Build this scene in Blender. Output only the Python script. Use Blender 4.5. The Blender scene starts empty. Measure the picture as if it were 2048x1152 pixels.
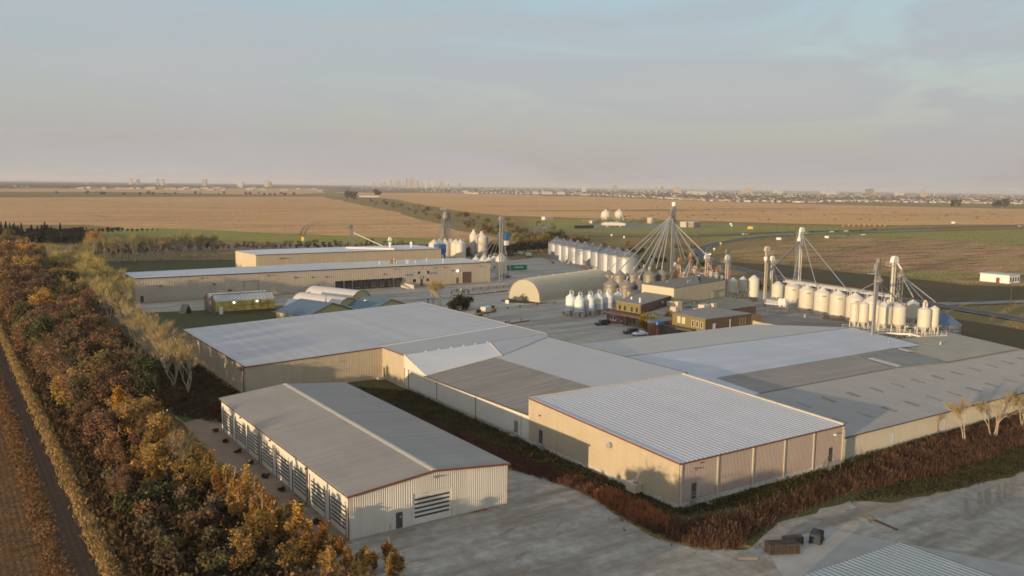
import bpy, bmesh, math, random
from mathutils import Vector, Matrix, Quaternion
R_ = math.radians
SC = bpy.context.scene
COL = SC.collection
rnd = random.Random(7)

# ------------------------------------------------------------------ camera, sky, sun, exposure
CAM_H = 44.0
F = 1708.65                      # focal length in photo pixels (photo is 2048 px wide)
def cam_axes(pitch=0.11918976, roll=-0.01308826, yaw=0.59586885):
    cy, sy, cp, sp = math.cos(yaw), math.sin(yaw), math.cos(pitch), math.sin(pitch)
    fwd = Vector((sy*cp, cy*cp, -sp)); right = Vector((cy, -sy, 0)); down = fwd.cross(right)
    cr, sr = math.cos(roll), math.sin(roll)
    return right*cr + down*sr, right*-sr + down*cr, fwd
AX_R, AX_D, AX_F = cam_axes()
cam = bpy.data.cameras.new('camera'); co = bpy.data.objects.new('camera', cam); COL.objects.link(co)
m3 = Matrix((AX_R, -AX_D, -AX_F)).transposed()
co.matrix_world = Matrix.Translation((0, 0, CAM_H)) @ m3.to_4x4()
cam.sensor_width = 36.0; cam.lens = F/2048*36.0; cam.clip_start = 1.0; cam.clip_end = 80000.0
SC.camera = co
HAZE = 0.000065

SUN_EL, SUN_AZ = R_(5.2), R_(254.5)      # azimuth clockwise from +Y
sun_dir = Vector((math.sin(SUN_AZ)*math.cos(SUN_EL), math.cos(SUN_AZ)*math.cos(SUN_EL), math.sin(SUN_EL)))
sl = bpy.data.lights.new('sun', 'SUN'); sl.energy = 2.7; sl.angle = R_(0.6); sl.color = (1.0, 0.73, 0.43)
so = bpy.data.objects.new('sun', sl); COL.objects.link(so)
so.rotation_euler = (-sun_dir).to_track_quat('-Z', 'Y').to_euler(); so.location = (-300, -100, 200)

W = bpy.data.worlds.new('World'); SC.world = W; W.use_nodes = True
nt = W.node_tree; nd = nt.nodes; lk = nt.links; nd.clear()
out = nd.new('ShaderNodeOutputWorld'); bg = nd.new('ShaderNodeBackground'); bg.inputs['Strength'].default_value = 0.15
sky = nd.new('ShaderNodeTexSky'); sky.sky_type = 'NISHITA'; sky.sun_disc = False
sky.sun_elevation = R_(5.2); sky.sun_rotation = SUN_AZ; sky.altitude = 250; sky.air_density = 1.0; sky.dust_density = 2.5; sky.ozone_density = 1.0
tc = nd.new('ShaderNodeTexCoord'); sep = nd.new('ShaderNodeSeparateXYZ'); lk.new(tc.outputs['Generated'], sep.inputs[0])
# thin veil of cirrus: pale grey cloud colour mixed over the clear sky, thicker towards the horizon
def ramp(src, pts):
    n = nd.new('ShaderNodeValToRGB'); lk.new(src, n.inputs[0])
    e = n.color_ramp.elements
    while len(e) < len(pts): e.new(0.5)
    for el, (p, c) in zip(e, pts): el.position = p; el.color = (*c, 1)
    return n
mp = nd.new('ShaderNodeMapping'); lk.new(tc.outputs['Generated'], mp.inputs[0]); mp.inputs['Scale'].default_value = (1.0, 1.6, 7.0); mp.inputs['Rotation'].default_value = (0, 0.12, 0.6)
nz = nd.new('ShaderNodeTexNoise'); nz.inputs['Scale'].default_value = 2.3; nz.inputs['Detail'].default_value = 7; nz.inputs['Roughness'].default_value = 0.55; nz.inputs['Distortion'].default_value = 0.8
lk.new(mp.outputs[0], nz.inputs['Vector'])
cl = ramp(nz.outputs['Fac'], [(0.42, (0, 0, 0)), (0.68, (1, 1, 1))])
base_cov = ramp(sep.outputs['Z'], [(0.0, (0.92,)*3), (0.12, (0.83,)*3), (0.24, (0.74,)*3), (1.0, (0.72,)*3)])
ma = nd.new('ShaderNodeMath'); ma.operation = 'MULTIPLY'; lk.new(cl.outputs[0], ma.inputs[0]); ma.inputs[1].default_value = 0.42
mb_ = nd.new('ShaderNodeMath'); mb_.operation = 'ADD'; mb_.use_clamp = True; lk.new(ma.outputs[0], mb_.inputs[0]); lk.new(base_cov.outputs[0], mb_.inputs[1])
veil = ramp(sep.outputs['Z'], [(0.0, (1.50, 1.41, 1.39)), (0.05, (1.56, 1.52, 1.51)), (0.11, (1.58, 1.70, 1.74)), (0.2, (1.40, 1.80, 2.06)), (0.42, (1.82, 2.02, 2.18)), (1.0, (1.98, 2.10, 2.26))])
mix = nd.new('ShaderNodeMixRGB'); lk.new(mb_.outputs[0], mix.inputs[0]); lk.new(sky.outputs[0], mix.inputs[1]); lk.new(veil.outputs[0], mix.inputs[2])
mc = nd.new('ShaderNodeMath'); mc.operation = 'MULTIPLY'; lk.new(cl.outputs[0], mc.inputs[0]); mc.inputs[1].default_value = 0.42
mx2 = nd.new('ShaderNodeMixRGB'); lk.new(mc.outputs[0], mx2.inputs[0]); lk.new(mix.outputs[0], mx2.inputs[1]); mx2.inputs[2].default_value = (1.86, 1.80, 1.76, 1)
lk.new(mx2.outputs[0], bg.inputs['Color']); lk.new(bg.outputs[0], out.inputs['Surface'])
vs = SC.view_settings; vs.view_transform = 'Standard'; vs.look = 'None'; vs.exposure = 0.93; vs.gamma = 1.0; vs.use_curve_mapping = False
cy = SC.cycles; cy.max_bounces = 6; cy.diffuse_bounces = 3; cy.glossy_bounces = 2; cy.transmission_bounces = 3; cy.volume_bounces = 1; cy.transparent_max_bounces = 8
cy.volume_step_rate = 1.0; cy.use_denoising = True; cy.filter_width = 1.65; cy.use_adaptive_sampling = True; cy.adaptive_threshold = 0.02

# ------------------------------------------------------------------ from photo measurements to places in the world
def ray(px, py): return AX_R*(px-1024) + AX_D*(py-576) + AX_F*F
def at(px, py, z=0.0):
    d = ray(px, py); t = (z-CAM_H)/d.z
    return Vector((d.x*t, d.y*t, z))
def on_y(px, py, y): d = ray(px, py); t = y/d.y; return Vector((d.x*t, y, CAM_H+d.z*t))
def on_x(px, py, x): d = ray(px, py); t = x/d.x; return Vector((x, d.y*t, CAM_H+d.z*t))
def depth_at(p): return (Vector(p)-Vector((0, 0, CAM_H))).dot(AX_F)
def height_to(x, y, py):          # height of the point above (x, y) that the photo shows on row py
    lo, hi = -20.0, 400.0
    for _ in range(50):
        m = (lo+hi)/2; c = Vector((x, y, m-CAM_H))
        if c.dot(AX_D)/c.dot(AX_F)*F+576 > py: lo = m
        else: hi = m
    return lo

# ------------------------------------------------------------------ materials
MATS = {}
def mat(name, c, rough=0.7, var=0.08, scale=0.6, metal=0.0, streak=None, bump=0.0, bscale=20.0, c2=None, spec=0.3, objcol=False, rndvar=0.0, detail=5, sheets=None):
    if name in MATS: return MATS[name]
    m = bpy.data.materials.new(name); m.use_nodes = True; t = m.node_tree; n = t.nodes; l = t.links
    p = n['Principled BSDF']; p.inputs['Roughness'].default_value = rough; p.inputs['Metallic'].default_value = metal
    p.inputs['Specular IOR Level'].default_value = spec
    tc = n.new('ShaderNodeTexCoord'); src = tc.outputs['Object']
    def mixc(f, a, b, mode='MIX'):
        x = n.new('ShaderNodeMixRGB'); x.blend_type = mode
        for i, v in ((0, f), (1, a), (2, b)):
            if isinstance(v, (int, float)): x.inputs[i].default_value = v
            elif isinstance(v, tuple): x.inputs[i].default_value = (*v[:3], 1)
            else: l.new(v, x.inputs[i])
        return x.outputs[0]
    def noise(sc, sv=None, det=detail):
        z = n.new('ShaderNodeTexNoise'); z.inputs['Scale'].default_value = sc; z.inputs['Detail'].default_value = det; z.inputs['Roughness'].default_value = 0.62
        v = src
        if sv:
            mp = n.new('ShaderNodeMapping'); mp.inputs['Scale'].default_value = sv; l.new(src, mp.inputs[0]); v = mp.outputs[0]
        l.new(v, z.inputs['Vector'])
        r = n.new('ShaderNodeMapRange'); r.inputs[1].default_value = 0.32; r.inputs[2].default_value = 0.68; l.new(z.outputs['Fac'], r.inputs[0])
        return r.outputs[0]
    lo = tuple(x*(1-var) for x in c); hi = tuple(min(0.95, x*(1+var)) for x in (c2 or c))
    col = mixc(noise(scale), lo, hi)
    if streak:
        sv, amt, tint = streak
        f = noise(1.0, sv, 4); g = n.new('ShaderNodeMath'); g.operation = 'MULTIPLY'; l.new(f, g.inputs[0]); g.inputs[1].default_value = amt
        col = mixc(g.outputs[0], col, tint)
    if sheets:                     # single metal sheets differ slightly in tone
        ax, wd, amt = sheets
        sp = n.new('ShaderNodeSeparateXYZ'); l.new(src, sp.inputs[0]); dv = n.new('ShaderNodeMath'); dv.operation = 'DIVIDE'; l.new(sp.outputs[ax], dv.inputs[0]); dv.inputs[1].default_value = wd
        fl = n.new('ShaderNodeMath'); fl.operation = 'FLOOR'; l.new(dv.outputs[0], fl.inputs[0]); wn = n.new('ShaderNodeTexWhiteNoise'); wn.noise_dimensions = '1D'; l.new(fl.outputs[0], wn.inputs['W'])
        mr = n.new('ShaderNodeMapRange'); l.new(wn.outputs['Value'], mr.inputs[0]); mr.inputs[3].default_value = 1-amt; mr.inputs[4].default_value = 1+amt
        col = mixc(1.0, col, mr.outputs[0], 'MULTIPLY')
    if objcol:
        oi = n.new('ShaderNodeObjectInfo'); col = mixc(1.0, col, oi.outputs['Color'], 'MULTIPLY')
    if rndvar:
        oi = n.new('ShaderNodeObjectInfo'); r = n.new('ShaderNodeMapRange'); l.new(oi.outputs['Random'], r.inputs[0]); r.inputs[3].default_value = 1-rndvar; r.inputs[4].default_value = 1+rndvar
        col = mixc(1.0, col, r.outputs[0], 'MULTIPLY')
    l.new(col, p.inputs['Base Color'])
    if bump:
        z = n.new('ShaderNodeTexNoise'); z.inputs['Scale'].default_value = bscale; z.inputs['Detail'].default_value = 4; l.new(src, z.inputs['Vector'])
        b = n.new('ShaderNodeBump'); b.inputs['Strength'].default_value = bump; b.inputs['Distance'].default_value = 0.1; l.new(z.outputs['Fac'], b.inputs['Height']); l.new(b.outputs[0], p.inputs['Normal'])
    MATS[name] = m; return m

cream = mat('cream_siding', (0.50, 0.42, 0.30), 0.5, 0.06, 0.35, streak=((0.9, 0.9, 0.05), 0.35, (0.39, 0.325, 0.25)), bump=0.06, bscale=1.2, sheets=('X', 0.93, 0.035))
white_wall = mat('white_siding', (0.67, 0.63, 0.56), 0.5, 0.06, 0.3, streak=((1.2, 1.2, 0.06), 0.4, (0.50, 0.46, 0.40)), sheets=('X', 0.9, 0.03))
pale_wall = mat('pale_white_siding', (0.68, 0.64, 0.57), 0.5, 0.05, 0.3, streak=((0.8, 0.8, 0.05), 0.2, (0.55, 0.52, 0.47)))
concrete = mat('concrete', (0.52, 0.485, 0.43), 0.9, 0.2, 1.3, bump=0.2, bscale=6)
trim_brown = mat('brown_trim', (0.19, 0.075, 0.05), 0.5, 0.1)
trim_dark = mat('dark_trim', (0.10, 0.085, 0.075), 0.5, 0.1)
trim_cream = mat('cream_trim', (0.58, 0.50, 0.38), 0.5, 0.08)
door_dark = mat('dark_door', (0.085, 0.075, 0.07), 0.45, 0.1, 2)
glass_dark = mat('dark_glass', (0.03, 0.035, 0.04), 0.12, 0.2, 3, spec=0.6)
slat_glass = mat('translucent_slat', (0.055, 0.06, 0.055), 0.35, 0.3, 1.5, spec=0.5)
roof_grey = mat('grey_ribbed_roof', (0.345, 0.32, 0.30), 0.42, 0.06, 0.15, metal=0.25, streak=((0.25, 0.05, 1), 0.4, (0.28, 0.265, 0.25)), sheets=('Y', 0.84, 0.05))
roof_lav = mat('pale_roof', (0.455, 0.445, 0.46), 0.45, 0.05, 0.08, metal=0.2, streak=((0.03, 0.35, 1), 0.5, (0.36, 0.36, 0.385)), sheets=('X', 1.6, 0.05))
roof_white = mat('white_membrane', (0.47, 0.485, 0.535), 0.55, 0.09, 0.12, streak=((0.06, 0.3, 1), 0.6, (0.40, 0.41, 0.45)), sheets=('Y', 1.9, 0.03))
roof_tan = mat('weathered_brown_roof', (0.25, 0.23, 0.21), 0.6, 0.10, 0.25, streak=((0.08, 0.7, 1), 0.55, (0.185, 0.165, 0.15)), sheets=('Y', 1.0, 0.07))
roof_olive = mat('weathered_olive_roof', (0.27, 0.265, 0.225), 0.6, 0.12, 0.3, streak=((0.5, 0.08, 1), 0.4, (0.22, 0.205, 0.18)))
roof_square = mat('grey_roof_square', (0.20, 0.205, 0.195), 0.7, 0.15, 0.4, c2=(0.22, 0.215, 0.20))
roof_galv = mat('galvalume_ribs', (0.52, 0.515, 0.545), 0.38, 0.04, 0.2, metal=0.3, streak=((0.3, 0.03, 1), 0.25, (0.44, 0.43, 0.45)), sheets=('X', 0.68, 0.03))
roof_snow = mat('bright_roof', (0.55, 0.56, 0.58), 0.5, 0.05, 0.1)
roof_bitumen = mat('brown_bitumen_roof', (0.20, 0.175, 0.155), 0.85, 0.15, 0.5)
roof_blue = mat('blue_metal_roof', (0.09, 0.145, 0.225), 0.4, 0.1, 0.3, metal=0.2, streak=((0.3, 0.9, 1), 0.4, (0.14, 0.17, 0.21)))
steel = mat('galvanised_steel', (0.42, 0.42, 0.42), 0.38, 0.12, 1.5, metal=0.55, rndvar=0.1)
steel_dull = mat('dull_galvanised', (0.25, 0.225, 0.19), 0.55, 0.12, 1.2, metal=0.3, rndvar=0.12)
bin_steel = mat('corrugated_bin_steel', (0.36, 0.37, 0.39), 0.5, 0.06, 0.6, metal=0.4, rndvar=0.06)
bin_roof = mat('bin_roof_steel', (0.20, 0.215, 0.25), 0.5, 0.08, 0.8, metal=0.5)
tank_white = mat('white_tank_paint', (0.62, 0.57, 0.475), 0.45, 0.05, 0.5, streak=((1.2, 1.2, 0.05), 0.25, (0.50, 0.43, 0.34)), rndvar=0.04)
tank_grey = mat('tank_roof_paint', (0.60, 0.58, 0.54), 0.5, 0.08, 0.8)
paint_white = mat('white_paint', (0.76, 0.74, 0.70), 0.5, 0.06, 1.0)
paint_rust = mat('rusty_white_paint', (0.62, 0.54, 0.44), 0.6, 0.12, 0.9, streak=((1.5, 1.5, 0.12), 0.7, (0.36, 0.20, 0.11)))
orange = mat('rusty_orange_paint', (0.36, 0.17, 0.075), 0.65, 0.25, 1.2, c2=(0.42, 0.24, 0.12))
red_paint = mat('red_paint', (0.33, 0.06, 0.04), 0.5, 0.15, 1.5)
blue_paint = mat('blue_paint', (0.05, 0.13, 0.30), 0.5, 0.1, 1.0)
band_blue = mat('pale_blue_band', (0.50, 0.56, 0.62), 0.5, 0.04, 1.0)
green_paint = mat('green_paint', (0.03, 0.22, 0.13), 0.5, 0.1, 0.8)
yellow_paint = mat('yellow_paint', (0.60, 0.36, 0.04), 0.5, 0.12, 1.5)
black = mat('black_rubber', (0.025, 0.025, 0.027), 0.6, 0.2, 3)
brick = mat('reddish_brick', (0.24, 0.125, 0.085), 0.85, 0.18, 2.2, bump=0.15, bscale=8)
olive_wall = mat('olive_panel', (0.21, 0.17, 0.065), 0.6, 0.08, 0.6)
brown_wall = mat('brown_panel', (0.125, 0.08, 0.055), 0.6, 0.1, 0.8)
wood = mat('weathered_wood', (0.105, 0.07, 0.05), 0.85, 0.25, 2.0, bump=0.2, bscale=10)
quonset_m = mat('quonset_steel', (0.50, 0.46, 0.36), 0.42, 0.06, 0.3, metal=0.25, streak=((0.3, 0.3, 0.3), 0.3, (0.40, 0.36, 0.28)))
hoop_cover = mat('white_hoop_cover', (0.52, 0.49, 0.46), 0.5, 0.06, 0.5)
yard_white = mat('white_sign_face', (0.62, 0.61, 0.58), 0.5, 0.03, 1.0)

# ------------------------------------------------------------------ mesh building
class MB:
    def __init__(s): s.v = []; s.f = []; s.smooth = False
    def add(s, vs, fs):
        o = len(s.v); s.v += [Vector(v) for v in vs]; s.f += [tuple(i+o for i in f) for f in fs]; return s
    def quad(s, a, b, c, d): return s.add((a, b, c, d), ((0, 1, 2, 3),))
    def poly(s, pts): return s.add(pts, (tuple(range(len(pts))),))
    def box(s, x0, y0, z0, x1, y1, z1):
        return s.add([(x, y, z) for z in (z0, z1) for (x, y) in ((x0, y0), (x1, y0), (x1, y1), (x0, y1))],
                     ((3, 2, 1, 0), (4, 5, 6, 7), (0, 1, 5, 4), (1, 2, 6, 5), (2, 3, 7, 6), (3, 0, 4, 7)))
    def obox(s, c, size, rz=0.0, rx=0.0):
        m = Matrix.Translation(c) @ Matrix.Rotation(rz, 4, 'Z') @ Matrix.Rotation(rx, 4, 'X')
        hx, hy, hz = size[0]/2, size[1]/2, size[2]/2
        t = MB().box(-hx, -hy, -hz, hx, hy, hz); return s.add([m @ v for v in t.v], t.f)
    def prism(s, pts, z0, z1=None):
        # pts: (x, y) with z1, or (x, y, top z) without
        n = len(pts); top = [(p[0], p[1], z1 if z1 is not None else p[2]) for p in pts]
        return s.add([(p[0], p[1], z0) for p in pts]+top, [tuple(range(n, 2*n))]+[(i, (i+1) % n, n+(i+1) % n, n+i) for i in range(n)])
    def walls(s, pts, z0, close=True):
        n = len(pts)
        return s.add([(p[0], p[1], z0) for p in pts]+[tuple(p) for p in pts], [(i, (i+1) % n, n+(i+1) % n, n+i) for i in range(n if close else n-1)])
    def slab(s, pts, th):
        n = len(pts); up = [Vector(p) for p in pts]
        return s.add([p-Vector((0, 0, th)) for p in up]+up, [tuple(range(n, 2*n)), tuple(range(n-1, -1, -1))]+[(i, (i+1) % n, n+(i+1) % n, n+i) for i in range(n)])
    def lathe(s, x, y, prof, seg=16):
        vs = []; fs = []
        for (r, z) in prof:
            for k in range(seg):
                a = 2*math.pi*k/seg; vs.append((x+r*math.cos(a), y+r*math.sin(a), z))
        for i in range(len(prof)-1):
            for k in range(seg):
                fs.append((i*seg+k, i*seg+(k+1) % seg, (i+1)*seg+(k+1) % seg, (i+1)*seg+k))
        fs.append(tuple(range(seg-1, -1, -1))); fs.append(tuple((len(prof)-1)*seg+k for k in range(seg)))
        return s.add(vs, fs)
    def tube(s, p, q, r, seg=6, r2=None):
        p, q = Vector(p), Vector(q); d = q-p
        if d.length < 1e-6: return s
        u = d.orthogonal().normalized(); w = d.normalized().cross(u); r2 = r if r2 is None else r2
        vs = [p+(u*math.cos(2*math.pi*k/seg)+w*math.sin(2*math.pi*k/seg))*r for k in range(seg)] + [q+(u*math.cos(2*math.pi*k/seg)+w*math.sin(2*math.pi*k/seg))*r2 for k in range(seg)]
        return s.add(vs, [(k, (k+1) % seg, seg+(k+1) % seg, seg+k) for k in range(seg)]+[tuple(range(seg-1, -1, -1)), tuple(range(seg, 2*seg))])
    def path(s, pts, r, seg=6):
        for a, b in zip(pts, pts[1:]): s.tube(a, b, r, seg)
        return s
    def ribs(s, a, b, c, d, pitch, depth, n=None):
        """corrugated sheet a-b (ribs step along it), running to d-c; ribs stand out along n"""
        a, b, c, d = Vector(a), Vector(b), Vector(c), Vector(d)
        if n is None: n = (b-a).cross(d-a).normalized()
        else: n = Vector(n)
        L = max((b-a).length, (c-d).length); k = max(1, int(L/pitch)); pr = []
        for i in range(k):
            for t, h in ((0.0, 0), (0.62, 0), (0.72, 1), (0.90, 1)): pr.append(((i+t)/k, h*depth))
        pr.append((1.0, 0))
        vs = [a.lerp(b, t)+n*h for t, h in pr]+[d.lerp(c, t)+n*h for t, h in pr]; m = len(pr)
        return s.add(vs, [(i, i+1, m+i+1, m+i) for i in range(m-1)])
    def sphere(s, c, r, seg=16, rings=10):
        return s.lathe(c[0], c[1], [(r*math.sin(math.pi*i/rings)+1e-4, c[2]-r*math.cos(math.pi*i/rings)) for i in range(rings+1)], seg)

def mesh_obj(name, mb, m, parent=None, smooth=False, world=True):
    me = bpy.data.meshes.new(name); vs = mb.v
    if parent is not None and world:
        inv = parent_matrix(parent).inverted(); vs = [inv @ v for v in vs]
    me.from_pydata([tuple(v) for v in vs], [], mb.f)
    if smooth: me.polygons.foreach_set('use_smooth', [True]*len(me.polygons))
    me.materials.append(m)
    o = bpy.data.objects.new(name, me); COL.objects.link(o)
    if parent is not None: o.parent = parent
    return o
def parent_matrix(o):
    m = Matrix.LocRotScale(o.location, o.rotation_euler, o.scale)
    return parent_matrix(o.parent) @ m if o.parent else m
part = mesh_obj
def tag(o, label, cat, group=None):
    o['label'] = label; o['category'] = cat
    if group: o['group'] = group
    return o
def thing(name, label, cat, loc=(0, 0, 0), rz=0.0, group=None):
    o = bpy.data.objects.new(name, None); COL.objects.link(o); o.location = loc; o.rotation_euler = (0, 0, rz); o.empty_display_size = 0.5
    return tag(o, label, cat, group)
def struct(name, mb, m, kind='structure', smooth=False):
    o = mesh_obj(name, mb, m, None, smooth); o['kind'] = kind; return o
KIDS = {}
def dup(root, loc, rz=None, label=None, group=None, scale=None, color=None):
    def cp(o, par):
        c = o.copy(); COL.objects.link(c); c.parent = par
        for ch in o.children: cp(ch, c)
        if color is not None: c.color = color
        return c
    r = cp(root, None); r.location = loc
    if rz is not None: r.rotation_euler = (0, 0, rz)
    if scale is not None: r.scale = scale
    if label: r['label'] = label
    if group: r['group'] = group
    return r
def smooth_angle(o, deg=40):
    me = o.data; me.polygons.foreach_set('use_smooth', [True]*len(me.polygons))
    bm = bmesh.new(); bm.from_mesh(me)
    for e in bm.edges:
        if len(e.link_faces) == 2 and e.calc_face_angle(0) > R_(deg): e.smooth = False
    bm.to_mesh(me); bm.free(); return o

def wall(mb, p0, p1, z0, top, openings=(), pitch=0.45, depth=0.045, n=None):
    """ribbed wall from p0 to p1 (x, y); top = [(s, z), ...] along it; openings = (s0, s1, zb, zt)"""
    p0, p1 = Vector(p0), Vector(p1); L = (p1-p0).length; u = (p1-p0)/L
    nn = Vector((u.y, -u.x, 0)) if n is None else Vector(n)
    def tz(s):
        for (sa, za), (sb, zb) in zip(top, top[1:]):
            if s <= sb+1e-6: return za+(zb-za)*(s-sa)/(sb-sa)
        return top[-1][1]
    cuts = sorted({0.0, L, *[o[0] for o in openings], *[o[1] for o in openings], *[t[0] for t in top]})
    P = lambda s, z: (p0.x+u.x*s, p0.y+u.y*s, z)
    for sa, sb in zip(cuts, cuts[1:]):
        if sb-sa < 1e-4: continue
        op = sorted([o for o in openings if o[0] <= sa+1e-6 and o[1] >= sb-1e-6], key=lambda o: o[2]); zz = z0
        for o in op:
            if o[2] > zz+0.01: mb.ribs(P(sa, zz), P(sb, zz), P(sb, o[2]), P(sa, o[2]), pitch, depth, nn)
            zz = o[3]
        if tz(sa) > zz+0.01 or tz(sb) > zz+0.01: mb.ribs(P(sa, zz), P(sb, zz), P(sb, tz(sb)), P(sa, tz(sa)), pitch, depth, nn)
    return mb

GLYPH = {}
def text_part(name, body, size, loc, rot, m, parent, th=0.02, align='CENTER'):
    c = bpy.data.curves.new(name, 'FONT'); c.body = body; c.size = size; c.extrude = th; c.align_x = align; c.align_y = 'CENTER'
    t = bpy.data.objects.new(name, c); COL.objects.link(t)
    bpy.context.view_layer.update()
    me = bpy.data.meshes.new_from_object(t.evaluated_get(bpy.context.evaluated_depsgraph_get())); bpy.data.objects.remove(t)
    o = bpy.data.objects.new(name, me); COL.objects.link(o); me.materials.clear(); me.materials.append(m)
    mw = Matrix.Translation(loc) @ rot.to_matrix().to_4x4()
    inv = parent_matrix(parent).inverted(); me.transform(inv @ mw); o.parent = parent
    return o
FACE_FRONT = Quaternion((1, 0, 0), math.pi/2)                                  # upright, faces -Y
FACE_LEFT = Quaternion((0, 0, 1), -math.pi/2) @ Quaternion((1, 0, 0), math.pi/2)  # upright, faces -X

# ------------------------------------------------------------------ ground
def ground_mat(name, c1, c2, c3, scale=0.05, fine=1.5, rough=0.95, furrow=None, streaks=None, streak_dir=0.0, amt=0.5, bump=0.3, bscale=None):
    m = bpy.data.materials.new(name); m.use_nodes = True; t = m.node_tree; n = t.nodes; l = t.links
    p = n['Principled BSDF']; p.inputs['Roughness'].default_value = rough; p.inputs['Specular IOR Level'].default_value = 0.1
    tc = n.new('ShaderNodeTexCoord'); src = tc.outputs['Object']
    def noise(sc, det=6, mp=None, lo=0.35, hi=0.65, rg=0.6):
        z = n.new('ShaderNodeTexNoise'); z.inputs['Scale'].default_value = sc; z.inputs['Detail'].default_value = det; z.inputs['Roughness'].default_value = rg
        if mp:
            q = n.new('ShaderNodeMapping'); q.inputs['Scale'].default_value = mp; q.inputs['Rotation'].default_value = (0, 0, streak_dir); l.new(src, q.inputs[0]); l.new(q.outputs[0], z.inputs['Vector'])
        else: l.new(src, z.inputs['Vector'])
        r = n.new('ShaderNodeMapRange'); r.inputs[1].default_value = lo; r.inputs[2].default_value = hi; l.new(z.outputs['Fac'], r.inputs[0]); return r.outputs[0]
    def mixc(f, a, b):
        x = n.new('ShaderNodeMixRGB')
        for i, v in ((0, f), (1, a), (2, b)):
            if isinstance(v, float): x.inputs[i].default_value = v
            elif isinstance(v, tuple): x.inputs[i].default_value = (*v, 1)
            else: l.new(v, x.inputs[i])
        return x.outputs[0]
    def mul(a, k):
        x = n.new('ShaderNodeMath'); x.operation = 'MULTIPLY'; l.new(a, x.inputs[0]); x.inputs[1].default_value = k; return x.outputs[0]
    col = mixc(noise(scale), c1, c2)
    f = noise(fine, 4); col = mixc(mul(f, amt), col, c3)
    if streaks: col = mixc(mul(noise(1.0, 5, streaks, 0.45, 0.68), 0.88), col, c3)
    if furrow:
        w = n.new('ShaderNodeTexWave'); w.inputs['Scale'].default_value = furrow[0]; w.inputs['Distortion'].default_value = 0.6; w.bands_direction = furrow[1]; w.inputs['Detail'].default_value = 2
        l.new(src, w.inputs['Vector']); col = mixc(mul(w.outputs['Fac'], furrow[2]), col, furrow[3])
    l.new(col, p.inputs['Base Color'])
    if hasattr(m, 'cycles') and hasattr(m.cycles, 'use_bump_map_correction'): m.cycles.use_bump_map_correction = False
    if bump:
        b = n.new('ShaderNodeBump'); b.inputs['Strength'].default_value = bump; b.inputs['Distance'].default_value = 0.15; l.new(f, b.inputs['Height']); l.new(b.outputs[0], p.inputs['Normal'])
        if bscale:
            # upright stalks and tufts: relief given as a spread of normals, so that it also holds far away
            z = n.new('ShaderNodeTexNoise'); z.inputs['Scale'].default_value = bscale; z.inputs['Detail'].default_value = 2; l.new(src, z.inputs['Vector'])
            v1 = n.new('ShaderNodeVectorMath'); v1.operation = 'SUBTRACT'; l.new(z.outputs['Color'], v1.inputs[0]); v1.inputs[1].default_value = (.5, .5, .5)
            v2 = n.new('ShaderNodeVectorMath'); v2.operation = 'MULTIPLY'; l.new(v1.outputs[0], v2.inputs[0]); v2.inputs[1].default_value = (6, 6, 0)
            v3 = n.new('ShaderNodeVectorMath'); v3.operation = 'ADD'; l.new(v2.outputs[0], v3.inputs[0]); v3.inputs[1].default_value = (0, 0, 1)
            v4 = n.new('ShaderNodeVectorMath'); v4.operation = 'NORMALIZE'; l.new(v3.outputs[0], v4.inputs[0]); l.new(v4.outputs[0], p.inputs['Normal'])
    MATS[name] = m; return m

g_earth = ground_mat('rough_grass_ground', (0.25, 0.18, 0.085), (0.19, 0.18, 0.065), (0.32, 0.20, 0.11), 0.012, 0.35, bump=1.0, bscale=1.2)
g_stubble = ground_mat('stubble_field', (0.53, 0.345, 0.165), (0.61, 0.415, 0.20), (0.39, 0.225, 0.14), 0.006, 0.08, streaks=(0.0035, 0.032, 1), streak_dir=-0.55, amt=0.5, bump=1.0, bscale=1.3)
g_stubble_r = ground_mat('tan_field', (0.56, 0.35, 0.165), (0.60, 0.385, 0.185), (0.45, 0.26, 0.13), 0.004, 0.06, streaks=(0.002, 0.012, 1), streak_dir=-0.3, amt=0.3, bump=1.0, bscale=1.3)
g_green = ground_mat('mown_verge', (0.26, 0.27, 0.08), (0.21, 0.24, 0.065), (0.30, 0.21, 0.10), 0.02, 0.3, bump=1.0, bscale=1.2)
g_farg = ground_mat('far_green_crop', (0.16, 0.155, 0.055), (0.20, 0.16, 0.07), (0.24, 0.16, 0.09), 0.004, 0.03, bump=1.0, bscale=1.2)
g_ploughed = ground_mat('far_ploughed_soil', (0.20, 0.12, 0.085), (0.23, 0.14, 0.10), (0.15, 0.10, 0.07), 0.004, 0.05, bump=1.0, bscale=1.2)
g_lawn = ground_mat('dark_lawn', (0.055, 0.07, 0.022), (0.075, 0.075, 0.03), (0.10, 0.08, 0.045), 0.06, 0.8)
g_tri = ground_mat('half_mown_field', (0.50, 0.30, 0.19), (0.27, 0.27, 0.09), (0.17, 0.095, 0.06), 0.011, 0.14, streaks=(0.016, 0.10, 1), streak_dir=0.9, amt=0.4, bump=1.0, bscale=1.2)
g_ditch = ground_mat('dark_ditch_grass', (0.085, 0.072, 0.032), (0.12, 0.07, 0.04), (0.072, 0.08, 0.03), 0.03, 0.4)
g_gravel = ground_mat('limestone_gravel', (0.40, 0.37, 0.325), (0.46, 0.43, 0.375), (0.22, 0.19, 0.155), 0.035, 0.25, streaks=(0.02, 0.16, 1), streak_dir=0.25, amt=0.35, bump=0.2)
g_stain = ground_mat('stained_gravel', (0.24, 0.205, 0.165), (0.29, 0.255, 0.21), (0.19, 0.15, 0.11), 0.4, 1.5)
g_gravel2 = ground_mat('front_gravel', (0.315, 0.296, 0.262), (0.435, 0.415, 0.37), (0.19, 0.16, 0.125), 0.09, 0.6, streaks=(0.05, 0.34, 1), streak_dir=0.45, amt=0.55, bump=0.3)
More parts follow.
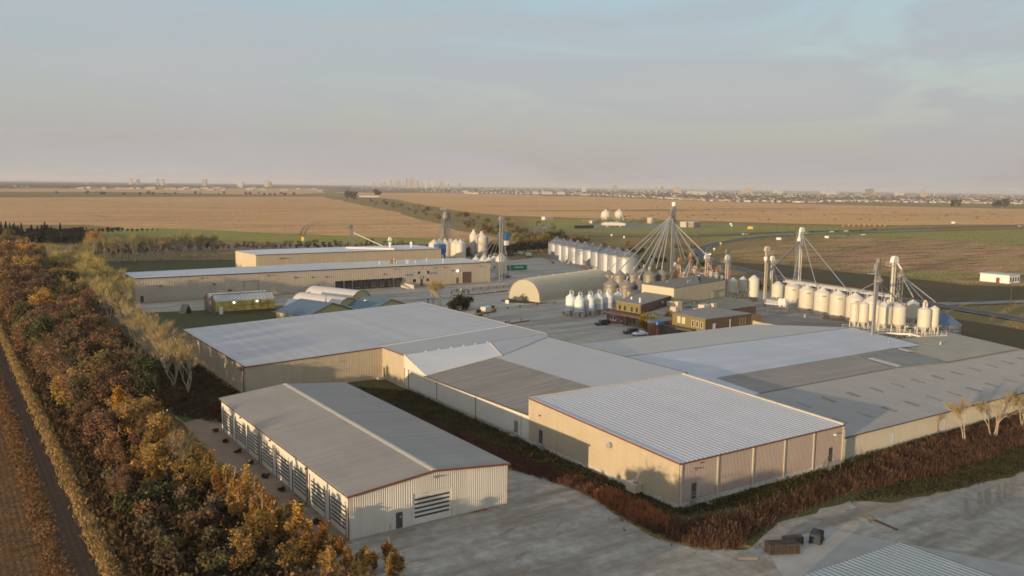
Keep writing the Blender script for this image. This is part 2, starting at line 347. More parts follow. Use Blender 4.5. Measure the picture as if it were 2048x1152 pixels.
g_dirt = ground_mat('brown_dirt_lane', (0.25, 0.18, 0.14), (0.30, 0.225, 0.175), (0.17, 0.13, 0.08), 0.12, 0.6)
g_asph = ground_mat('asphalt', (0.105, 0.10, 0.10), (0.135, 0.13, 0.125), (0.085, 0.085, 0.085), 0.03, 1.0, bump=0.0, rough=0.8)
g_concr_road = ground_mat('pale_road', (0.25, 0.235, 0.215), (0.29, 0.27, 0.245), (0.2, 0.19, 0.175), 0.03, 0.5, bump=0.0)
g_track = ground_mat('tilled_track', (0.088, 0.052, 0.031), (0.115, 0.07, 0.043), (0.062, 0.038, 0.025), 0.2, 1.2, furrow=(0.42, 'X', 0.6, (0.055, 0.036, 0.026)))
g_rows = ground_mat('corn_stubble_rows', (0.20, 0.112, 0.05), (0.24, 0.145, 0.068), (0.13, 0.07, 0.034), 0.15, 1.4, furrow=(0.42, 'X', 0.7, (0.11, 0.06, 0.03)))
g_strip = ground_mat('dry_grass_strip', (0.36, 0.25, 0.10), (0.30, 0.19, 0.08), (0.22, 0.13, 0.06), 0.25, 1.6)
g_floor = ground_mat('woodland_floor', (0.085, 0.06, 0.03), (0.12, 0.08, 0.04), (0.06, 0.05, 0.022), 0.12, 0.8)
g_rail = ground_mat('rail_ballast', (0.18, 0.165, 0.16), (0.21, 0.2, 0.19), (0.12, 0.11, 0.11), 0.05, 0.5, bump=0.0)

def sheet(name, pts, z, m, jit=0.0, step=4.0, px=False):
    P = [at(x, y, z) for x, y in pts] if px else [Vector((x, y, z)) for x, y in pts]
    r = random.Random(name); Q = []
    for a, b in zip(P, P[1:]+P[:1]):
        k = max(1, min(60, int((b-a).length/step))) if jit else 1
        off = 0.0
        for i in range(k):
            off = off*0.6+r.uniform(-jit, jit); q = a.lerp(b, i/k); d = (b-a).normalized()
            Q.append(q+Vector((-d.y, d.x, 0))*(off if i else 0))
    me = bpy.data.meshes.new(name); bm = bmesh.new(); f = bm.faces.new([bm.verts.new(q) for q in Q])
    f.normal_update()
    if f.normal.z < 0: f.normal_flip()
    bmesh.ops.triangulate(bm, faces=[f]); bm.to_mesh(me); bm.free(); me.materials.append(m)
    o = bpy.data.objects.new(name, me); COL.objects.link(o); o['kind'] = 'structure'; return o
def strip(name, pts, w, z, m, px=True, kind='structure'):
    P = [at(x, y, z) if px else Vector((x, y, z)) for x, y in pts]
    # smooth the line
    Q = []
    for i in range(len(P)-1):
        p0, p1, p2, p3 = P[max(0, i-1)], P[i], P[i+1], P[min(len(P)-1, i+2)]
        for k in range(6):
            t = k/6; Q.append(0.5*((2*p1)+(p2-p0)*t+(2*p0-5*p1+4*p2-p3)*t*t+(3*p1-p0-3*p2+p3)*t**3))
    Q.append(P[-1]); b = MB()
    for i, q in enumerate(Q):
        d = (Q[min(i+1, len(Q)-1)]-Q[max(i-1, 0)]).normalized(); s = Vector((-d.y, d.x, 0))*w/2; b.v += [q+s, q-s]
    b.f = [(2*i+1, 2*i+3, 2*i+2, 2*i) for i in range(len(Q)-1)]
    for v in b.v: v.z = z
    o = struct(name, b, m, kind); return o, Q

G = MB(); S = 26000
G.quad((-S, -S, 0), (S, -S, 0), (S, S, 0), (-S, S, 0)); struct('ground', G, g_earth)
sheet('stubble_field', [(-900, 397.5), (640, 393), (720, 409), (800, 428), (880, 452), (1000, 477), (960, 487), (880, 489), (600, 484), (430, 473), (260, 462), (180, 450), (-900, 446)], 0.10, g_stubble, 6, 40, True)
sheet('far_stubble', [(-900, 377.2), (300, 377.2), (640, 378), (652, 386), (560, 389.5), (470, 388.5), (230, 383.5), (-900, 384.5)], 0.10, g_stubble, 20, 200, True)
sheet('green_crop_strip', [(-900, 384.5), (230, 384), (470, 389), (640, 391), (640, 393), (300, 396.3), (-900, 397.5)], 0.06, g_farg, 15, 120, True)
sheet('green_headland', [(215, 459), (330, 457), (600, 468), (950, 480), (960, 488), (600, 487), (300, 474), (190, 464)], 0.16, g_green, 4, 30, True)
sheet('ploughed_land', [(640, 376.5), (1000, 380.5), (1070, 384), (900, 386.5), (700, 386), (660, 383)], 0.06, g_ploughed, 30, 200, True)
sheet('tan_field', [(665, 383.8), (760, 385.5), (900, 386), (1150, 392), (1400, 402), (1500, 405), (1800, 413), (2048, 418), (2600, 425), (2600, 452), (2048, 449), (1800, 450.5), (1620, 448), (1390, 441), (1150, 436), (1000, 431), (900, 419), (800, 400)], 0.12, g_stubble_r, 8, 60, True)
sheet('far_dark_margin', [(960, 383), (1070, 385.5), (1250, 393), (1100, 392.2)], 0.2, g_ploughed, 10, 80, True)
for i, (a, b, w) in enumerate((((1030, 421.5), (1640, 416), 9), ((1430, 418.5), (1650, 420.2), 6), ((1660, 428), (1960, 432), 10), ((1050, 421.5), (1380, 420.7), 8))):
    strip('field_ditch', [a, ((a[0]+b[0])/2, (a[1]+b[1])/2+0.3), b], w, 0.3, g_ditch)
strip('field_ditch', [(1030, 421.3), (1250, 421.0), (1460, 417.5), (1630, 417.2)], 8, 0.34, g_ditch)
for a, b, w in (((90, 397.5), (245, 405), 14), ((620, 415.5), (690, 416.5), 22), ((420, 416), (450, 415), 16), ((170, 430), (215, 433), 9)):
    strip('field_weeds', [a, ((a[0]+b[0])/2, (a[1]+b[1])/2-0.6), b], w, 0.2, g_green)
g_tram = ground_mat('worn_stubble', (0.44, 0.27, 0.145), (0.50, 0.32, 0.165), (0.37, 0.22, 0.13), 0.01, 0.15, bump=1.0, bscale=1.3)
for k in range(26):
    y0 = rnd.uniform(402, 458); x0 = rnd.uniform(-60, 500); ln = rnd.uniform(150, 420); dy = ln*rnd.uniform(.012, .03)
    if x0+ln > 640+(y0-400)*3.6: continue
    strip('tramline', [(x0, y0), (x0+ln*.5, y0+dy*.5+rnd.uniform(-.3, .3)), (x0+ln, y0+dy)], rnd.uniform(1.5, 5), 0.15+k*.002, g_tram)
# wheel tracks curving over the stubble
strip('wheel_track', [(601, 470), (604, 460), (615, 450), (640, 443.5), (690, 442.5), (760, 443), (860, 458)], 1.2, 0.16, g_dirt)
strip('wheel_track', [(609, 471), (612, 461), (622, 451.5), (646, 444.8), (700, 443.6)], 1.2, 0.17, g_dirt)
sheet('verge_green', [(1045, 436), (1180, 440), (1400, 447.5), (1600, 452), (1850, 456), (1850, 458.5), (1700, 460), (1450, 465), (1250, 468), (1120, 462), (1050, 450)], 0.18, g_green, 4, 25, True)
sheet('median_green', [(1400, 476), (1560, 468.5), (1800, 461.5), (2300, 455), (2300, 458), (1850, 465), (1600, 473), (1440, 484)], 0.14, g_green, 2, 25, True)
sheet('station_gravel', [(1165, 455), (1200, 449.5), (1330, 450), (1400, 453), (1420, 455), (1390, 457.5), (1200, 457)], 0.24, g_concr_road, 2, 20, True)
strip('station_road', [(1050, 452.5), (1110, 458), (1180, 463), (1275, 468)], 7, 0.26, g_concr_road)
strip('station_road', [(1390, 457.5), (1440, 453.5), (1520, 453.8), (1600, 459), (1700, 460)], 8, 0.27, g_concr_road)
sheet('half_mown_field', [(1445, 513), (1490, 496), (1560, 484), (1700, 475), (1850, 469.5), (2048, 466), (2500, 462), (2500, 575), (2048, 571), (1930, 566), (1850, 556), (1700, 541), (1560, 527)], 0.12, g_tri, 3, 18, True)
sheet('field_edge_green', [(1560, 470.5), (1850, 465), (2300, 458), (2300, 492), (2048, 488), (1900, 480), (1830, 474), (1700, 476)], 0.16, g_green, 3, 20, True)
sheet('ditch_grass', [(1430, 522), (1560, 529), (1700, 545), (1850, 560), (1930, 570), (2500, 588), (2500, 614), (2048, 604), (1860, 602), (1700, 574), (1560, 552), (1480, 536)], 0.14, g_ditch, 2, 15, True)
sheet('ramp_verge', [(1480, 560), (1700, 598), (1860, 628), (2048, 660), (2500, 720), (2500, 760), (2048, 700), (1850, 668), (1600, 600)], 0.10, g_ditch, 2, 12, True)
strip('dirt_track', [(1780, 464.5), (1860, 468.5), (1960, 474), (2100, 482)], 4, 0.3, g_concr_road)
# highway: two carriageways, ramp that curls round the field, and the side road
strip('highway', [(1020, 461), (1120, 470), (1250, 472.5), (1420, 471), (1550, 465), (1700, 461), (1850, 456.5), (2060, 451.5), (2600, 442)], 13, 0.30, g_asph)
strip('highway', [(1470, 478.5), (1560, 471.2), (1700, 466.5), (1850, 462.5), (2060, 457.0), (2600, 447)], 11, 0.30, g_asph)
RAMP = [(1760, 463.5), (1640, 468.3), (1540, 474), (1470, 480.5), (1420, 490), (1399, 502), (1412, 517), (1460, 533), (1530, 549), (1620, 568), (1720, 588), (1850, 606), (1950, 622), (2060, 641), (2400, 700)]
_, RQ = strip('ramp', RAMP, 9.5, 0.34, g_asph)
for off in (-4.3, 4.3):
    b = MB()
    for i, q in enumerate(RQ):
        d = (RQ[min(i+1, len(RQ)-1)]-RQ[max(i-1, 0)]).normalized(); s = Vector((-d.y, d.x, 0)); b.v += [q+s*(off+0.1), q+s*(off-0.1)]
    for v in b.v: v.z = 0.365
    b.f = [(2*i+1, 2*i+3, 2*i+2, 2*i) for i in range(len(RQ)-1)]; struct('edge_line', b, paint_white)
strip('side_road', [(1880, 607.5), (1960, 606), (2060, 602), (2400, 590)], 7, 0.31, g_concr_road)
# road beyond the woods on the left, with the verges either side
sheet('roadside_grass', [(-700, 500), (120, 497), (470, 488), (900, 484), (1010, 492), (900, 500), (500, 500), (-700, 512)], 0.12, g_dirt, 2, 20, True)
strip('left_road', [(-700, 499), (0, 496.5), (180, 494.5), (330, 491.8), (480, 489.2), (700, 487.5), (900, 489), (980, 494)], 7, 0.3, g_concr_road)
strip('left_road', [(-700, 513), (40, 506), (200, 500), (350, 497), (480, 494.5)], 6, 0.3, g_concr_road)
# railway that runs away to the horizon
RAIL = [(1240, 503), (1080, 474), (960, 447), (890, 434), (800, 415), (720, 399), (670, 387), (642, 380), (630, 376)]
strip('railway', RAIL, 8, 0.3, g_rail)
# yard and the near surfaces
sheet('yard_gravel', [(57, 328), (58, 305), (76, 301), (104, 298), (118, 262), (121, 228), (121, 140), (205, 140), (262, 188), (296, 240), (290, 300), (313, 345), (321, 408), (310, 428), (262, 410), (216, 392), (210, 329)], 0.02, g_gravel, 0.8, 6)
sheet('back_yard', [(210, 355), (240, 372), (285, 420), (262, 470), (215, 440), (205, 400)], 0.016, g_gravel, 0.8, 6)
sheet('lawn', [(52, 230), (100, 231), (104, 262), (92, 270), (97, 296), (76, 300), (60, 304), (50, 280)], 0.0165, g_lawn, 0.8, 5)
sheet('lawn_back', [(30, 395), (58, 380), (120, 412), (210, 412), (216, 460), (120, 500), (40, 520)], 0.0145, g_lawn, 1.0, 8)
sheet('woodland_floor', [(14.9, 60), (32, 60), (35, 95), (35.5, 165), (50, 178), (51.5, 228), (50, 300), (56, 330), (56, 400), (60, 520), (14.9, 640)], 0.012, g_floor, 0.3, 4)
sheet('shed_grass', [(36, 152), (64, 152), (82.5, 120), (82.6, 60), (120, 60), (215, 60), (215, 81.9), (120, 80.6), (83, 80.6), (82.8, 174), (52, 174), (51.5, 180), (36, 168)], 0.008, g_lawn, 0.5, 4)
sheet('front_gravel', [(36, 95.6), (40.4, 95.1), (64.3, 95.1), (72, 107), (75, 101), (75.5, 91), (74, 81), (73.5, 74.5), (76, 69.5), (80.5, 66.5), (86, 68.5), (91, 70.2), (98, 69.5), (106, 70.0), (110, 66.5), (122, 64.4), (137, 62.3), (165, 66.0), (170, 20), (20, 20), (30, 76)], 0.016, g_gravel2, 0.5, 2)
sheet('dirt_lane', [(35.2, 97), (40.6, 94), (40.6, 152), (50, 156), (46, 164), (36, 160)], 0.020, g_dirt, 0.25, 2)
sheet('shed_apron', [(64.2, 95.4), (72, 106), (69, 120), (66, 140), (64.2, 150)], 0.020, g_dirt, 0.4, 2)
sheet('field_track', [(10.4, 20), (13.6, 20), (13.6, 700), (10.4, 700)], 0.02, g_track, 0.12, 3)
sheet('dry_grass_strip', [(13.6, 20), (15.0, 20), (15.0, 640), (13.6, 640)], 0.024, g_strip, 0.12, 2)
sheet('corn_stubble', [(-90, 20), (10.4, 20), (10.4, 640), (-90, 640)], 0.018, g_rows, 0.0)
for (x, y, rx, ry, a) in ((78.5, 62.5, 2.2, 0.9, 0.5), (90.6, 61.6, 3.0, 1.4, 0.2), (104, 66.5, 4, 1.0, 0.9), (98, 66.5, 4.5, 1.2, -0.2), (47.5, 93.8, 2.2, 0.7, 0.1), (59, 87, 2.0, 0.5, 0.35), (56, 80, 1.6, 0.5, 0.5), (66, 85.5, 1.8, 0.3, 0.6), (64, 83, 1.5, 0.25, 0.6), (52, 76, 3, 1.0, 0.3), (45, 80, 2.4, 0.8, 0.2)):
    c_, s_ = math.cos(a), math.sin(a)
    sheet('dirt_patch', [(x+rx*w_*math.cos(t)*c_-ry*w_*math.sin(t)*s_, y+rx*w_*math.cos(t)*s_+ry*w_*math.sin(t)*c_) for t, w_ in [(k*math.pi/12, rnd.uniform(.45, 1.15)) for k in range(24)]], 0.024, g_stain, 0.12, 0.4)
for k in range(9):
    o_ = rnd.uniform(-1.5, 1.5); sheet('tyre_rut', [(114+k*2.0+o_, 57.0+k*0.25), (122+k*2.0+o_, 61.8+k*.1), (122.35+k*2.0+o_, 61.4+k*.1), (114.5+k*2.0+o_, 56.6+k*0.25)], 0.026+k*0.0012, g_stain, 0.14, .8)

# ------------------------------------------------------------------ near buildings
# --- gabled storage shed nearest the camera
SX0, SX1, SY0, SY1, SE, SR = 40.7, 64.1, 95.2, 151.6, 5.75, 6.9; SXM = 52.4
shed = thing('storage_shed', 'ribbed white metal shed with a low grey gable roof and a row of striped doors', 'shed', (SXM, (SY0+SY1)/2, 0))
door_y = [(145.0, 150.6), (137.6, 143.2), (131.0, 136.5), (124.0, 129.6), (116.9, 122.5), (110.0, 115.5), (103.2, 108.7), (96.3, 101.6)]
DH = 4.55
w = MB(); L = SX1-SX0; fdx0, fdx1 = 49.4, 55.3
wall(w, (SX0, SY0), (SX1, SY0), 0.0, [(0, SE), (L/2, SR), (L, SE)], [(fdx0-SX0, fdx1-SX0, 0, 4.2), (47.05-SX0, 48.0-SX0, 0.05, 2.2)], 0.30, 0.05)
part('front_wall', w, white_wall, shed)
w = MB(); wall(w, (SX0, SY1), (SX0, SY0), 0.0, [(0, SE), (SY1-SY0, SE)], [(SY1-b, SY1-a, 0, DH) for a, b in door_y], 0.30, 0.04, (-1, 0, 0)); part('side_wall', w, pale_wall, shed)
w = MB(); wall(w, (SX1, SY0), (SX1, SY1), 0.0, [(0, SE), (SY1-SY0, SE)], [], 0.6, 0.04); wall(w, (SX1, SY1), (SX0, SY1), 0.0, [(0, SE), (L/2, SR), (L, SE)], [], 0.6, 0.04); part('rear_wall', w, white_wall, shed)
sl_ = (SR-SE)/(SXM-SX0); ov = 0.35
r1 = MB().ribs((SX0-ov, SY0-ov, SE-sl_*ov+.06), (SX0-ov, SY1+ov, SE-sl_*ov+.06), (SXM, SY1+ov, SR+.06), (SXM, SY0-ov, SR+.06), 0.42, 0.085, (0, 0, 1)); part('roof', r1, roof_grey, shed)
r2 = MB().ribs((SXM, SY0-ov, SR+.06), (SXM, SY1+ov, SR+.06), (SX1+ov, SY1+ov, SE-sl_*ov+.06), (SX1+ov, SY0-ov, SE-sl_*ov+.06), 0.42, 0.06, (0, 0, 1)); part('roof', r2, roof_grey, shed)
part('ridge_cap', MB().slab([(SXM-.45, SY0-ov, SR+.10), (SXM, SY0-ov, SR+.17), (SXM, SY1+ov, SR+.17), (SXM-.45, SY1+ov, SR+.10)], .03).slab([(SXM, SY0-ov, SR+.17), (SXM+.45, SY0-ov, SR+.10), (SXM+.45, SY1+ov, SR+.10), (SXM, SY1+ov, SR+.17)], .03), trim_cream, shed)
for sgn, xa in ((1, SX0-ov), (-1, SX1+ov)):
    for yy in (SY0-ov-.07, SY1+ov+.02):
        part('rake_trim', MB().add([(xa, yy, SE-sl_*ov-.16), (SXM, yy, SR-.16), (SXM, yy, SR+.13), (xa, yy, SE-sl_*ov+.13), (xa, yy+.05, SE-sl_*ov-.16), (SXM, yy+.05, SR-.16), (SXM, yy+.05, SR+.13), (xa, yy+.05, SE-sl_*ov+.13)], ((0, 1, 2, 3), (7, 6, 5, 4), (3, 2, 6, 7), (0, 4, 5, 1))), trim_brown, shed)
part('eave_gutter', MB().box(SX0-ov-.10, SY0-ov, SE-.14, SX0-ov, SY1+ov, SE+.0), trim_dark, shed)
for y_ in (SY0+.1, 109.3, 130.2):
    part('downspout', MB().path([(SX0-.38, y_, SE-.1), (SX0-.10, y_, SE-.45), (SX0-.10, y_, .25), (SX0-.45, y_, .1)], .06), trim_brown, shed)
part('corner_trim', MB().box(SX0-.06, SY0-.06, 0, SX0+.12, SY0-.052, SE-.1), trim_cream, shed); part('corner_trim', MB().box(SX1-.12, SY0-.07, 0, SX1+.06, SY0-.055, SE-.1), trim_cream, shed)
def striped_door(par, a, b, z1, nsl, left_face, name='overhead_door'):
    # panel in the opening with dark translucent bands; faces -X (left_face) along Y or -Y along X
    bz = z1/(nsl+2.2); d = 0.03
    def bx(m, s0, z0, s1, zz1, dd0, dd1):
        if left_face: return m.box(SX0+dd0, s0, z0, SX0+dd1, s1, zz1)
        return m.box(s0, SY0+dd0, z0, s1, SY0+dd1, zz1)
    pn = part(name, bx(MB(), a, 0, b, z1, .06, .12), pale_wall, par)
    for k in range(nsl):
        zc = bz*(1.75+k*1.0)
        part('slat', bx(MB(), a+.35, zc-bz*.22, b-.35, zc+bz*.22, .035, .058), slat_glass, pn)
    for aa, bb_ in ((a-.08, a), (b, b+.08)): part('door_frame', bx(MB(), aa, 0, bb_, z1+.08, -.05, .11), trim_dark if left_face else trim_cream, pn)
    return pn
for a, b in door_y: striped_door(shed, a+.02, b-.02, DH-.02, 6, True)
striped_door(shed, fdx0+.02, fdx1-.02, 4.18, 5, False)
pd = part('personnel_door', MB().box(47.07, SY0+.02, .05, 47.98, SY0+.07, 2.18), door_dark, shed); part('door_window', MB().box(47.62, SY0+.005, 1.45, 47.78, SY0+.018, 1.65), yard_white, pd)
for y_ in (139.8, 124.8, 109.6): part('wall_lamp', MB().box(SX0-.3, y_-.15, 5.0, SX0-.05, y_+.15, 5.2), trim_dark, shed)
part('wall_lamp', MB().obox((SXM+.4, SY0-.25, 6.0), (.7, .35, .14), 0, .3), steel, shed)
part('conduit', MB().tube((46.2, SY0-.08, .1), (46.2, SY0-.08, 1.0), .04), steel, shed)

# --- ribbed-roof warehouse at the corner ("corner warehouse")
CX0, CX1, CY0, CY1 = 82.9, 119.7, 80.8, 116.5; ZF, ZB = 6.45, 7.9; FD = 0.75
cw = thing('corner_warehouse', 'cream corner warehouse with bright finely ribbed roof above a concrete foundation', 'warehouse', ((CX0+CX1)/2, (CY0+CY1)/2, 0))
fnd = MB().box(CX0+.02, CY0+.02, -.3, CX1-.02, CY1, FD-.002); part('foundation', fnd, concrete, cw)
dl = (112.5, 113.6); drf = (116.1, 117.1); dnf = (85.4, 86.4)
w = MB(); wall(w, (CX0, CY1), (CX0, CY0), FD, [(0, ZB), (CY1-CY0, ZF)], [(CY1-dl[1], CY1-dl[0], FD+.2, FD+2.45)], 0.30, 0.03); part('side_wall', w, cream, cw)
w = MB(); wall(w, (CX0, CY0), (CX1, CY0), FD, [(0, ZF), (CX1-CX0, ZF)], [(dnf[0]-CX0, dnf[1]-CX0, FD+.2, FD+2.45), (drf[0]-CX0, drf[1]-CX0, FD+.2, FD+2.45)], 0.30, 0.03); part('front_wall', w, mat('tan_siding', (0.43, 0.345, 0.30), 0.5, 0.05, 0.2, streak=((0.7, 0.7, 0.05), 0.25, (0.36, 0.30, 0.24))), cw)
w = MB(); wall(w, (CX1, CY0), (CX1, CY1), 3.0, [(0, ZF), (CY1-CY0, ZB)], [], 0.45, 0.04); wall(w, (CX1, CY1), (CX0, CY1), 4.0, [(0, ZB), (CX1-CX0, ZB)], [], 0.45, 0.04); part('rear_wall', w, cream, cw)
part('roof', MB().ribs((CX0+.15, CY0-.1, ZF+.05), (CX1-.15, CY0-.1, ZF+.05), (CX1-.15, CY1-.1, ZB+.03), (CX0+.15, CY1-.1, ZB+.03), 0.88, 0.07, (0, 0, 1)), roof_galv, cw)
part('left_rake_cap', MB().add([(CX0-.08, CY0-.1, ZF-.12), (CX0-.08, CY1+.1, ZB-.12), (CX0-.08, CY1+.1, ZB+.12), (CX0-.08, CY0-.1, ZF+.16), (CX0+.3, CY1+.1, ZB+.14), (CX0+.3, CY0-.1, ZF+.17)], ((0, 3, 2, 1), (3, 5, 4, 2))), trim_brown, cw)
part('rake_cap', MB().slab([(CX0-.06, CY0-.1, ZF+.21), (CX0+.32, CY0-.1, ZF+.21), (CX0+.32, CY1+.1, ZB+.19), (CX0-.06, CY1+.1, ZB+.19)], .04), roof_galv, cw)
part('rake_cap', MB().add([(CX1-.35, CY0-.1, ZF+.30), (CX1+.1, CY0-.1, ZF+.30), (CX1+.1, CY1+.1, ZB+.25), (CX1-.35, CY1+.1, ZB+.25), (CX1-.35, CY0-.1, ZF+.05), (CX1-.35, CY1+.1, ZB+.03)], ((0, 1, 2, 3), (4, 0, 3, 5))), trim_cream, cw)
part('rear_parapet', MB().box(CX0-.06, CY1-.1, ZB-.2, CX1+.1, CY1+.12, ZB+.22), trim_cream, cw)
part('front_eave', MB().box(CX0-.08, CY0-.18, ZF-.16, CX1+.1, CY0-.102, ZF+.06), trim_brown, cw)
for x_ in (CX0+.35, 90.5, 98.0, 105.1, 112.1, CX1-.15): part('column', MB().box(x_-.13, CY0-.17, FD-.3, x_+.13, CY0-.035, ZF-.165), trim_cream, cw)
part('corner_post', MB().box(CX0-.05, CY1-.15, FD, CX0+.05, CY1+.10, ZB), trim_cream, cw)
def raised_door(par, x, y, z, face, m=door_dark):
    d = MB().box(x-.47, y+.02, z, x+.47, y+.07, z+2.15) if face == 'y' else MB().box(x+.02, y-.5, z, x+.07, y+.5, z+2.15)
    return part('personnel_door', d, m, par)
raised_door(cw, 85.9, CY0, FD+.22, 'y'); raised_door(cw, 116.6, CY0, FD+.22, 'y'); raised_door(cw, CX0, 113.05, FD+.22, 'x')
def steps(label, x, y, ztop, dirx, diry, n, w_, lx=1.5):
    """metal landing at (x, y) with n steps going down along (dirx, diry); railings on both sides"""
    t = thing('steel_stair', label, 'stair', (x, y, 0)); d = Vector((dirx, diry, 0)); s = Vector((-diry, dirx, 0))
    c = Vector((x, y, 0)); rot = math.atan2(diry, dirx)
    part('landing', MB().obox(c+Vector((0, 0, ztop-.04)), (lx, w_, .06), rot), steel, t)
    for k in range(n):
        part('step', MB().obox(c+d*(lx/2+.14+k*.27)+Vector((0, 0, ztop-(k+1)*ztop/(n+1))), (.25, w_, .04), rot), steel, t)
    for sg in (-1, 1):
        e = s*sg*(w_/2-.02); a = c-d*lx/2+e; b = c+d*lx/2+e; q = c+d*(lx/2+.14+n*.27)+e; rl = MB()
        for h in (.55, 1.0): rl.path([a+Vector((0, 0, ztop+h)), b+Vector((0, 0, ztop+h)), q+Vector((0, 0, h*.9))], .025, 5)
        for p_, z0 in ((a, 0), (b, 0)): rl.tube(p_+Vector((0, 0, 0)), p_+Vector((0, 0, ztop+1.0)), .03, 5)
        rl.tube(q, q+Vector((0, 0, .9)), .03, 5); part('railing', rl, steel, t)
    return t
steps('grey steel stair leading down from the side door of the corner warehouse', CX0-.75, 113.0, FD+.2, 0, -1, 5, 1.2)
steps('small steel landing at the front door nearest the warehouse corner', 86.1, CY0-.85, FD+.2, 1, 0, 3, 1.3, 1.9)
steps('steel stair with railings at the far front door beside the downspouts', 116.4, CY0-.85, FD+.2, -1, 0, 4, 1.4, 1.6)
ac = thing('air_conditioner', 'beige air conditioning unit with round fan guard against the lit side wall', 'air conditioner', (CX0-.85, 88.9, 0))
part('cabinet', MB().box(CX0-1.5, 87.9, .25, CX0-.1, 89.9, 1.55), trim_cream, ac); part('fan_guard', MB().lathe(CX0-.8, 88.5, [(.5, 1.56), (.5, 1.62), (.42, 1.63), (.42, 1.57)], 14), steel_dull, ac); part('base', MB().box(CX0-1.6, 87.7, 0, CX0-.03, 90.1, .24), wood, ac)
part('vent_hood', MB().lathe(CX0-.35, 95.1, [(.05, 5.0), (.42, 5.05), (.42, 5.45), (.2, 5.75), (.05, 5.8)], 12), steel, cw)
part('wall_lamp', MB().box(CX0-.25, 113.1, 5.55, CX0-.04, 113.4, 5.75), trim_dark, cw)
part('wall_lamp', MB().obox((85.6, CY0-.35, 5.3), (.75, .5, .12), .2, .2), steel, cw); part('wall_lamp', MB().box(86.9, CY0-.2, 5.85, 87.2, CY0-.04, 6.0), trim_brown, cw)
part('wall_lamp', MB().obox((117.0, CY0-.45, 5.4), (.9, .5, .14), .3, .2), paint_white, cw)
for x_ in (CX1+.12, CX1+.42): part('downspout', MB().tube((x_, CY0-.1, .2), (x_, CY0-.1, 5.6 if x_ < CX1+.2 else 3.8), .09), trim_cream, cw)
part('gutter_box', MB().box(CX1-.0, CY0-.25, 3.8, CX1+.65, CY0+.02, 4.0), trim_cream, cw)

# --- lower annex between the corner warehouse and the flat-roofed warehouse
AX0, AX1, AY0, AY1 = 83.0, 121.0, 116.7, 163.4; E0, E1, RZ = 4.95, 4.35, 8.0
an = thing('annex_building', 'long low white annex with half brown half pale roof, joining two warehouses', 'warehouse', ((AX0+AX1)/2, (AY0+AY1)/2, 0))
part('foundation', MB().box(AX0+.02, AY0, -.3, AX1-.02, AY1-.1, .55), concrete, an)
w = MB(); wall(w, (AX0, AY1-.05), (AX0, AY0), .55, [(0, E1), (AY1-AY0, E0)], [(163.35-121.1, 163.35-120.0, .85, 3.0)], 0.30, 0.03); part('side_wall', w, pale_wall, an)
raised_door(an, AX0, 120.55, .86, 'x', steel_dull)
steps('low steel step under the annex side door in the shade', AX0-.6, 120.5, .5, 0, 1, 2, 1.0, 1.2)
XB = 101.5; zb = lambda x, y: (E0+(E1-E0)*(y-AY0)/(AY1-AY0))*(AX1-x)/(AX1-AX0)+RZ*(x-AX0)/(AX1-AX0)
cr = lambda x, y, d=0.0: (x, y, zb(x, y)+d)
part('roof', MB().ribs(cr(AX0-.15, AY0), cr(AX0-.15, AY1), cr(XB, AY1), cr(XB, AY0), 0.5, 0.035, (0, 0, 1)), roof_tan, an)
part('roof', MB().ribs(cr(XB, AY0), cr(XB, AY1), cr(AX1, AY1), cr(AX1, AY0), 0.9, 0.03, (0, 0, 1)), mat('pale_blue_roof', (0.40, 0.41, 0.42), 0.45, 0.04, 0.1, metal=0.2), an)
part('eave_gutter', MB().add([(AX0-.28, AY0, E0-.13), (AX0-.28, AY1-9, E1+.1-.13), (AX0-.28, AY1-9, E1+.10+.06), (AX0-.28, AY0, E0+.06), (AX0-.12, AY0, E0+.06), (AX0-.12, AY1-9, E1+.16), (AX0-.12, AY0, E0-.13), (AX0-.12, AY1-9, E1-.03)], ((0, 3, 2, 1), (3, 4, 5, 2), (0, 1, 7, 6))), trim_dark, an)
for y_ in (118.9, 134.0, 149.0, 161.5): part('downspout', MB().tube((AX0-.12, y_, .3), (AX0-.12, y_, 4.4), .06), trim_dark if y_ > 120 else trim_cream, an)
w = MB(); wall(w, (AX1, AY0), (AX1, AY1), 2.0, [(0, RZ), (AY1-AY0, RZ)], [], 0.6, 0.04); part('rear_wall', w, cream, an)
w = MB(); wall(w, (AX0, AY0), (AX1, AY0), 3.0, [(0, E0-.05), (AX1-AX0, RZ-.02)], [], 0.45, 0.03); part('gable_wall', w, cream, an)
part('edge_trim', MB().tube(cr(AX1+.03, AY0, .03), cr(AX1+.03, AY1, .03), .08, 4), trim_dark, an)
# saddle roofs where the annex runs into the taller building
A_, B_, C_, D_, E_ = (83.25, 163.4, 7.35), (104.8, 163.4, 8.05), (83.0, 153.6, 4.62), (103.3, 156.0, zb(103.3, 156)+.06), (121.0, 163.4, 8.62)
part('saddle_roof', MB().slab([C_, D_, B_, A_], .08), roof_snow, an)
part('saddle_roof', MB().ribs(B_, E_, (121.0, 162.6, 8.1), D_, 0.55, 0.06, (0, 0, 1)), mat('shade_tinted_ribs', (0.36, 0.37, 0.42), 0.4, 0.05, 0.3, metal=0.25), an)  # second slope tinted blue-grey, its shade put into the roof colour
part('saddle_end', MB().poly([(82.98, 163.4, E1-.1), (82.98, 163.4, 7.35), (82.98, 153.6, 4.62), (82.98, 153.6, 4.3)]), pale_wall, an)
part('saddle_flashing', MB().tube(B_, D_, .14, 4), trim_cream, an); part('saddle_flashing', MB().tube((C_[0], C_[1], C_[2]+.03), (D_[0], D_[1], D_[2]+.03), .10, 4), trim_cream, an)
part('saddle_cap', MB().tube((82.95, 163.45, 4.4), (82.95, 163.45, 7.45), .12, 4), paint_white, an)
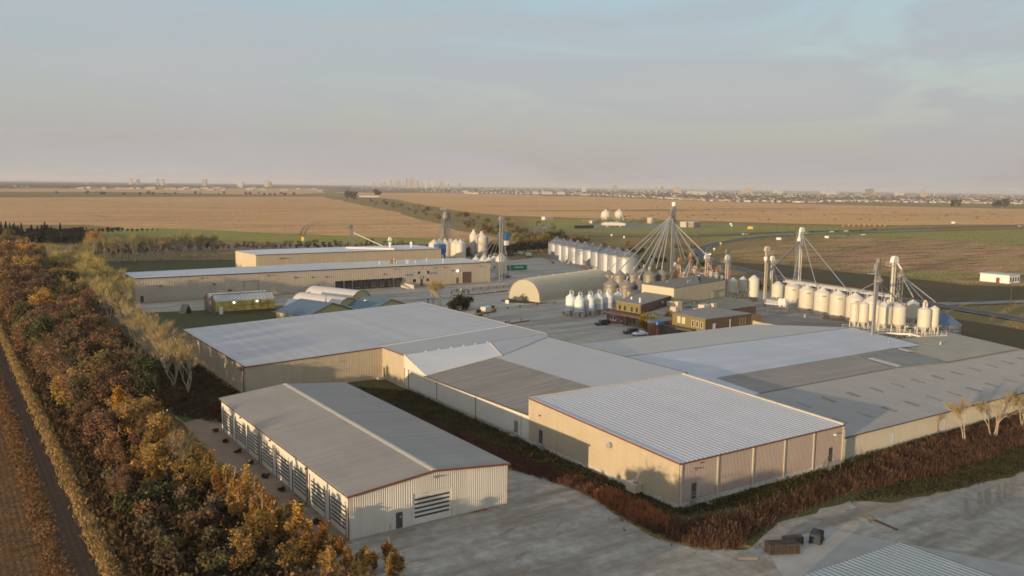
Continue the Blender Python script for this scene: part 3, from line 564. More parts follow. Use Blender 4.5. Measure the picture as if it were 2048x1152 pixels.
for k in range(6): part('snow_guard', MB().box(88+k*3.2, 163.3, 7.55+k*.105, 88.25+k*3.2, 163.5, 7.75+k*.105), paint_white, an)

# --- large flat-roofed warehouse behind
WX0, WX1, WYF, WYS, WYB = 52.0, 121.0, 174.6, 163.6, 227.5; wz = lambda x: 6.05+(x-WX0)*(8.62-6.05)/(WX1-WX0); WXS = 83.0
wh = thing('flat_roof_warehouse', 'broad warehouse with streaked pale flat roof and shadow-dappled left wall', 'warehouse', ((WX0+WX1)/2, 200, 0))
w = MB(); wall(w, (WX0, WYB), (WX0, WYF), 0, [(0, wz(WX0)), (WYB-WYF, wz(WX0))], [], 0.4, 0.035); part('side_wall', w, cream, wh)
w = MB(); wall(w, (WX0, WYF), (WXS, WYF), 0, [(0, wz(WX0)), (WXS-WX0, wz(WXS))], [], 0.4, 0.035); part('front_wall', w, cream, wh)
w = MB(); wall(w, (WXS, WYF), (WXS, WYS), 0, [(0, wz(WXS)), (WYF-WYS, wz(WXS)+.1)], [(.5, 1.45, .5, 2.7)], 0.4, 0.035); part('step_wall', w, cream, wh)
w = MB(); wall(w, (WXS, WYS), (WX1, WYS), 3, [(0, wz(WXS)), (WX1-WXS, wz(WX1))], [], 0.6, 0.03); wall(w, (WX1, WYS), (WX1, WYB), 0, [(0, wz(WX1)), (WYB-WYS, wz(WX1))], [], 0.8, 0.03); wall(w, (WX1, WYB), (WX0, WYB), 0, [(0, wz(WX1)), (WX1-WX0, wz(WX0))], [], 0.8, 0.03); part('rear_wall', w, cream, wh)
raised_door(wh, WXS, 173.6, .5, 'x', trim_dark)
rp = lambda x, y, d=0.04: (x, y, wz(x)+d)
YL = 178.0
part('roof', MB().ribs(rp(WX0-.2, YL), rp(WX0-.2, WYB+.2), rp(WX1+.1, WYB+.2), rp(WX1+.1, YL), 0.8, 0.03, (0, 0, 1)).poly([rp(WX0-.2, WYF-.15), rp(WXS, WYF-.15), rp(WXS, YL), rp(WX0-.2, YL)]), roof_lav, wh)
part('roof', MB().poly([rp(WXS, WYS), rp(WX1+.1, WYS), rp(WX1+.1, YL), rp(WXS, YL)]), mat('grey_membrane', (0.37, 0.37, 0.365), 0.5, 0.05, 0.12, metal=0.15), wh)
part('roof_seam', MB().tube(rp(WXS-.2, 175.0, .08), rp(WX1, YL, .08), .12, 4), paint_white, wh)
part('fascia', MB().add([(WX0-.22, WYF-.2, wz(WX0)-.2), (WXS-.1, WYF-.2, wz(WXS)-.2), (WXS-.1, WYF-.2, wz(WXS)+.07), (WX0-.22, WYF-.2, wz(WX0)+.07)], ((0, 1, 2, 3),)).box(WX0-.24, WYF-.2, wz(WX0)-.2, WX0-.21, WYB+.2, wz(WX0)+.07), trim_brown, wh)
part('fascia', MB().box(WXS-.12, WYS, wz(WXS)-.15, WXS-.08, WYF, wz(WXS)+.09), trim_brown, wh)
part('rear_edge', MB().box(WX1+.1, WYS, wz(WX1)-.1, WX1+.22, WYB+.2, wz(WX1)+.1), trim_cream, wh)
part('downspout', MB().path([(WX0-.1, WYF+.7, wz(WX0)-.3), (WX0-.3, WYF+.7, wz(WX0)-.6), (WX0-.3, WYF+.7, .2)], .1), door_dark, wh)
part('vent_hood', MB().box(WX0-.75, WYF+2.2, 4.9, WX0-.05, WYF+3.3, 5.5), steel_dull, wh)
part('wall_lamp', MB().box(WXS-.25, 174.0, 5.8, WXS-.05, 174.2, 6.0), paint_white, wh)
part('doorstep', MB().box(WXS-1.6, 173.0, 0, WXS-.05, 174.3, .45), concrete, wh)

# --- sprawling low warehouse on the right, roof in patches
lw = thing('low_warehouse', 'sprawling low warehouse with patchwork roof of pale blue, brown and grey sections', 'warehouse', (170, 115, 0))
LX0, LX1, LY0 = 119.9, 219.5, 81.9; ZE, ZR, ZT, ZP, ZQ = 3.9, 6.0, 6.55, 7.45, 6.5
dr = [(135.0, 136.0), (151.5, 152.5), (173, 174), (197, 198)]
w = MB(); wall(w, (LX0, LY0), (LX1, LY0), .3, [(0, ZE), (LX1-LX0, ZE)], [(a-LX0, b-LX0, .3, 2.4) for a, b in dr], 0.35, 0.03); part('front_wall', w, mat('pale_cream_siding', (0.58, 0.53, 0.42), 0.5, 0.05, 0.2, streak=((0.6, 0.6, 0.05), 0.3, (0.46, 0.41, 0.33))), lw)
part('foundation', MB().box(LX0+.05, LY0+.02, -.2, LX1, LY0+.3, .298), concrete, lw)
for a, b in dr: part('personnel_door', MB().box(a+.03, LY0+.02, .32, b-.03, LY0+.06, 2.38), paint_white, lw)
w = MB(); wall(w, (LX1, LY0), (LX1, 121), 0, [(0, ZE), (21.6, ZR), (39.1, ZR)], [], 0.8, 0.03); wall(w, (121, 156.5), (121, 116.8), 0, [(0, ZQ), (39.7, ZT)], [], 0.8, 0.03); part('end_wall', w, cream, lw)
roof_low = mat('grey_low_roof', (0.305, 0.295, 0.28), 0.5, 0.07, 0.2, metal=0.15, streak=((0.7, 0.05, 1), 0.4, (0.25, 0.24, 0.23)))
part('roof', MB().ribs((LX0, LY0-.25, ZE), (LX1, LY0-.25, ZE), (LX1-1.5, 103.3, ZR), (LX0+.1, 103.3, ZR), 0.75, 0.05, (0, 0, 1)), roof_low, lw)
part('eave_gutter', MB().box(LX0+.2, LY0-.36, ZE-.16, LX1, LY0-.26, ZE+.01), trim_dark, lw)
part('roof', MB().ribs((126.5, 103.3, ZR+.02), (168.5, 103.3, ZR+.02), (172.0, 115.2, ZT), (127.3, 115.2, ZT), 0.75, 0.04, (0, 0, 1)), roof_tan, lw)
part('roof', MB().slab([(168.5, 103.3, ZR+.14), (186.5, 101.2, ZR+.12), (189.0, 115.4, ZT+.1), (172.0, 115.2, ZT+.1)], .3), roof_square, lw)
part('roof', MB().ribs((186.5, 101.0, ZR+.04), (218.5, 100.6, ZR+.04), (224.0, 121.5, ZR+.5), (189.0, 121.5, ZR+.5), 0.8, 0.04, (0, 0, 1)), roof_olive, lw)
part('roof', MB().poly([(120.0, 103.3, ZR+.01), (126.5, 103.3, ZR+.01), (127.3, 115.2, ZT+.005), (189.0, 115.4, ZT+.005), (198.5, 114.0, ZT), (202.5, 136.0, ZP), (121.2, 137.0, ZP), (121.2, 116.6, ZT)]), roof_white, lw)
part('roof', MB().poly([(121.2, 137.0, ZP+.003), (202.5, 136.0, ZP+.003), (188.5, 156.8, ZQ), (121.2, 158.0, ZQ)]), mat('tan_white_membrane', (0.43, 0.41, 0.38), 0.55, 0.06, 0.1), lw)
part('roof_seam', MB().tube((121.2, 137.0, ZP+.02), (202.5, 136.0, ZP+.02), .10, 4), steel_dull, lw)
part('roof_seam', MB().tube((163, 136.4, ZP), (167, 115.3, ZT+.02), .06, 4), steel_dull, lw)
part('valley_flashing', MB().tube((126.3, 103.3, ZR+.02), (186.5, 103.3, ZR+.03), .12, 4), trim_dark, lw)
part('side_fascia', MB().walls([(198.5, 114.0, ZT-.01), (202.5, 136.0, ZP-.01), (188.5, 156.8, ZQ-.01)], 3.0, False), cream, lw)
part('rear_fascia', MB().walls([(224.0, 121.5, ZR+.48), (189.0, 121.5, ZR+.48)], 2.0, False), cream, lw)
part('roof_hatch', MB().slab([(171.4, 103.5, ZR+.25), (173.2, 103.6, ZR+.25), (173.8, 111.0, ZT+.1), (172.0, 111.0, ZT+.1)], .1), mat('dull_hatch', (0.42, 0.41, 0.39), 0.6, 0.08, 1), lw)
part('roof_hatch', MB().slab([(187.6, 111.0, ZT+.16), (189.2, 110.6, ZT+.16), (189.6, 114, ZT+.25), (188.2, 114, ZT+.25)], .1), MATS['dull_hatch'], lw)
sk = mat('skylight_panel', (0.20, 0.18, 0.145), 0.4, 0.2, 1.0)
zf = lambda y: ZE+(ZR-ZE)*(y-LY0+.25)/(103.3-LY0+.25)
for row, (ya, yb) in enumerate(((85.8, 88.6), (94.0, 96.8))):
    for k in range(12):
        xk = 127.5+k*7.3+row*1.2
        if xk < 214: part('skylight', MB().slab([(xk, ya, zf(ya)+.09), (xk+.75, ya, zf(ya)+.09), (xk+.75, yb, zf(yb)+.09), (xk, yb, zf(yb)+.09)], .04), sk, lw)
for (x_, y_) in ((205, 113), (194, 120)): part('roof_vent', MB().lathe(x_, y_, [(.25, ZR+.3), (.25, ZR+.9), (.4, ZR+.95), (.1, ZR+1.15)], 10), steel, lw)
# brown-roofed block behind the patchwork roof
bb = thing('brown_roof_block', 'low block with dark brown roof and cream end wall before the white tank row', 'warehouse', (212, 160, 0))
P7 = [at(1503, 640, 4.4), at(1532, 630, 4.3), at(1592, 632, 3.7), at(1740, 650, 3.2), at(1735, 668, 3.2), at(1560, 650, 4.0), at(1528, 646.5, 4.2)]
part('roof', MB().poly(P7[::-1]), roof_bitumen, bb); part('wall', MB().walls([p-Vector((0, 0, .01)) for p in P7], 0), cream, bb)
part('roof_vent', MB().lathe(*at(1610, 634, 5.9)[:2], [(.3, 5.7), (.3, 6.6), (.45, 6.65), (.1, 6.9)], 10), steel, bb)

# ------------------------------------------------------------------ buildings across the yard
# --- long dock building
DX0, DX1, DY0, DY1, DZ = 59.3, 211.5, 330.0, 355.5, 9.0
db = thing('dock_building', 'long cream building with pale flat roof and a row of dark loading docks', 'warehouse', ((DX0+DX1)/2, (DY0+DY1)/2, 0))
docks = [(135.9, 139.0), (140.1, 142.9), (143.9, 147.0), (147.7, 150.7), (151.1, 154.2), (155.0, 158.1), (158.8, 161.7), (162.9, 166.0)]
wins = [(171.6, 173.2, 1.6, 3.0, 0), (178.2, 179.6, 1.7, 3.0, 0), (171.9, 173.6, 5.1, 6.4, 1), (174.0, 175.2, 5.1, 6.3, 0), (175.3, 176.6, 5.1, 6.3, 1), (176.7, 178.0, 5.0, 6.2, 1), (178.6, 179.7, 5.0, 6.4, 0)]
pdo = [(60.8, 62.0, .1, 2.5), (128.0, 129.4, .1, 2.9), (175.3, 176.5, .1, 2.9), (193.5, 194.7, .1, 2.6)]
dfront = mat('dock_siding', (0.47, 0.40, 0.315), 0.5, 0.06, 0.12, streak=((0.5, 0.5, 0.05), 0.3, (0.38, 0.33, 0.28)), bump=0.05)
w = MB(); wall(w, (DX0, DY0), (DX1, DY0), 0, [(0, DZ), (DX1-DX0, DZ-.15)], [(a-DX0, b-DX0, .9, 3.9) for a, b in docks]+[(a-DX0, b-DX0, c, d) for a, b, c, d, _ in wins]+[(a-DX0, b-DX0, c, d) for a, b, c, d in pdo]+[(196.6-DX0, 201.6-DX0, .05, 5.0)], 0.9, 0.05); part('front_wall', w, dfront, db)
w = MB(); wall(w, (DX0, DY1), (DX0, DY0), 0, [(0, DZ-.4), (DY1-DY0, DZ)], [], 0.7, 0.05); part('side_wall', w, cream, db)
w = MB(); wall(w, (DX1, DY0), (DX1, DY1), 0, [(0, DZ-.15), (DY1-DY0, DZ-.2)], [], 0.9, 0.05); wall(w, (DX1, DY1), (DX0, DY1), 0, [(0, DZ-.2), (DX1-DX0, DZ-.4)], [], 1.2, 0.05); part('rear_wall', w, dfront, db)
part('roof', MB().ribs((DX0-.2, DY0-.2, DZ+.06), (140, DY0-.2, DZ+.04), (140, DY1, DZ+.25), (DX0-.2, DY1, DZ-.3), 1.5, .05, (0, 0, 1)), roof_white, db)
part('roof', MB().ribs((140, DY0-.2, DZ+.04), (DX1+.2, DY0-.2, DZ-.09), (DX1+.2, DY1, DZ-.1), (140, DY1, DZ+.25), 1.5, .05, (0, 0, 1)), mat('warm_pale_roof', (0.50, 0.48, 0.45), 0.5, 0.06, 0.1), db)
part('eave_trim', MB().box(DX0-.24, DY0-.3, DZ-.28, DX1+.24, DY0-.21, DZ+.09), trim_dark, db)
part('eave_trim', MB().box(DX0-.28, DY0-.2, DZ-.35, DX0-.21, DY1, DZ+.05), trim_dark, db)
for i, (a, b) in enumerate(docks):
    part('dock_shelter', MB().box(a-.15, DY0-.55, .75, a+.35, DY0-.06, 4.0).box(b-.35, DY0-.55, .75, b+.15, DY0-.06, 4.0).box(a+.35, DY0-.55, 3.45, b-.35, DY0-.06, 4.0), black, db)
    part('dock_door', MB().box(a, DY0+.1, .9, b, DY0+.16, 3.9), door_dark if i < 4 else mat('taupe_door', (0.16, 0.135, 0.115), 0.5, 0.1, 1.0), db)
    part('dock_bumper', MB().box(a-.1, DY0-.7, .3, b+.1, DY0-.06, .74), black, db)
    part('dock_lamp', MB().box((a+b)/2-.2, DY0-.4, 4.05, (a+b)/2+.2, DY0-.1, 4.22), trim_cream, db)
for a, b, c, d, l in wins:
    f = part('window', MB().box(a, DY0+.03, c, b, DY0+.08, d), paint_white if l else glass_dark, db)
    part('pane', MB().box(a+.1, DY0+.015, c+.1, b-.1, DY0+.028, d-.1), glass_dark if not l else mat('pale_blind', (0.42, 0.40, 0.36), 0.4, 0.1, 1.0), f)
for a, b, c, d in pdo: part('personnel_door', MB().box(a+.02, DY0+.05, c, b-.02, DY0+.1, d), door_dark, db)
part('roller_door', MB().ribs((201.6, DY0+.10, .05), (201.6, DY0+.10, 5.0), (196.6, DY0+.10, 5.0), (196.6, DY0+.10, .05), .35, .03, (0, -1, 0)), mat('brown_roller_door', (0.13, 0.085, 0.07), 0.5, 0.1, 0.8), db)
part('roller_frame', MB().box(196.3, DY0-.1, .05, 196.58, DY0+.02, 5.2), trim_cream, db); part('roller_frame', MB().box(201.62, DY0-.1, .05, 201.9, DY0+.02, 5.2), trim_cream, db)
part('sealed_doorway', MB().box(98.2, DY0-.08, .1, 98.4, DY0-.055, 6).box(104.0, DY0-.08, .1, 104.2, DY0-.055, 6).box(98.4, DY0-.08, 5.8, 104.0, DY0-.055, 6), steel_dull, db)
part('louvre', MB().box(92.2, DY0-.15, 2.3, 93.6, DY0-.052, 3.1), door_dark, db)
part('ramp', MB().add([(165.5, 321.5, 0), (167.2, 321.5, 0), (167.2, 329.5, 1.1), (165.5, 329.5, 1.1), (165.5, 321.5, -.1), (167.2, 321.5, -.1), (167.2, 329.5, -.1), (165.5, 329.5, -.1)], ((0, 1, 2, 3), (0, 3, 7, 4), (1, 5, 6, 2), (2, 6, 7, 3))).box(167.25, 321, 0, 167.5, 329.5, 1.7), concrete, db)
part('ramp_railing', MB().path([(165.6, 321.6, 1.0), (165.6, 329.4, 2.1)], .05, 4).tube((165.6, 321.6, 0), (165.6, 321.6, 1.0), .05, 4).tube((165.6, 325.5, .6), (165.6, 325.5, 1.55), .05, 4).tube((165.6, 329.4, 1.1), (165.6, 329.4, 2.1), .05, 4), mat('yellowed_rail', (0.45, 0.33, 0.16), 0.6, 0.2, 1.0), db)
# blue and white wall signs; their faint white lettering cannot be read in the photo and is built as small broken strokes
def strokes(par, x0, x1, y, z0, z1, m, seed, name='lettering'):
    r = random.Random(seed); b = MB(); x = x0
    while x < x1-.1:
        ww = r.uniform(.12, .26); b.box(x, y-.012, z0+r.uniform(0, .06), min(x+ww, x1), y, z1-r.uniform(0, .1)); x += ww+r.uniform(.06, .14)
    o = part(name, b, m, par); o['kind'] = 'stuff'; return o
for a, b, c, d, sd in ((168.2, 171.4, 4.6, 5.3, 1), (174.9, 176.9, 3.15, 4.0, 2), (180.0, 183.4, 4.9, 5.6, 3)):
    sg = tag(mesh_obj('wall_sign', MB().box(a, DY0-.12, c, b, DY0-.056, d), blue_paint), {1: 'blue wall sign with white lettering left of the upper office windows', 2: 'small blue sign above the office entrance door of the dock building', 3: 'blue wall sign right of the upper windows on the dock building'}[sd], 'sign')
    strokes(sg, a+.4, b-.4, DY0-.122, c+.2, d-.18, yard_white, sd)
for x_, z_ in ((68, 5.9), (87, 5.6), (82.5, 8.0), (108, 7.9), (119, 6.4), (126, 6.2), (132, 6.1), (158, 6.0), (163, 7.9), (182.5, 7.6), (187, 7.7), (206, 7.3), (191.5, 6.0)):
    part('wall_lamp', MB().obox((x_, DY0-.5, z_), (1.1, .8, .15), .2, .25), steel_dull if z_ > 7 else trim_dark, db)
lampm = bpy.data.materials.new('lit_lamp'); lampm.use_nodes = True; lampm.node_tree.nodes['Principled BSDF'].inputs['Emission Color'].default_value = (1, .93, .75, 1); lampm.node_tree.nodes['Principled BSDF'].inputs['Emission Strength'].default_value = 6
part('lit_wall_lamp', MB().obox((193.9, DY0-.4, 5.7), (.5, .4, .3)), lampm, db)
for x_, y_, h_ in ((160, 339, 1.5), (167, 339, 1.3), (168.3, 339, 1.4), (172.5, 338, 1.6), (173.3, 338, 1.6), (178, 340, 1.0), (190, 336, 1.9), (188, 348, 1.2), (172, 349, 1.4)):
    part('roof_vent', MB().lathe(x_, y_, [(.16, DZ-.2), (.16, DZ+h_), (.26, DZ+h_+.05), (.05, DZ+h_+.25)], 8), paint_white, db)
part('rooftop_unit', MB().box(166.6, 342, DZ, 170.2, 344, DZ+1.5), mat('tan_unit', (0.30, 0.24, 0.15), 0.6, 0.2, 1.5), db)

# --- taller building behind it
RX0, RX1, RY0, RY1, RH = 118.0, 212.0, 377.0, 408.0, 12.0
rb = thing('rear_building', 'tall cream building behind the long dock building, with a bright white roof', 'warehouse', ((RX0+RX1)/2, (RY0+RY1)/2, 0))
for nm, a, b, t, m_ in (('front_wall', (RX0, RY0), (RX1, RY0), [(0, RH), (94, RH)], cream), ('side_wall', (RX0, RY1), (RX0, RY0), [(0, RH-.4), (31, RH)], mat('sunlit_tint_siding', (0.55, 0.47, 0.34), 0.5, 0.05, 0.2)), ('rear_wall', (RX1, RY0), (RX1, RY1), [(0, RH), (31, RH-.2)], cream), ('rear_wall', (RX1, RY1), (RX0, RY1), [(0, RH-.2), (94, RH-.4)], cream)):  # side wall siding coloured lighter for the sun it faces
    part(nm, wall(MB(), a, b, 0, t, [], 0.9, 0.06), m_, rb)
part('roof', MB().ribs((RX0-.2, RY0-.2, RH+.04), (RX1+.2, RY0-.2, RH+.04), (RX1+.2, RY1, RH), (RX0-.2, RY1, RH-.2), 2.0, .05, (0, 0, 1)), roof_snow, rb)
part('eave_trim', MB().box(RX0-.24, RY0-.3, RH-.22, RX1+.24, RY0-.21, RH+.08), trim_brown, rb)
part('wall_lamp', MB().obox((129.5, RY0-.6, 10.2), (2.2, 1.0, .25), .1, .3), steel_dull, rb)
part('roof_conveyor', MB().add([(168.5, RY0+17, RH+.1), (186, RY0+.5, RH+.1), (186, RY0+2.2, RH+.1), (168.5, RY0+18.6, RH+.1), (168.5, RY0+17, RH+1.0), (186, RY0+.5, RH+1.0), (186, RY0+2.2, RH+1.0), (168.5, RY0+18.6, RH+1.0)], ((4, 5, 6, 7), (0, 1, 5, 4), (3, 0, 4, 7), (1, 2, 6, 5), (2, 3, 7, 6))), roof_snow, rb)
for x_, y_ in ((191.5, 393), (203, 392)):
    part('roof_blower', MB().lathe(x_, y_, [(.5, RH), (.5, RH+1.5), (.9, RH+1.9), (.9, RH+2.4), (.3, RH+2.8)], 10), paint_white, rb)
part('blue_roof_box', MB().box(214.5, 384, 9, 219, 389, 13.4), blue_paint, rb)
part('duct', MB().path([(212.1, 379, 9.2), (214.6, 379, 9.2), (215.3, 379, 8.4), (215.3, 379, 1)], .45, 8), blue_paint, rb)

# --- quonset hut
QO = Vector((187.2, 267.7, 0)); qa = R_(19.5); QL, QW, QH = 54.0, 14.6, 8.2
qh = thing('quonset_hut', 'arched quonset hut of cream corrugated steel with sunlit end wall', 'hut', tuple(QO), qa)
def arch(k, r=1.0, n=28): t = math.pi*k/n; return (-math.cos(t)*QW/2*r, math.sin(t)**.85*QH*r)
qb = MB(); ns = 28; pr = []
x = 0.0
while x < QL: pr += [(x, 1.0), (x+.55, 1.0), (x+.62, 1.03), (x+1.05, 1.03)]; x += 1.12
for x, r in pr:
    for k in range(ns+1): y, z = arch(k, r); qb.v.append(Vector((x, y, z)))
qb.f = [(i*(ns+1)+k, i*(ns+1)+k+1, (i+1)*(ns+1)+k+1, (i+1)*(ns+1)+k) for i in range(len(pr)-1) for k in range(ns)]
part('arched_roof', qb, quonset_m, qh, world=False)
for x, nm in ((.1, 'end_wall'), (QL-.4, 'rear_end_wall')):
    eb = MB().poly([(x, *arch(k, .995)) for k in range(ns+1)]); part(nm, eb, quonset_m, qh, world=False)
part('arch_rim', MB().path([(-.02, *arch(k, 1.015)) for k in range(ns+1)], .12, 5), steel_dull, qh, world=False)
part('base_kerb', MB().box(-.2, -QW/2-.3, 0, QL, -QW/2-.17, .5).box(-.2, QW/2+.17, 0, QL, QW/2+.3, .5), concrete, qh, world=False)
part('service_box', MB().box(-.9, -1.2, 0, -.1, .2, 1.9), mat('tan_box', (0.34, 0.25, 0.14), 0.7, 0.2, 1.0), qh, world=False)
for k in range(4): part('roof_vent', MB().lathe(10+k*10, 0, [(.15, QH), (.15, QH+.7), (.3, QH+.75), (.05, QH+.95)], 8), steel, qh, world=False)
b = MB()
sheet('lawn_patch', [(179.5, 273), (184.5, 274.5), (189, 261), (192.5, 259), (191, 257.5), (183, 260.5), (179, 267)], 0.028, g_lawn, 0.5, 1.5)

# --- offices in front of the elevators
of = thing('brick_office', 'low brick office with dark flat canopy roof and paired windows facing the parking yard', 'office', tuple(at(1232, 652)))
a0, a1 = Vector((181.0, 211.5, 0)), Vector((183.2, 196.6, 0)); od = (a1-a0).normalized(); on = Vector((od.y, -od.x, 0))
OA = [a0, a1, a1+(-on)*12+od*0, a0+(-on)*12]
if on.x > 0: on = -on; OA = [a0, a1, a1-on*12, a0-on*12]
def face_pt(s, z, out=0.0): p_ = a0+od*s+on*out; return (p_.x, p_.y, z)
part('wall', MB().prism([(p_.x, p_.y) for p_ in OA], 0, 3.2), brick, of)
part('roof', MB().slab([(p_.x, p_.y, 3.62) for p_ in (a0+on*.9-od*.6, a1+on*.9+od*.3, a1-on*12, a0-on*12-od*.6)], .4), mat('dark_canopy_roof', (0.10, 0.065, 0.06), 0.7, 0.12, 0.6), of)
def fbox(par, nm, s0, s1, z0, z1, m_, out=0.05):
    return part(nm, MB().add([face_pt(s0, z0, out), face_pt(s1, z0, out), face_pt(s1, z1, out), face_pt(s0, z1, out), face_pt(s0, z0, 0), face_pt(s1, z0, 0), face_pt(s1, z1, 0), face_pt(s0, z1, 0)], ((0, 1, 2, 3), (4, 5, 1, 0), (3, 2, 6, 7), (1, 5, 6, 2), (4, 0, 3, 7))), m_, par)
for s0, s1, z0, z1 in ((1.6, 2.7, .9, 2.6), (2.9, 4.0, .9, 2.6), (9.6, 10.6, .8, 2.6), (10.9, 11.9, .8, 2.6)):
    f_ = fbox(of, 'window', s0, s1, z0, z1, paint_white if s0 < 5 else trim_dark); fbox(f_, 'pane', s0+.12, s1-.12, z0+.35, z1-.12, glass_dark, .07)
dd = fbox(of, 'door', 6.0, 7.1, .1, 2.5, door_dark); fbox(dd, 'notice', 6.2, 6.6, .9, 1.5, yard_white, .07)
fbox(of, 'pier', 8.5, 9.1, 0, 3.2, brown_wall, .35); fbox(of, 'pier', 13.7, 14.9, 0, 3.2, door_dark, .08)
fbox(of, 'step', 5.6, 7.6, 0, .18, concrete, 1.2)
ub = thing('olive_office', 'two storey olive office block with grey sloping roof beside the brick office', 'office', tuple(at(1300, 610)))
U = [at(1232.8, 602, 6.6), at(1282, 609.8, 6.6), at(1344, 591, 6.6), at(1293.6, 583, 6.6)]
part('front_wall', MB().walls([U[0], U[1]], 0, False), olive_wall, ub); part('side_wall', MB().walls([U[1], U[2]], 0, False), mat('maroon_panel', (0.15, 0.07, 0.05), 0.6, 0.1, 0.6), ub); part('rear_wall', MB().walls([U[2], U[3], U[0]], 0, False), olive_wall, ub)
part('roof', MB().slab([U[0]+Vector((-.3, 0, .15)), U[1]+Vector((-.3, -.3, .15)), U[2]+Vector((0, -.3, .15)), U[3]+Vector((0, 0, .15))], .25), mat('grey_office_roof', (0.24, 0.225, 0.195), 0.7, 0.12, 0.4), ub)
def onface(A, B, s0, s1, z0, z1, out=.05):
    d_ = (B-A); d_.z = 0; L_ = d_.length; d_.normalize(); n_ = Vector((d_.y, -d_.x, 0)); n_ = n_ if n_.dot(Vector((-.5, -.8, 0))) > 0 else -n_
    q_ = lambda s, z, o: (A.x+d_.x*s*L_+n_.x*o, A.y+d_.y*s*L_+n_.y*o, z)
    return MB().add([q_(s0, z0, out), q_(s1, z0, out), q_(s1, z1, out), q_(s0, z1, out), q_(s0, z0, 0), q_(s1, z0, 0), q_(s1, z1, 0), q_(s0, z1, 0)], ((0, 1, 2, 3), (4, 5, 1, 0), (3, 2, 6, 7), (1, 5, 6, 2), (4, 0, 3, 7)))
for s in (.11, .32, .60, .80):
    f_ = part('window', onface(U[0], U[1], s, s+.085, 3.9, 5.5), trim_dark, ub); part('pane', onface(U[0], U[1], s+.012, s+.073, 4.05, 5.35, .07), glass_dark, f_)
part('downspout', MB().tube(U[0]+Vector((-.15, 0, 0)), (U[0].x-.15, U[0].y, 3.2), .08), trim_brown, ub); part('downspout', MB().tube(U[1]+Vector((-.15, .3, 0)), (U[1].x-.15, U[1].y+.3, 3.2), .08), trim_brown, ub)
for px_, py_ in ((1280, 600), (1280, 605), (1263, 598)): v_ = at(px_, py_, 6.8); part('roof_vent', MB().lathe(v_.x, v_.y, [(.3, 6.7), (.3, 7.3), (.45, 7.4), (.1, 7.6)], 10), paint_white, ub)
part('wall_fan', MB().lathe(*[(U[1].lerp(U[2], .63)).x-.2, (U[1].lerp(U[2], .63)).y-.6], [(.05, 4.9), (.5, 5.0), (.5, 5.8), (.05, 6.0)], 10), steel, ub)
be = thing('cream_process_block', 'tall cream block with brown flat roof behind the offices', 'building', tuple(at(1350, 600)))
BZ = 9.4
B4 = [at(1283.8, 568, BZ), at(1348, 577, BZ), at(1450, 560.5, BZ+.6), at(1400, 552, BZ)]
part('left_wall', wall(MB(), B4[0].xy, B4[1].xy, 0, [(0, BZ), ((B4[1]-B4[0]).xy.length, BZ)], [], .8, .05), mat('sunlit_tint_block_siding', (0.58, 0.50, 0.36), 0.5, 0.04, 0.2), be)  # left wall gets a paler siding, sunlight put into its colour
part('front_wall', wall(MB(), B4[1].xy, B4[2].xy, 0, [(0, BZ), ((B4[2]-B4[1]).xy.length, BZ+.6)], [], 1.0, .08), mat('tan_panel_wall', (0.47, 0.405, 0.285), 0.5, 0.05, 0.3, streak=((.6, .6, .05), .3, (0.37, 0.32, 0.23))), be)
part('rear_wall', MB().walls([B4[2], B4[3], B4[0]], 0, False), cream, be)
part('roof', MB().slab([p_+Vector((0, 0, .2)) for p_ in (B4[0], B4[1], B4[1].lerp(B4[2], .5), B4[3].lerp(B4[0], .05))], .3), roof_bitumen, be)
part('roof', MB().slab([p_+Vector((0, 0, .1)) for p_ in (B4[1].lerp(B4[2], .5), B4[2], B4[3])], .25), mat('dark_flat_roof', (0.12, 0.11, 0.095), 0.8, 0.15, 0.5), be)
part('wall_pipe', MB().path([B4[1].lerp(B4[2], .72)+Vector((0, -.4, -6.5)), B4[1].lerp(B4[2], .72)+Vector((0, -.4, -3.2)), B4[1].lerp(B4[2], .98)+Vector((0, -.4, -3.2))], .12), steel_dull, be)
for px_, py_ in ((1334, 566), (1375, 566), (1380, 565)): v_ = at(px_, py_, BZ+.2); part('roof_vent', MB().path([v_, v_+Vector((0, 0, .8)), v_+Vector((.5, 0, .9))], .18), steel, be)
an2 = thing('cream_side_block', 'small cream annex with pinkish roof between the grey bins and the tall block', 'building', tuple(at(1270, 590)))
S4 = [at(1255, 583, 5.2), at(1276, 587, 5.2), at(1290, 583, 5.2), at(1282, 579, 5.2)]
part('wall', MB().walls(S4, 0), cream, an2); part('roof', MB().slab([p_+Vector((0, 0, .15)) for p_ in S4], .2), roof_bitumen, an2)
# flat green-grey roofs and the olive block on the right of the office yard
fb = thing('flat_roof_office', 'low office wing with flat green grey roof crowded with rooftop units', 'office', tuple(at(1380, 620)))
FZ = 3.9
FP = [at(x_, y_, FZ) for x_, y_ in ((1284, 629), (1348, 608), (1430, 592), (1500, 600), (1512, 612), (1440, 622), (1350, 640), (1300, 646))]
part('wall', MB().walls(FP, 0), brick, fb); part('roof', MB().slab([p_+Vector((0, 0, .12)) for p_ in FP], .2), mat('green_grey_roof', (0.19, 0.185, 0.145), 0.85, 0.2, 0.5, c2=(0.23, 0.225, 0.18)), fb)
for px_, py_, w_, h_, m_ in ((1352, 622, 3.4, 1.5, paint_rust), (1342, 612, 2.6, 1.6, trim_cream), (1356, 612, 2.4, 1.6, trim_cream), (1408, 617, 3.4, 1.4, trim_cream), (1427, 616, 1.8, 1.6, paint_rust), (1396, 628, 2.6, 1.8, trim_cream)):
    v_ = at(px_, py_, FZ+.1); part('rooftop_unit', MB().obox((v_.x, v_.y, FZ+.1+h_/2), (w_, w_*.7, h_), .15), m_, fb)
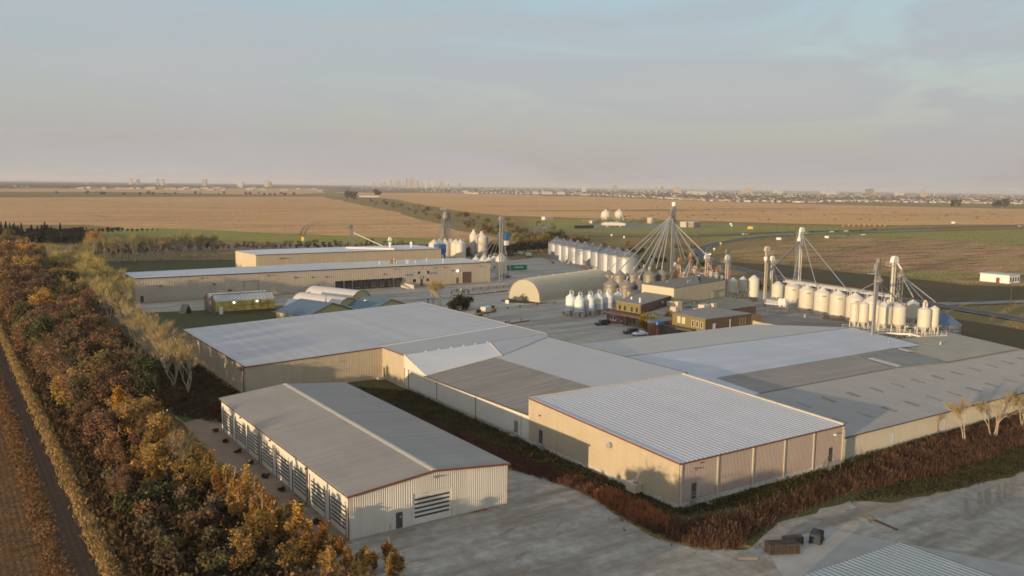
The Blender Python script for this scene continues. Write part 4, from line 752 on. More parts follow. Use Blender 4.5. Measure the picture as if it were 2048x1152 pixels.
for k in range(6):
    v_ = at(1345+k*9+rnd.uniform(-3, 3), 622-k*2.5+rnd.uniform(-3, 3), FZ+.1); part('roof_pipe', MB().obox((v_.x, v_.y, FZ+.45), (rnd.uniform(.8, 2.2), .5, .5), rnd.uniform(-.4, .4)), steel_dull, fb)
ob = thing('olive_block', 'olive and brown single storey block with slim windows right of the entrance', 'office', tuple(at(1430, 640)))
OZ = 6.4
O4 = [at(1345, 626, OZ), at(1411, 639, OZ), at(1503, 627.5, OZ), at(1525, 630.5, OZ-.5), at(1420, 614, OZ)]
part('front_wall', MB().walls([O4[0], O4[1]], 0, False), olive_wall, ob); part('side_wall', MB().walls([O4[1], O4[2], O4[3]], 0, False), brown_wall, ob); part('rear_wall', MB().walls([O4[3], O4[4], O4[0]], 0, False), brown_wall, ob)
part('roof', MB().slab([p_+Vector((0, 0, .15)) for p_ in (O4[0], O4[1], O4[2], O4[4])], .3), mat('mauve_grey_roof', (0.25, 0.225, 0.205), 0.8, 0.12, 0.4), ob)
for s in (.60, .73, .86):
    f_ = part('window', onface(O4[0], O4[1], s, s+.075, 3.6, 5.5), trim_cream, ob); part('pane', onface(O4[0], O4[1], s+.015, s+.06, 3.75, 5.35, .07), glass_dark, f_)
for s in (.16, .30): part('panel', onface(O4[0], O4[1], s, s+.10, 3.8, 5.8), trim_cream, ob)
f_ = part('door', onface(O4[1], O4[2], .16, .215, 2.2, 4.9), mat('pale_blue_door', (0.55, 0.60, 0.62), 0.5, 0.04, 1), ob)
for s in (.52, .74, .80, .86): part('pilaster', onface(O4[1], O4[2], s, s+.014, 1.0, 5.6, .12), trim_cream if s == .52 else mat('olive_trim', (0.22, 0.20, 0.09), 0.6, 0.1, 1), ob)
sb = tag(struct('entrance_wing', MB(), brick), 'low dark wing under the bushes beside the entrance', 'building') if False else None
en = thing('entrance_portal', 'brick entrance portal with a blue name fascia between autumn shrubs', 'entrance', tuple(at(1305, 668)))
e0 = at(1302, 668); ed = od; e_n = on
def epos(s, z, o): p_ = e0+ed*s+e_n*o; return (p_.x, p_.y, z)
def ebox(par, nm, s0, s1, z0, z1, o0, o1, m_):
    return part(nm, MB().add([epos(s0, z0, o1), epos(s1, z0, o1), epos(s1, z1, o1), epos(s0, z1, o1), epos(s0, z0, o0), epos(s1, z0, o0), epos(s1, z1, o0), epos(s0, z1, o0)], ((0, 1, 2, 3), (5, 4, 7, 6), (4, 5, 1, 0), (3, 2, 6, 7), (1, 5, 6, 2), (4, 0, 3, 7))), m_, par)
ebox(en, 'pier', -.6, 2.9, 0, 2.9, -2.5, 0, brick); ebox(en, 'door', .9, 2.1, 0, 2.4, -.2, .05, glass_dark); ebox(en, 'door_frame', .75, .9, 0, 2.5, -.2, .08, paint_white); ebox(en, 'door_frame', 2.1, 2.25, 0, 2.5, -.2, .08, paint_white)
fa = ebox(en, 'fascia', -1.1, 3.0, 2.92, 4.1, -2.7, .5, blue_paint)
q_ = Matrix((ed, Vector((0, 0, 1)), e_n)).transposed().to_quaternion()
text_part('lettering', 'BrettYoung', .78, Vector(epos(.95, 3.5, .52)), q_, yard_white, fa, .01)
ebox(en, 'wing_wall', 3.0, 14, 0, 3.0, -3.0, -1.0, mat('dark_stone', (0.10, 0.085, 0.07), 0.8, 0.2, 1.0)); ebox(en, 'wing_window', 9.2, 10.2, 1.0, 2.3, -1.0, -.93, glass_dark); ebox(en, 'wing_window', 11.2, 12.2, 1.0, 2.3, -1.0, -.93, glass_dark)

# --- greenhouse and sheds behind the flat-roofed warehouse
gh = thing('greenhouse', 'double ridged glass greenhouse glowing yellow inside, beside the dark lawn', 'greenhouse', (86, 294, 0))
gx0, gx1, gy0 = 76.3, 96.5, 288.5
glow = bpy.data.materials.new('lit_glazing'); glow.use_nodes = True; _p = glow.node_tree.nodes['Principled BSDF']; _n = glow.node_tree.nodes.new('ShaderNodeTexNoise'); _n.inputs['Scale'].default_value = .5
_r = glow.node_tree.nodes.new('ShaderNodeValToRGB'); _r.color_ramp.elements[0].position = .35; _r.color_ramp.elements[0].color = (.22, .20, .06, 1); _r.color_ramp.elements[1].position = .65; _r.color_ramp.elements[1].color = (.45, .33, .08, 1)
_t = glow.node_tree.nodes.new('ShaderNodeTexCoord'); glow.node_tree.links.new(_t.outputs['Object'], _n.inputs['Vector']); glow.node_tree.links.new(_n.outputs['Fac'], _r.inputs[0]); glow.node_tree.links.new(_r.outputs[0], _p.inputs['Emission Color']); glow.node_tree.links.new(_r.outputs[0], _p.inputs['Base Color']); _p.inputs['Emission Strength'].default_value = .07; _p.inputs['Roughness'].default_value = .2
ghroof = mat('greenhouse_roof_glass', (0.33, 0.36, 0.36), 0.25, 0.08, 0.5, spec=0.5)
for k in range(8):
    xa = gx0+(gx1-gx0)*k/8; xb = gx0+(gx1-gx0)*(k+1)/8
    part('pane', MB().box(xa+.06, gy0, .9, xb-.06, gy0+.04, 4.2), glow, gh); part('mullion', MB().box(xa-.06, gy0-.05, 0, xa+.06, gy0+.06, 4.3), trim_brown, gh)
part('rail', MB().box(gx0, gy0-.04, 2.6, gx1, gy0-.005, 2.72), trim_brown, gh); part('base_wall', MB().box(gx0, gy0-.03, 0, gx1, gy0+.08, .88), brown_wall, gh)
for i in range(2):
    y0 = gy0+i*6.5
    part('roof', MB().ribs((gx0, y0-.1, 4.3), (gx1, y0-.1, 4.3), (gx1, y0+3.25, 6.2), (gx0, y0+3.25, 6.2), 1.25, .05, (0, -.3, 1)), ghroof, gh)
    part('roof', MB().ribs((gx0, y0+3.25, 6.2), (gx1, y0+3.25, 6.2), (gx1, y0+6.5, 4.3), (gx0, y0+6.5, 4.3), 1.25, .05, (0, .3, 1)), ghroof, gh)
    part('ridge_rail', MB().box(gx0, y0+3.2, 6.2, gx1, y0+3.3, 6.4), trim_dark, gh)
    part('end_glazing', MB().poly([(gx0, y0, 0), (gx0, y0+6.5, 0), (gx0, y0+6.5, 4.3), (gx0, y0+3.25, 6.2), (gx0, y0, 4.3)]), mat('greenhouse_end', (0.20, 0.17, 0.14), 0.3, 0.2, 1.0), gh)
    part('end_frame', MB().path([(gx0-.05, y0, 0), (gx0-.05, y0, 4.3), (gx0-.05, y0+3.25, 6.2), (gx0-.05, y0+6.5, 4.3), (gx0-.05, y0+6.5, 0)], .09, 5).tube((gx0-.05, y0+3.25, 0), (gx0-.05, y0+3.25, 6.2), .06, 5), trim_brown, gh)
part('door', MB().box(gx0+1.3, gy0-.12, 0, gx0+2.5, gy0-.052, 2.6), paint_white, gh)
for x_ in (82.5, 90.3): part('lit_wall_lamp', MB().obox((x_, gy0-.2, 3.75), (.5, .25, .25)), lampm, gh)
yellowish = mat('pale_yellow_wall', (0.42, 0.38, 0.19), 0.6, 0.06, 0.5)
def gable_shed(label, name, P, ze, zr, m_roof, m_wall, cat='shed'):
    """P: ground corners a (near-left), b (near-right), c, d; ridge runs from the middle of a-b to the middle of c-d"""
    a, b, c, d = [Vector((p[0], p[1], 0)) for p in P]; t = thing(name, label, cat, tuple((a+b+c+d)/4))
    z = lambda p, h: Vector((p.x, p.y, h)); m1, m2 = (a+b)/2, (c+d)/2
    part('front_gable', MB().poly([a, b, z(b, ze), z(m1, zr), z(a, ze)]), m_wall, t); part('rear_gable', MB().poly([c, d, z(d, ze), z(m2, zr), z(c, ze)]), m_wall, t)
    part('side_wall', MB().quad(d, a, z(a, ze), z(d, ze)), m_wall, t); part('side_wall', MB().quad(b, c, z(c, ze), z(b, ze)), m_wall, t)
    e = (a-d).normalized()*.4; s = (b-a).normalized()*.35; dz = Vector((0, 0, -.35*(zr-ze)/((b-a).length/2)))
    part('roof', MB().ribs(z(a, ze+.08)+e-s+dz, z(d, ze+.08)-e-s+dz, z(m2, zr+.08)-e, z(m1, zr+.08)+e, .6, .05), m_roof, t); part('roof', MB().ribs(z(m1, zr+.08)+e, z(m2, zr+.08)-e, z(c, ze+.08)-e+s+dz, z(b, ze+.08)+e+s+dz, .6, .05), m_roof, t)
    part('rake_trim', MB().path([z(a, ze)+e-s+dz, z(m1, zr)+e, z(b, ze)+e+s+dz], .12, 4), trim_dark, t)
    return t
# ridge heights and corners measured on their eaves and ridges
g1 = gable_shed('pale yellow shed with low blue metal roof and a shiny flue', 'blue_roof_shed', [(93.5, 249.5), (112.0, 255.5), (107.2, 269.5), (88.5, 263.5)], 3.4, 6.6, roof_blue, yellowish)
part('flue', MB().lathe(105.0, 263.2, [(.22, 5.2), (.22, 7.8), (.34, 7.85), (.08, 8.1)], 10), bin_steel, g1)
g2 = gable_shed('blue roofed shed partly hidden behind the flat roof, beside the arched covers', 'blue_roof_shed', [(116.5, 252.5), (133.0, 259.0), (129.0, 271.0), (112.5, 264.5)], 3.2, 6.0, mat('teal_blue_roof', (0.10, 0.165, 0.20), 0.45, 0.08, 0.4, metal=0.2), yellowish)
part('rooflight', MB().obox((118.8, 262.4, 5.2), (1.1, .8, .3), .4), paint_white, g2)
def hoop(label, base, ang, L, Wd, H, m_, end_m):
    t = thing('hoop_shelter', label, 'shelter', (*base, 0), ang); n = 16; v = []
    ar = lambda k: (-math.cos(math.pi*k/n)*Wd/2, (math.sin(math.pi*k/n)**.8)*H)
    xs = [i*L/18 for i in range(19)]; b = MB()
    for i, x in enumerate(xs):
        for k in range(n+1): y, z = ar(k); b.v.append(Vector((x, y*(1 if i % 2 else .985), z*(1 if i % 2 else .985))))
    b.f = [(i*(n+1)+k, i*(n+1)+k+1, (i+1)*(n+1)+k+1, (i+1)*(n+1)+k) for i in range(18) for k in range(n)]
    part('cover', b, m_, t, smooth=True, world=False)
    part('end_wall', MB().poly([(.15, *[c*.97 for c in ar(k)]) for k in range(n+1)]), end_m, t, world=False); part('end_rim', MB().path([(-.02, *ar(k)) for k in range(n+1)], .09, 4), trim_dark, t, world=False)
    return t
hoop('white arched shelter with pale yellow end, left of its taller twin', (114.0, 265.5), R_(110), 24, 9.5, 6.0, hoop_cover, yellowish)
hoop('taller white arched shelter glowing on its sunny flank', (124.0, 277.5), R_(112), 24, 11, 6.6, hoop_cover, yellowish)
lt = thing('lean_to', 'low pale blue lean-to roof between the greenhouse and the yellow shed', 'lean-to', (100, 279, 0))
part('roof', MB().slab([(96, 277.5, 3.0), (103, 276.5, 3.2), (107, 285, 4.2), (100.5, 286, 4.0)], .15), mat('pale_blue_metal', (0.34, 0.39, 0.44), 0.45, 0.06, 0.4, metal=0.2), lt); part('wall', MB().walls([(96.2, 277.7, 2.84), (102.8, 276.8, 3.04), (106.6, 284.8, 4.0), (100.5, 285.8, 3.8)], 0), brown_wall, lt)
lt2 = thing('lean_to', 'low pale roof joining the two yellow sheds', 'lean-to', (113, 259, 0))
part('roof', MB().slab([(110.5, 257.5, 3.0), (115.5, 258.5, 3.0), (113.5, 266, 3.6), (109, 264.5, 3.6)], .15), mat('pale_blue_metal', (0.34, 0.39, 0.44)), lt2); part('wall', MB().walls([(110.6, 257.6, 2.85), (115.4, 258.6, 2.85), (113.4, 265.9, 3.45), (109.1, 264.4, 3.45)], 0), yellowish, lt2)

# ------------------------------------------------------------------ bins, tanks and elevators
def corr_profile(r, z0, z1, pitch=.55, d=.03):
    pr = []; z = z0
    while z < z1-1e-6: pr += [(r, z), (r+d, min(z1, z+pitch*.5))]; z += pitch
    pr.append((r, z1)); return pr
# row of ten corrugated grain bins
BIN_R, BIN_E, BIN_P = 5.5, 9.6, 12.9
def make_bin(label):
    t = thing('grain_bin', label, 'grain bin', (0, 0, 0), 0, 'row of shiny grain bins beyond the yard')
    b = MB().lathe(0, 0, corr_profile(BIN_R, .35, BIN_E, 1.1, .05), 28); smooth_angle(part('shell', b, bin_steel, t, world=False), 50)
    rf = MB(); n = 28
    for k in range(n):
        a0_, a1_, am = 2*math.pi*k/n, 2*math.pi*(k+1)/n, 2*math.pi*(k+.12)/n
        P_ = lambda a, r, z: (r*math.cos(a), r*math.sin(a), z)
        rf.quad(P_(a0_, BIN_R+.2, BIN_E+.05), P_(am, BIN_R+.2, BIN_E+.13), P_(am, .5, BIN_P+.08), P_(a0_, .5, BIN_P)); rf.quad(P_(am, BIN_R+.2, BIN_E+.13), P_(a1_, BIN_R+.2, BIN_E+.05), P_(a1_, .5, BIN_P), P_(am, .5, BIN_P+.08))
    part('roof', rf, bin_roof, t, world=False)
    part('roof_cap', MB().lathe(0, 0, [(.55, BIN_P-.05), (.5, BIN_P+.25), (.05, BIN_P+.45)], 12), bin_steel, t, world=False)
    for a in (200, 245, 300): part('roof_vent', MB().lathe(3.1*math.cos(R_(a)), 3.1*math.sin(R_(a)), [(.22, BIN_E+.5), (.22, BIN_E+1.7), (.32, BIN_E+1.75), (.05, BIN_E+1.95)], 8), tank_grey, t, world=False)
    for a in (212, 222): part('hatch', MB().obox(((BIN_R+.1)*math.cos(R_(a)), (BIN_R+.1)*math.sin(R_(a)), BIN_E-.6), (.12, .55, .5), R_(a)), door_dark, t, world=False)
    part('base', MB().lathe(0, 0, [(BIN_R+.5, 0), (BIN_R+.5, .34)], 24), concrete, t, world=False)
    part('ladder', MB().path([((BIN_R+.2)*math.cos(R_(285)), (BIN_R+.2)*math.sin(R_(285)), .5), ((BIN_R+.2)*math.cos(R_(285)), (BIN_R+.2)*math.sin(R_(285)), BIN_E+.2)], .07, 4), steel, t, world=False)
    part('unload_spout', MB().path([((BIN_R+.1)*math.cos(R_(262)), (BIN_R+.1)*math.sin(R_(262)), 4.6), ((BIN_R+.8)*math.cos(R_(262)), (BIN_R+.8)*math.sin(R_(262)), 3.6), ((BIN_R+.9)*math.cos(R_(258)), (BIN_R+.9)*math.sin(R_(258)), .5)], .2, 6), bin_steel, t, world=False)
    part('door', MB().obox(((BIN_R+.08)*math.cos(R_(228)), (BIN_R+.08)*math.sin(R_(228)), 1.2), (.14, .9, 1.3), R_(228)), door_dark, t, world=False)
    return t
bl = ['farthest shiny grain bin at the left end of the row', 'second shiny grain bin from the far end of the row', 'third shiny grain bin from the far end of the row', 'fourth shiny grain bin from the far end of the row', 'fifth shiny grain bin counted from the far end', 'fifth shiny grain bin counted from the near end', 'shiny grain bin beside the orange auger, fourth from the near end', 'third shiny grain bin from the near end of the row', 'shiny grain bin next to the nearest one in the row', 'nearest and widest looking shiny grain bin, right end of the row']
FWD = Vector((.56, .83, 0)); BF = at(1115, 519)+FWD*5.6; BN = at(1258, 515, 9.6)+FWD*5.6; BN.z = 0; bin0 = make_bin(bl[0])
for i in range(10):
    p_ = BF.lerp(BN, i/9)
    if i == 0: bin0.location = p_
    else: dup(bin0, p_, label=bl[i])

# dull bins under the big spout tower
def make_gbin(label):
    t = thing('cone_roof_bin', label, 'grain bin', (0, 0, 0), 0, 'dull bins fed by the spout tower'); r = 3.0
    smooth_angle(part('shell', MB().lathe(0, 0, corr_profile(r, 0, 6.2, .8, .04), 22), steel_dull, t, world=False), 50)
    part('roof', MB().lathe(0, 0, [(r+.15, 6.15), (r+.15, 6.25), (.35, 8.25), (.3, 8.5)], 22), steel_dull, t, world=False)
    part('band', MB().lathe(0, 0, [(r+.06, 5.2), (r+.06, 5.32)], 22), trim_dark, t, world=False)
    part('fill_pipe', MB().path([(0, 0, 8.1), (0, 0, 9.2), (.4, .3, 9.7), (.9, .5, 9.5), (1.1, .6, 8.0)], .1, 5), paint_white, t, world=False)
    return t
gl = [('front row dull bin nearest the quonset hut', 1224, 570), ('front row dull bin between two others, beside the white legged tanks', 1255, 572), ('front row dull bin touching the small cream annex', 1279, 570), ('back row dull bin at the quonset end', 1218, 551), ('second dull bin of the back row, with arched pipe', 1241, 552), ('middle dull bin of the back row with rounded top', 1269, 551), ('dull bin behind the cream block, right of the middle', 1301, 551), ('dull bin farthest right, at the foot of the spout tower', 1325, 549), ('small dull bin between the two rows', 1250, 560), ('dull bin half hidden behind the back row', 1288, 545)]
g0 = make_gbin(gl[0][0]); GB = []
for i, (lb, px_, py_) in enumerate(gl):
    v_ = at(px_, py_, 6.2); sc_ = .6 if i == 8 else (.9 if i == 9 else 1.0); loc = Vector((v_.x, v_.y, 0)) + Vector((.56, .83, 0))*2.6
    if i == 0: g0.location = loc; GB.append(g0)
    else: GB.append(dup(g0, loc, label=lb, scale=(sc_, sc_, sc_ if i == 8 else 1.0)))

# the spout tower
tp = at(1343, 546); tw = thing('spout_tower', 'tall twin legged elevator tower with a fan of long spouts reaching down to bins', 'elevator', tp)
tx, ty = tp.x, tp.y; TH = height_to(tx, ty, 404)
def lattice(mb, x, y, z0, z1, w, step=2.4, r=.06):
    c = [(x-w/2, y-w/2), (x+w/2, y-w/2), (x+w/2, y+w/2), (x-w/2, y+w/2)]
    for p in c: mb.tube((*p, z0), (*p, z1), r*1.4, 4)
    z = z0; k = 0
    while z < z1-.1:
        zz = min(z1, z+step)
        for i in range(4):
            p, q = c[i], c[(i+1) % 4]; mb.tube((*p, zz), (*q, zz), r, 3)
            a, b = (p, q) if k % 2 else (q, p); mb.tube((*a, z), (*b, zz), r*.8, 3)
        z = zz; k += 1
    return mb
for dx in (-.62, .62): part('trunk', MB().obox((tx+dx, ty, TH/2-.5), (.46, .6, TH-1)), steel, tw)
part('head', MB().lathe(tx, ty, [(.9, TH-2.2), (1.15, TH-1.2), (1.15, TH-.7), (.75, TH-.1), (.1, TH+.1)], 14), paint_white, tw)
part('ladder_cage', lattice(MB(), tx+1.5, ty+.2, 0, TH-2, .8, 1.6, .035), steel, tw)
part('platform', MB().box(tx-1.6, ty-1.4, TH-4.1, tx+2.4, ty+1.4, TH-3.95), steel, tw)
rl = MB()
for h in (.5, 1.0): rl.path([(tx-1.6, ty-1.4, TH-4+h), (tx+2.4, ty-1.4, TH-4+h), (tx+2.4, ty+1.4, TH-4+h), (tx-1.6, ty+1.4, TH-4+h), (tx-1.6, ty-1.4, TH-4+h)], .04, 3)
part('railing', rl, steel, tw)
hp = Vector((tx-2.4, ty-.3, height_to(tx-2, ty, 432)))
part('distributor', MB().lathe(hp.x, hp.y, [(.35, hp.z+2.4), (.4, hp.z+1.2), (1.5, hp.z), (1.5, hp.z-.6), (.9, hp.z-.9)], 14), steel_dull, tw)
part('feed_spout', MB().tube((tx, ty, TH-1.6), hp+Vector((0, 0, 2.2)), .28, 8), steel, tw)
ends = [Vector((b_.location.x, b_.location.y, 8.5)) for b_ in GB[:8]]
ends += [Vector((v.x, v.y, 9.2)) for v in (at(1297, 536, 9.2), at(1313, 534, 9.2))]
sp = MB()
for i, e in enumerate(ends):
    d_ = (e-hp); d2 = Vector((d_.x, d_.y, 0)).normalized(); s = hp+d2*1.1+Vector((0, 0, -.5))
    part('spout', MB().tube(s, e, .17, 7).tube(e, e-Vector((0, 0, .8)), .2, 7), mat('pale_spout_steel', (0.62, 0.58, 0.50), 0.5, 0.08, 0.8, metal=0.0), tw)
    if i % 2 == 0:
        m_ = s.lerp(e, .45); part('spout_brace', MB().tube(m_-Vector((1.2, .4, .2)), m_+Vector((1.2, .4, .2)), .06, 4), steel, tw)
for px_, py_, z_ in ((1363, 519, 12), (1371, 519, 12), (1399, 529, 11), (1397, 520, 13), (1411, 508, 17)):
    v_ = at(px_, py_, z_); hh = hp+Vector((1.6, 0, -3.0)); part('spout', MB().tube(hh, v_, .16, 7), MATS['pale_spout_steel'] if px_ == 1411 else steel, tw)
    m_ = hh.lerp(v_, .55); part('spout_brace', MB().tube(m_-Vector((1.0, .3, .2)), m_+Vector((1.0, .3, .2)), .05, 4), steel, tw)
part('lower_spout_head', MB().lathe(tx+.2, ty-.9, [(.3, hp.z-1.5), (.9, hp.z-2.6), (.9, hp.z-3.1), (.4, hp.z-3.3)], 10), steel_dull, tw)

# generic bucket elevator
def elevator(label, base, z0, h, m_trunk, m_head, gap=.75, w=.42, plat=True, lat=None, guys=(), spouts=(), head_r=.8, plat_side=-1):
    x, y = base.x, base.y; t = thing('bucket_elevator', label, 'elevator', (x, y, 0)); zt = z0+h
    gap *= 1.3; w *= .68
    for dx in (-gap/2, gap/2): part('trunk', MB().obox((x+dx, y, z0+(h-.9)/2), (w, w*1.2, h-.9)), m_trunk, t)
    for k in range(1, int(h/3)): part('collar', MB().obox((x, y, z0+k*3), (gap+w+.1, w*1.2+.1, .12)), m_trunk, t)
    part('head', MB().add(*head_shape(x, y, zt-1.6, head_r+gap*.3, w*1.5, 1.9)), m_head, t)
    part('boot', MB().obox((x, y, z0+.4), (gap+w+.3, w*1.4, .8)), m_head, t)
    if plat:
        px0 = x+plat_side*(gap/2+w); pz = zt-2.4; a, b = sorted((px0, px0+plat_side*1.8))
        part('platform', MB().box(a, y-.9, pz-.08, b, y+.9, pz), m_trunk, t); r_ = MB()
        for hh in (.55, 1.1): r_.path([(a, y-.9, pz+hh), (b, y-.9, pz+hh), (b, y+.9, pz+hh), (a, y+.9, pz+hh)], .04, 3)
        for c_ in ((a, y-.9), (b, y-.9), (b, y+.9), (a, y+.9)): r_.tube((*c_, pz), (*c_, pz+1.1), .04, 3)
        part('railing', r_, m_trunk, t)
    if lat: part('ladder_tower', lattice(MB(), x+lat, y+.6, z0, zt-1.5, 1.0, 1.8, .04), steel, t)
    for q in guys: part('guy_wire', MB().tube((x, y, zt-2.0), q, .035, 3), steel, t)
    for q in spouts:
        part('spout', MB().tube((x, y-.2, zt-2.6), q, .16, 7), steel, t)
    return t
def head_shape(x, y, z, r, d, hgt):
    n = 10; pts = [(-r, 0), (r, 0)]+[(r*math.cos(math.pi*k/n), hgt*.35+hgt*.65*math.sin(math.pi*k/n)) for k in range(n+1)]
    vs = [(x+p[0], y-d, z+p[1]) for p in pts]+[(x+p[0], y+d, z+p[1]) for p in pts]; m = len(pts)
    return vs, [tuple(range(m-1, -1, -1)), tuple(range(m, 2*m))]+[(i, (i+1) % m, m+(i+1) % m, m+i) for i in range(m)]
def eh(px_, pyb, pyt, z0=0.0):
    v_ = at(px_, pyb, z0); return v_, height_to(v_.x, v_.y, pyt)-z0
# white tanks on legs beside the hut
def leg_tank(name, label, group, r, zc, zb, zs, zp, m_, nleg=6, band=False, arc=False, cat='tank', ring=False, seg=18):
    """r radius, zc tip of cone, zb bottom of body, zs shoulder, zp peak"""
    t = thing(name, label, cat, (0, 0, 0), 0, group)
    smooth_angle(part('body', MB().lathe(0, 0, [(r, zb), (r, zs)], seg), m_, t, world=False)); smooth_angle(part('roof', MB().lathe(0, 0, [(r+.04, zs), (r*.18, zp-.12), (.12, zp)], seg), tank_grey if m_ is tank_white else m_, t, world=False))
    smooth_angle(part('hopper', MB().lathe(0, 0, [(.22, zc), (r*.99, zb)], seg), m_, t, world=False))
    if band: part('colour_band', MB().lathe(0, 0, [(r+.012, zb+.15), (r+.012, zb+(zs-zb)*.48)], seg), band_blue, t, world=False)
    part('skirt_ring', MB().lathe(0, 0, [(r+.05, zb-.12), (r+.05, zb+.1)], seg), m_, t, world=False)
    for k in range(nleg):
        a = 2*math.pi*(k+.5)/nleg; c, s = math.cos(a), math.sin(a); part('leg', MB().obox((r*.96*c, r*.96*s, zb/2), (.22, .22, zb), a), m_, t, world=False)
    b = MB()
    for k in range(nleg):
        a, a2 = 2*math.pi*(k+.5)/nleg, 2*math.pi*(k+1.5)/nleg; b.tube((r*.96*math.cos(a), r*.96*math.sin(a), zb*.1), (r*.96*math.cos(a2), r*.96*math.sin(a2), zb*.1), .06, 4)
    part('base_ring', b, m_, t, world=False)
    if arc:
        part('fill_pipe', MB().path([(-.25, 0, zp-.3), (-.25, 0, zp+.25)]+[(.55-.8*math.cos(math.pi*k/6), .25, zp+.25+.75*math.sin(math.pi*k/6)) for k in range(7)]+[(1.35, .25, zs-.2)], .09, 6), paint_white, t, world=False)
    if ring:
        r_ = MB(); n = 10
        for hh in (.45, .9): r_.path([(r*.75*math.cos(2*math.pi*k/n), r*.75*math.sin(2*math.pi*k/n), zs+.25+hh) for k in range(n+1)], .035, 3)
        for k in range(n): r_.tube((r*.75*math.cos(2*math.pi*k/n), r*.75*math.sin(2*math.pi*k/n), zs+.2), (r*.75*math.cos(2*math.pi*k/n), r*.75*math.sin(2*math.pi*k/n), zs+1.15), .035, 3)
        part('roof_railing', r_, m_, t, world=False); part('ladder', MB().tube((r+.15, -.2, 0), (r+.15, -.2, zs+1), .05, 4).tube((r+.15, .2, 0), (r+.15, .2, zs+1), .05, 4), m_, t, world=False)
    return t
hg = 'white legged tanks with pale blue bands beside the quonset hut'
hl = [('leftmost white legged tank of the group', 1141.5, 631), ('white legged tank standing nearest the yard', 1159, 634.5), ('third white legged tank from the left in the front', 1180, 632), ('fourth white legged tank from the left in the front', 1198, 629), ('fifth white legged tank from the left in the front', 1216.5, 626.5), ('white legged tank beside the olive office', 1236, 622)]
h0 = None
hspots = [(lb, at(px_, py_)+Vector((.56, .83, 0))*1.7) for lb, px_, py_ in hl]+[('white legged tank half hidden in the back rank, %s' % w_, at(px_, py_)+Vector((.56, .83, 0))*5.9) for w_, px_, py_ in (('left', 1143, 631), ('second', 1160.5, 634.5), ('middle', 1181.5, 632), ('fourth', 1199.5, 629), ('right', 1218, 626.5))]
for i, (lb, p_) in enumerate(hspots):
    if i == 0: h0 = leg_tank('legged_tank', lb, hg, 1.72, .7, 1.95, 5.6, 6.95, paint_white, 6, True, True); h0.location = (p_.x, p_.y, 0)
    else: dup(h0, (p_.x, p_.y, 0), label=lb)
pad = sheet('gravel_pad', [tuple((hspots[k][1]+Vector(o)).xy) for k, o in ((0, (-3, -.5, 0)), (1, (-1.5, -3, 0)), (5, (0, -3.5, 0)), (10, (4, 2, 0)), (6, (-1, 4, 0)))], .03, g_dirt, .3, 2)

# row of big white tanks
def big_tank(label):
    t = thing('white_storage_tank', label, 'tank', (0, 0, 0), 0, 'row of big white cone roofed tanks'); r, e = 2.85, 7.8
    smooth_angle(part('shell', MB().lathe(0, 0, [(r, 0), (r, e)], 26), tank_white, t, world=False)); smooth_angle(part('roof', MB().lathe(0, 0, [(r+.06, e-.02), (r+.06, e+.05), (.3, e+1.75), (.2, e+1.95)], 26), tank_grey, t, world=False))
    part('gauge_board', MB().obox((-r*.72, -r*.74, e-1.0), (1.5, .06, .22), R_(-44)), trim_dark, t, world=False)
    part('fill_pipe', MB().path([(-1.9, .9, e+.3), (-1.9, .9, e+1.7)]+[(-1.5-.4*math.cos(math.pi*k/4), .9, e+1.7+.5*math.sin(math.pi*k/4)) for k in range(5)]+[(-1.1, .9, e+.7)], .13, 6), tank_white, t, world=False)
    part('hatch', MB().obox((-r*.55, -r*.84, .9), (.6, .1, .5), R_(-33)), steel_dull, t, world=False)
    return t
wl = [('first big white tank of the row, beside the cream machinery platform', 1588, 616), ('second big white tank of the row from the left', 1617.5, 624), ('third big white tank of the row from the left', 1648.5, 630.5), ('fourth big white tank of the row from the left', 1680.5, 637), ('fifth big white tank, half behind the slim legged tanks', 1714, 643.5), ('sixth big white tank behind the grey elevator leg', 1748, 651), ('last big white tank of the row behind the legged tanks', 1784, 659)]
bt0 = None; WT = []
for i, (lb, px_, py_) in enumerate(wl):
    p_ = at(px_, py_)+Vector((.56, .83, 0))*2.6; WT.append(p_)
    if i == 0: bt0 = big_tank(lb); bt0.location = p_
    else: dup(bt0, p_, label=lb)
cat_t = thing('tank_catwalk', 'galvanised catwalk and conveyor running over the row of big white tanks', 'catwalk', tuple(WT[3]))
c0, c1 = WT[0]+Vector((-2.5, 2.2, 9.6)), WT[6]+Vector((4, 1.4, 9.6)); dv = (c1-c0).normalized(); sv = Vector((-dv.y, dv.x, 0))
def beam(mb, a, b, w_, h_):
    a, b = Vector(a), Vector(b); d = (b-a).normalized(); s = Vector((-d.y, d.x, 0)).normalized()*w_/2; u = s.cross(d).normalized()*h_/2
    vs = [a-s-u, a+s-u, a+s+u, a-s+u, b-s-u, b+s-u, b+s+u, b-s+u]; return mb.add(vs, ((3, 2, 1, 0), (4, 5, 6, 7), (0, 1, 5, 4), (1, 2, 6, 5), (2, 3, 7, 6), (3, 0, 4, 7)))
part('walkway', beam(MB(), c0, c1, 1.1, .3), tank_grey, cat_t); part('conveyor', beam(MB(), c0+sv*1.0+Vector((0, 0, .3)), c1+sv*1.0+Vector((0, 0, .3)), .6, .7), tank_grey, cat_t)
rl = MB()
for sg in (-.55, .55):
    for hh in (.55, 1.05): rl.tube(c0+sv*sg+Vector((0, 0, hh)), c1+sv*sg+Vector((0, 0, hh)), .035, 3)
    for k in range(22): q = c0.lerp(c1, k/21)+sv*sg; rl.tube(q, q+Vector((0, 0, 1.05)), .03, 3)
part('railing', rl, steel, cat_t)
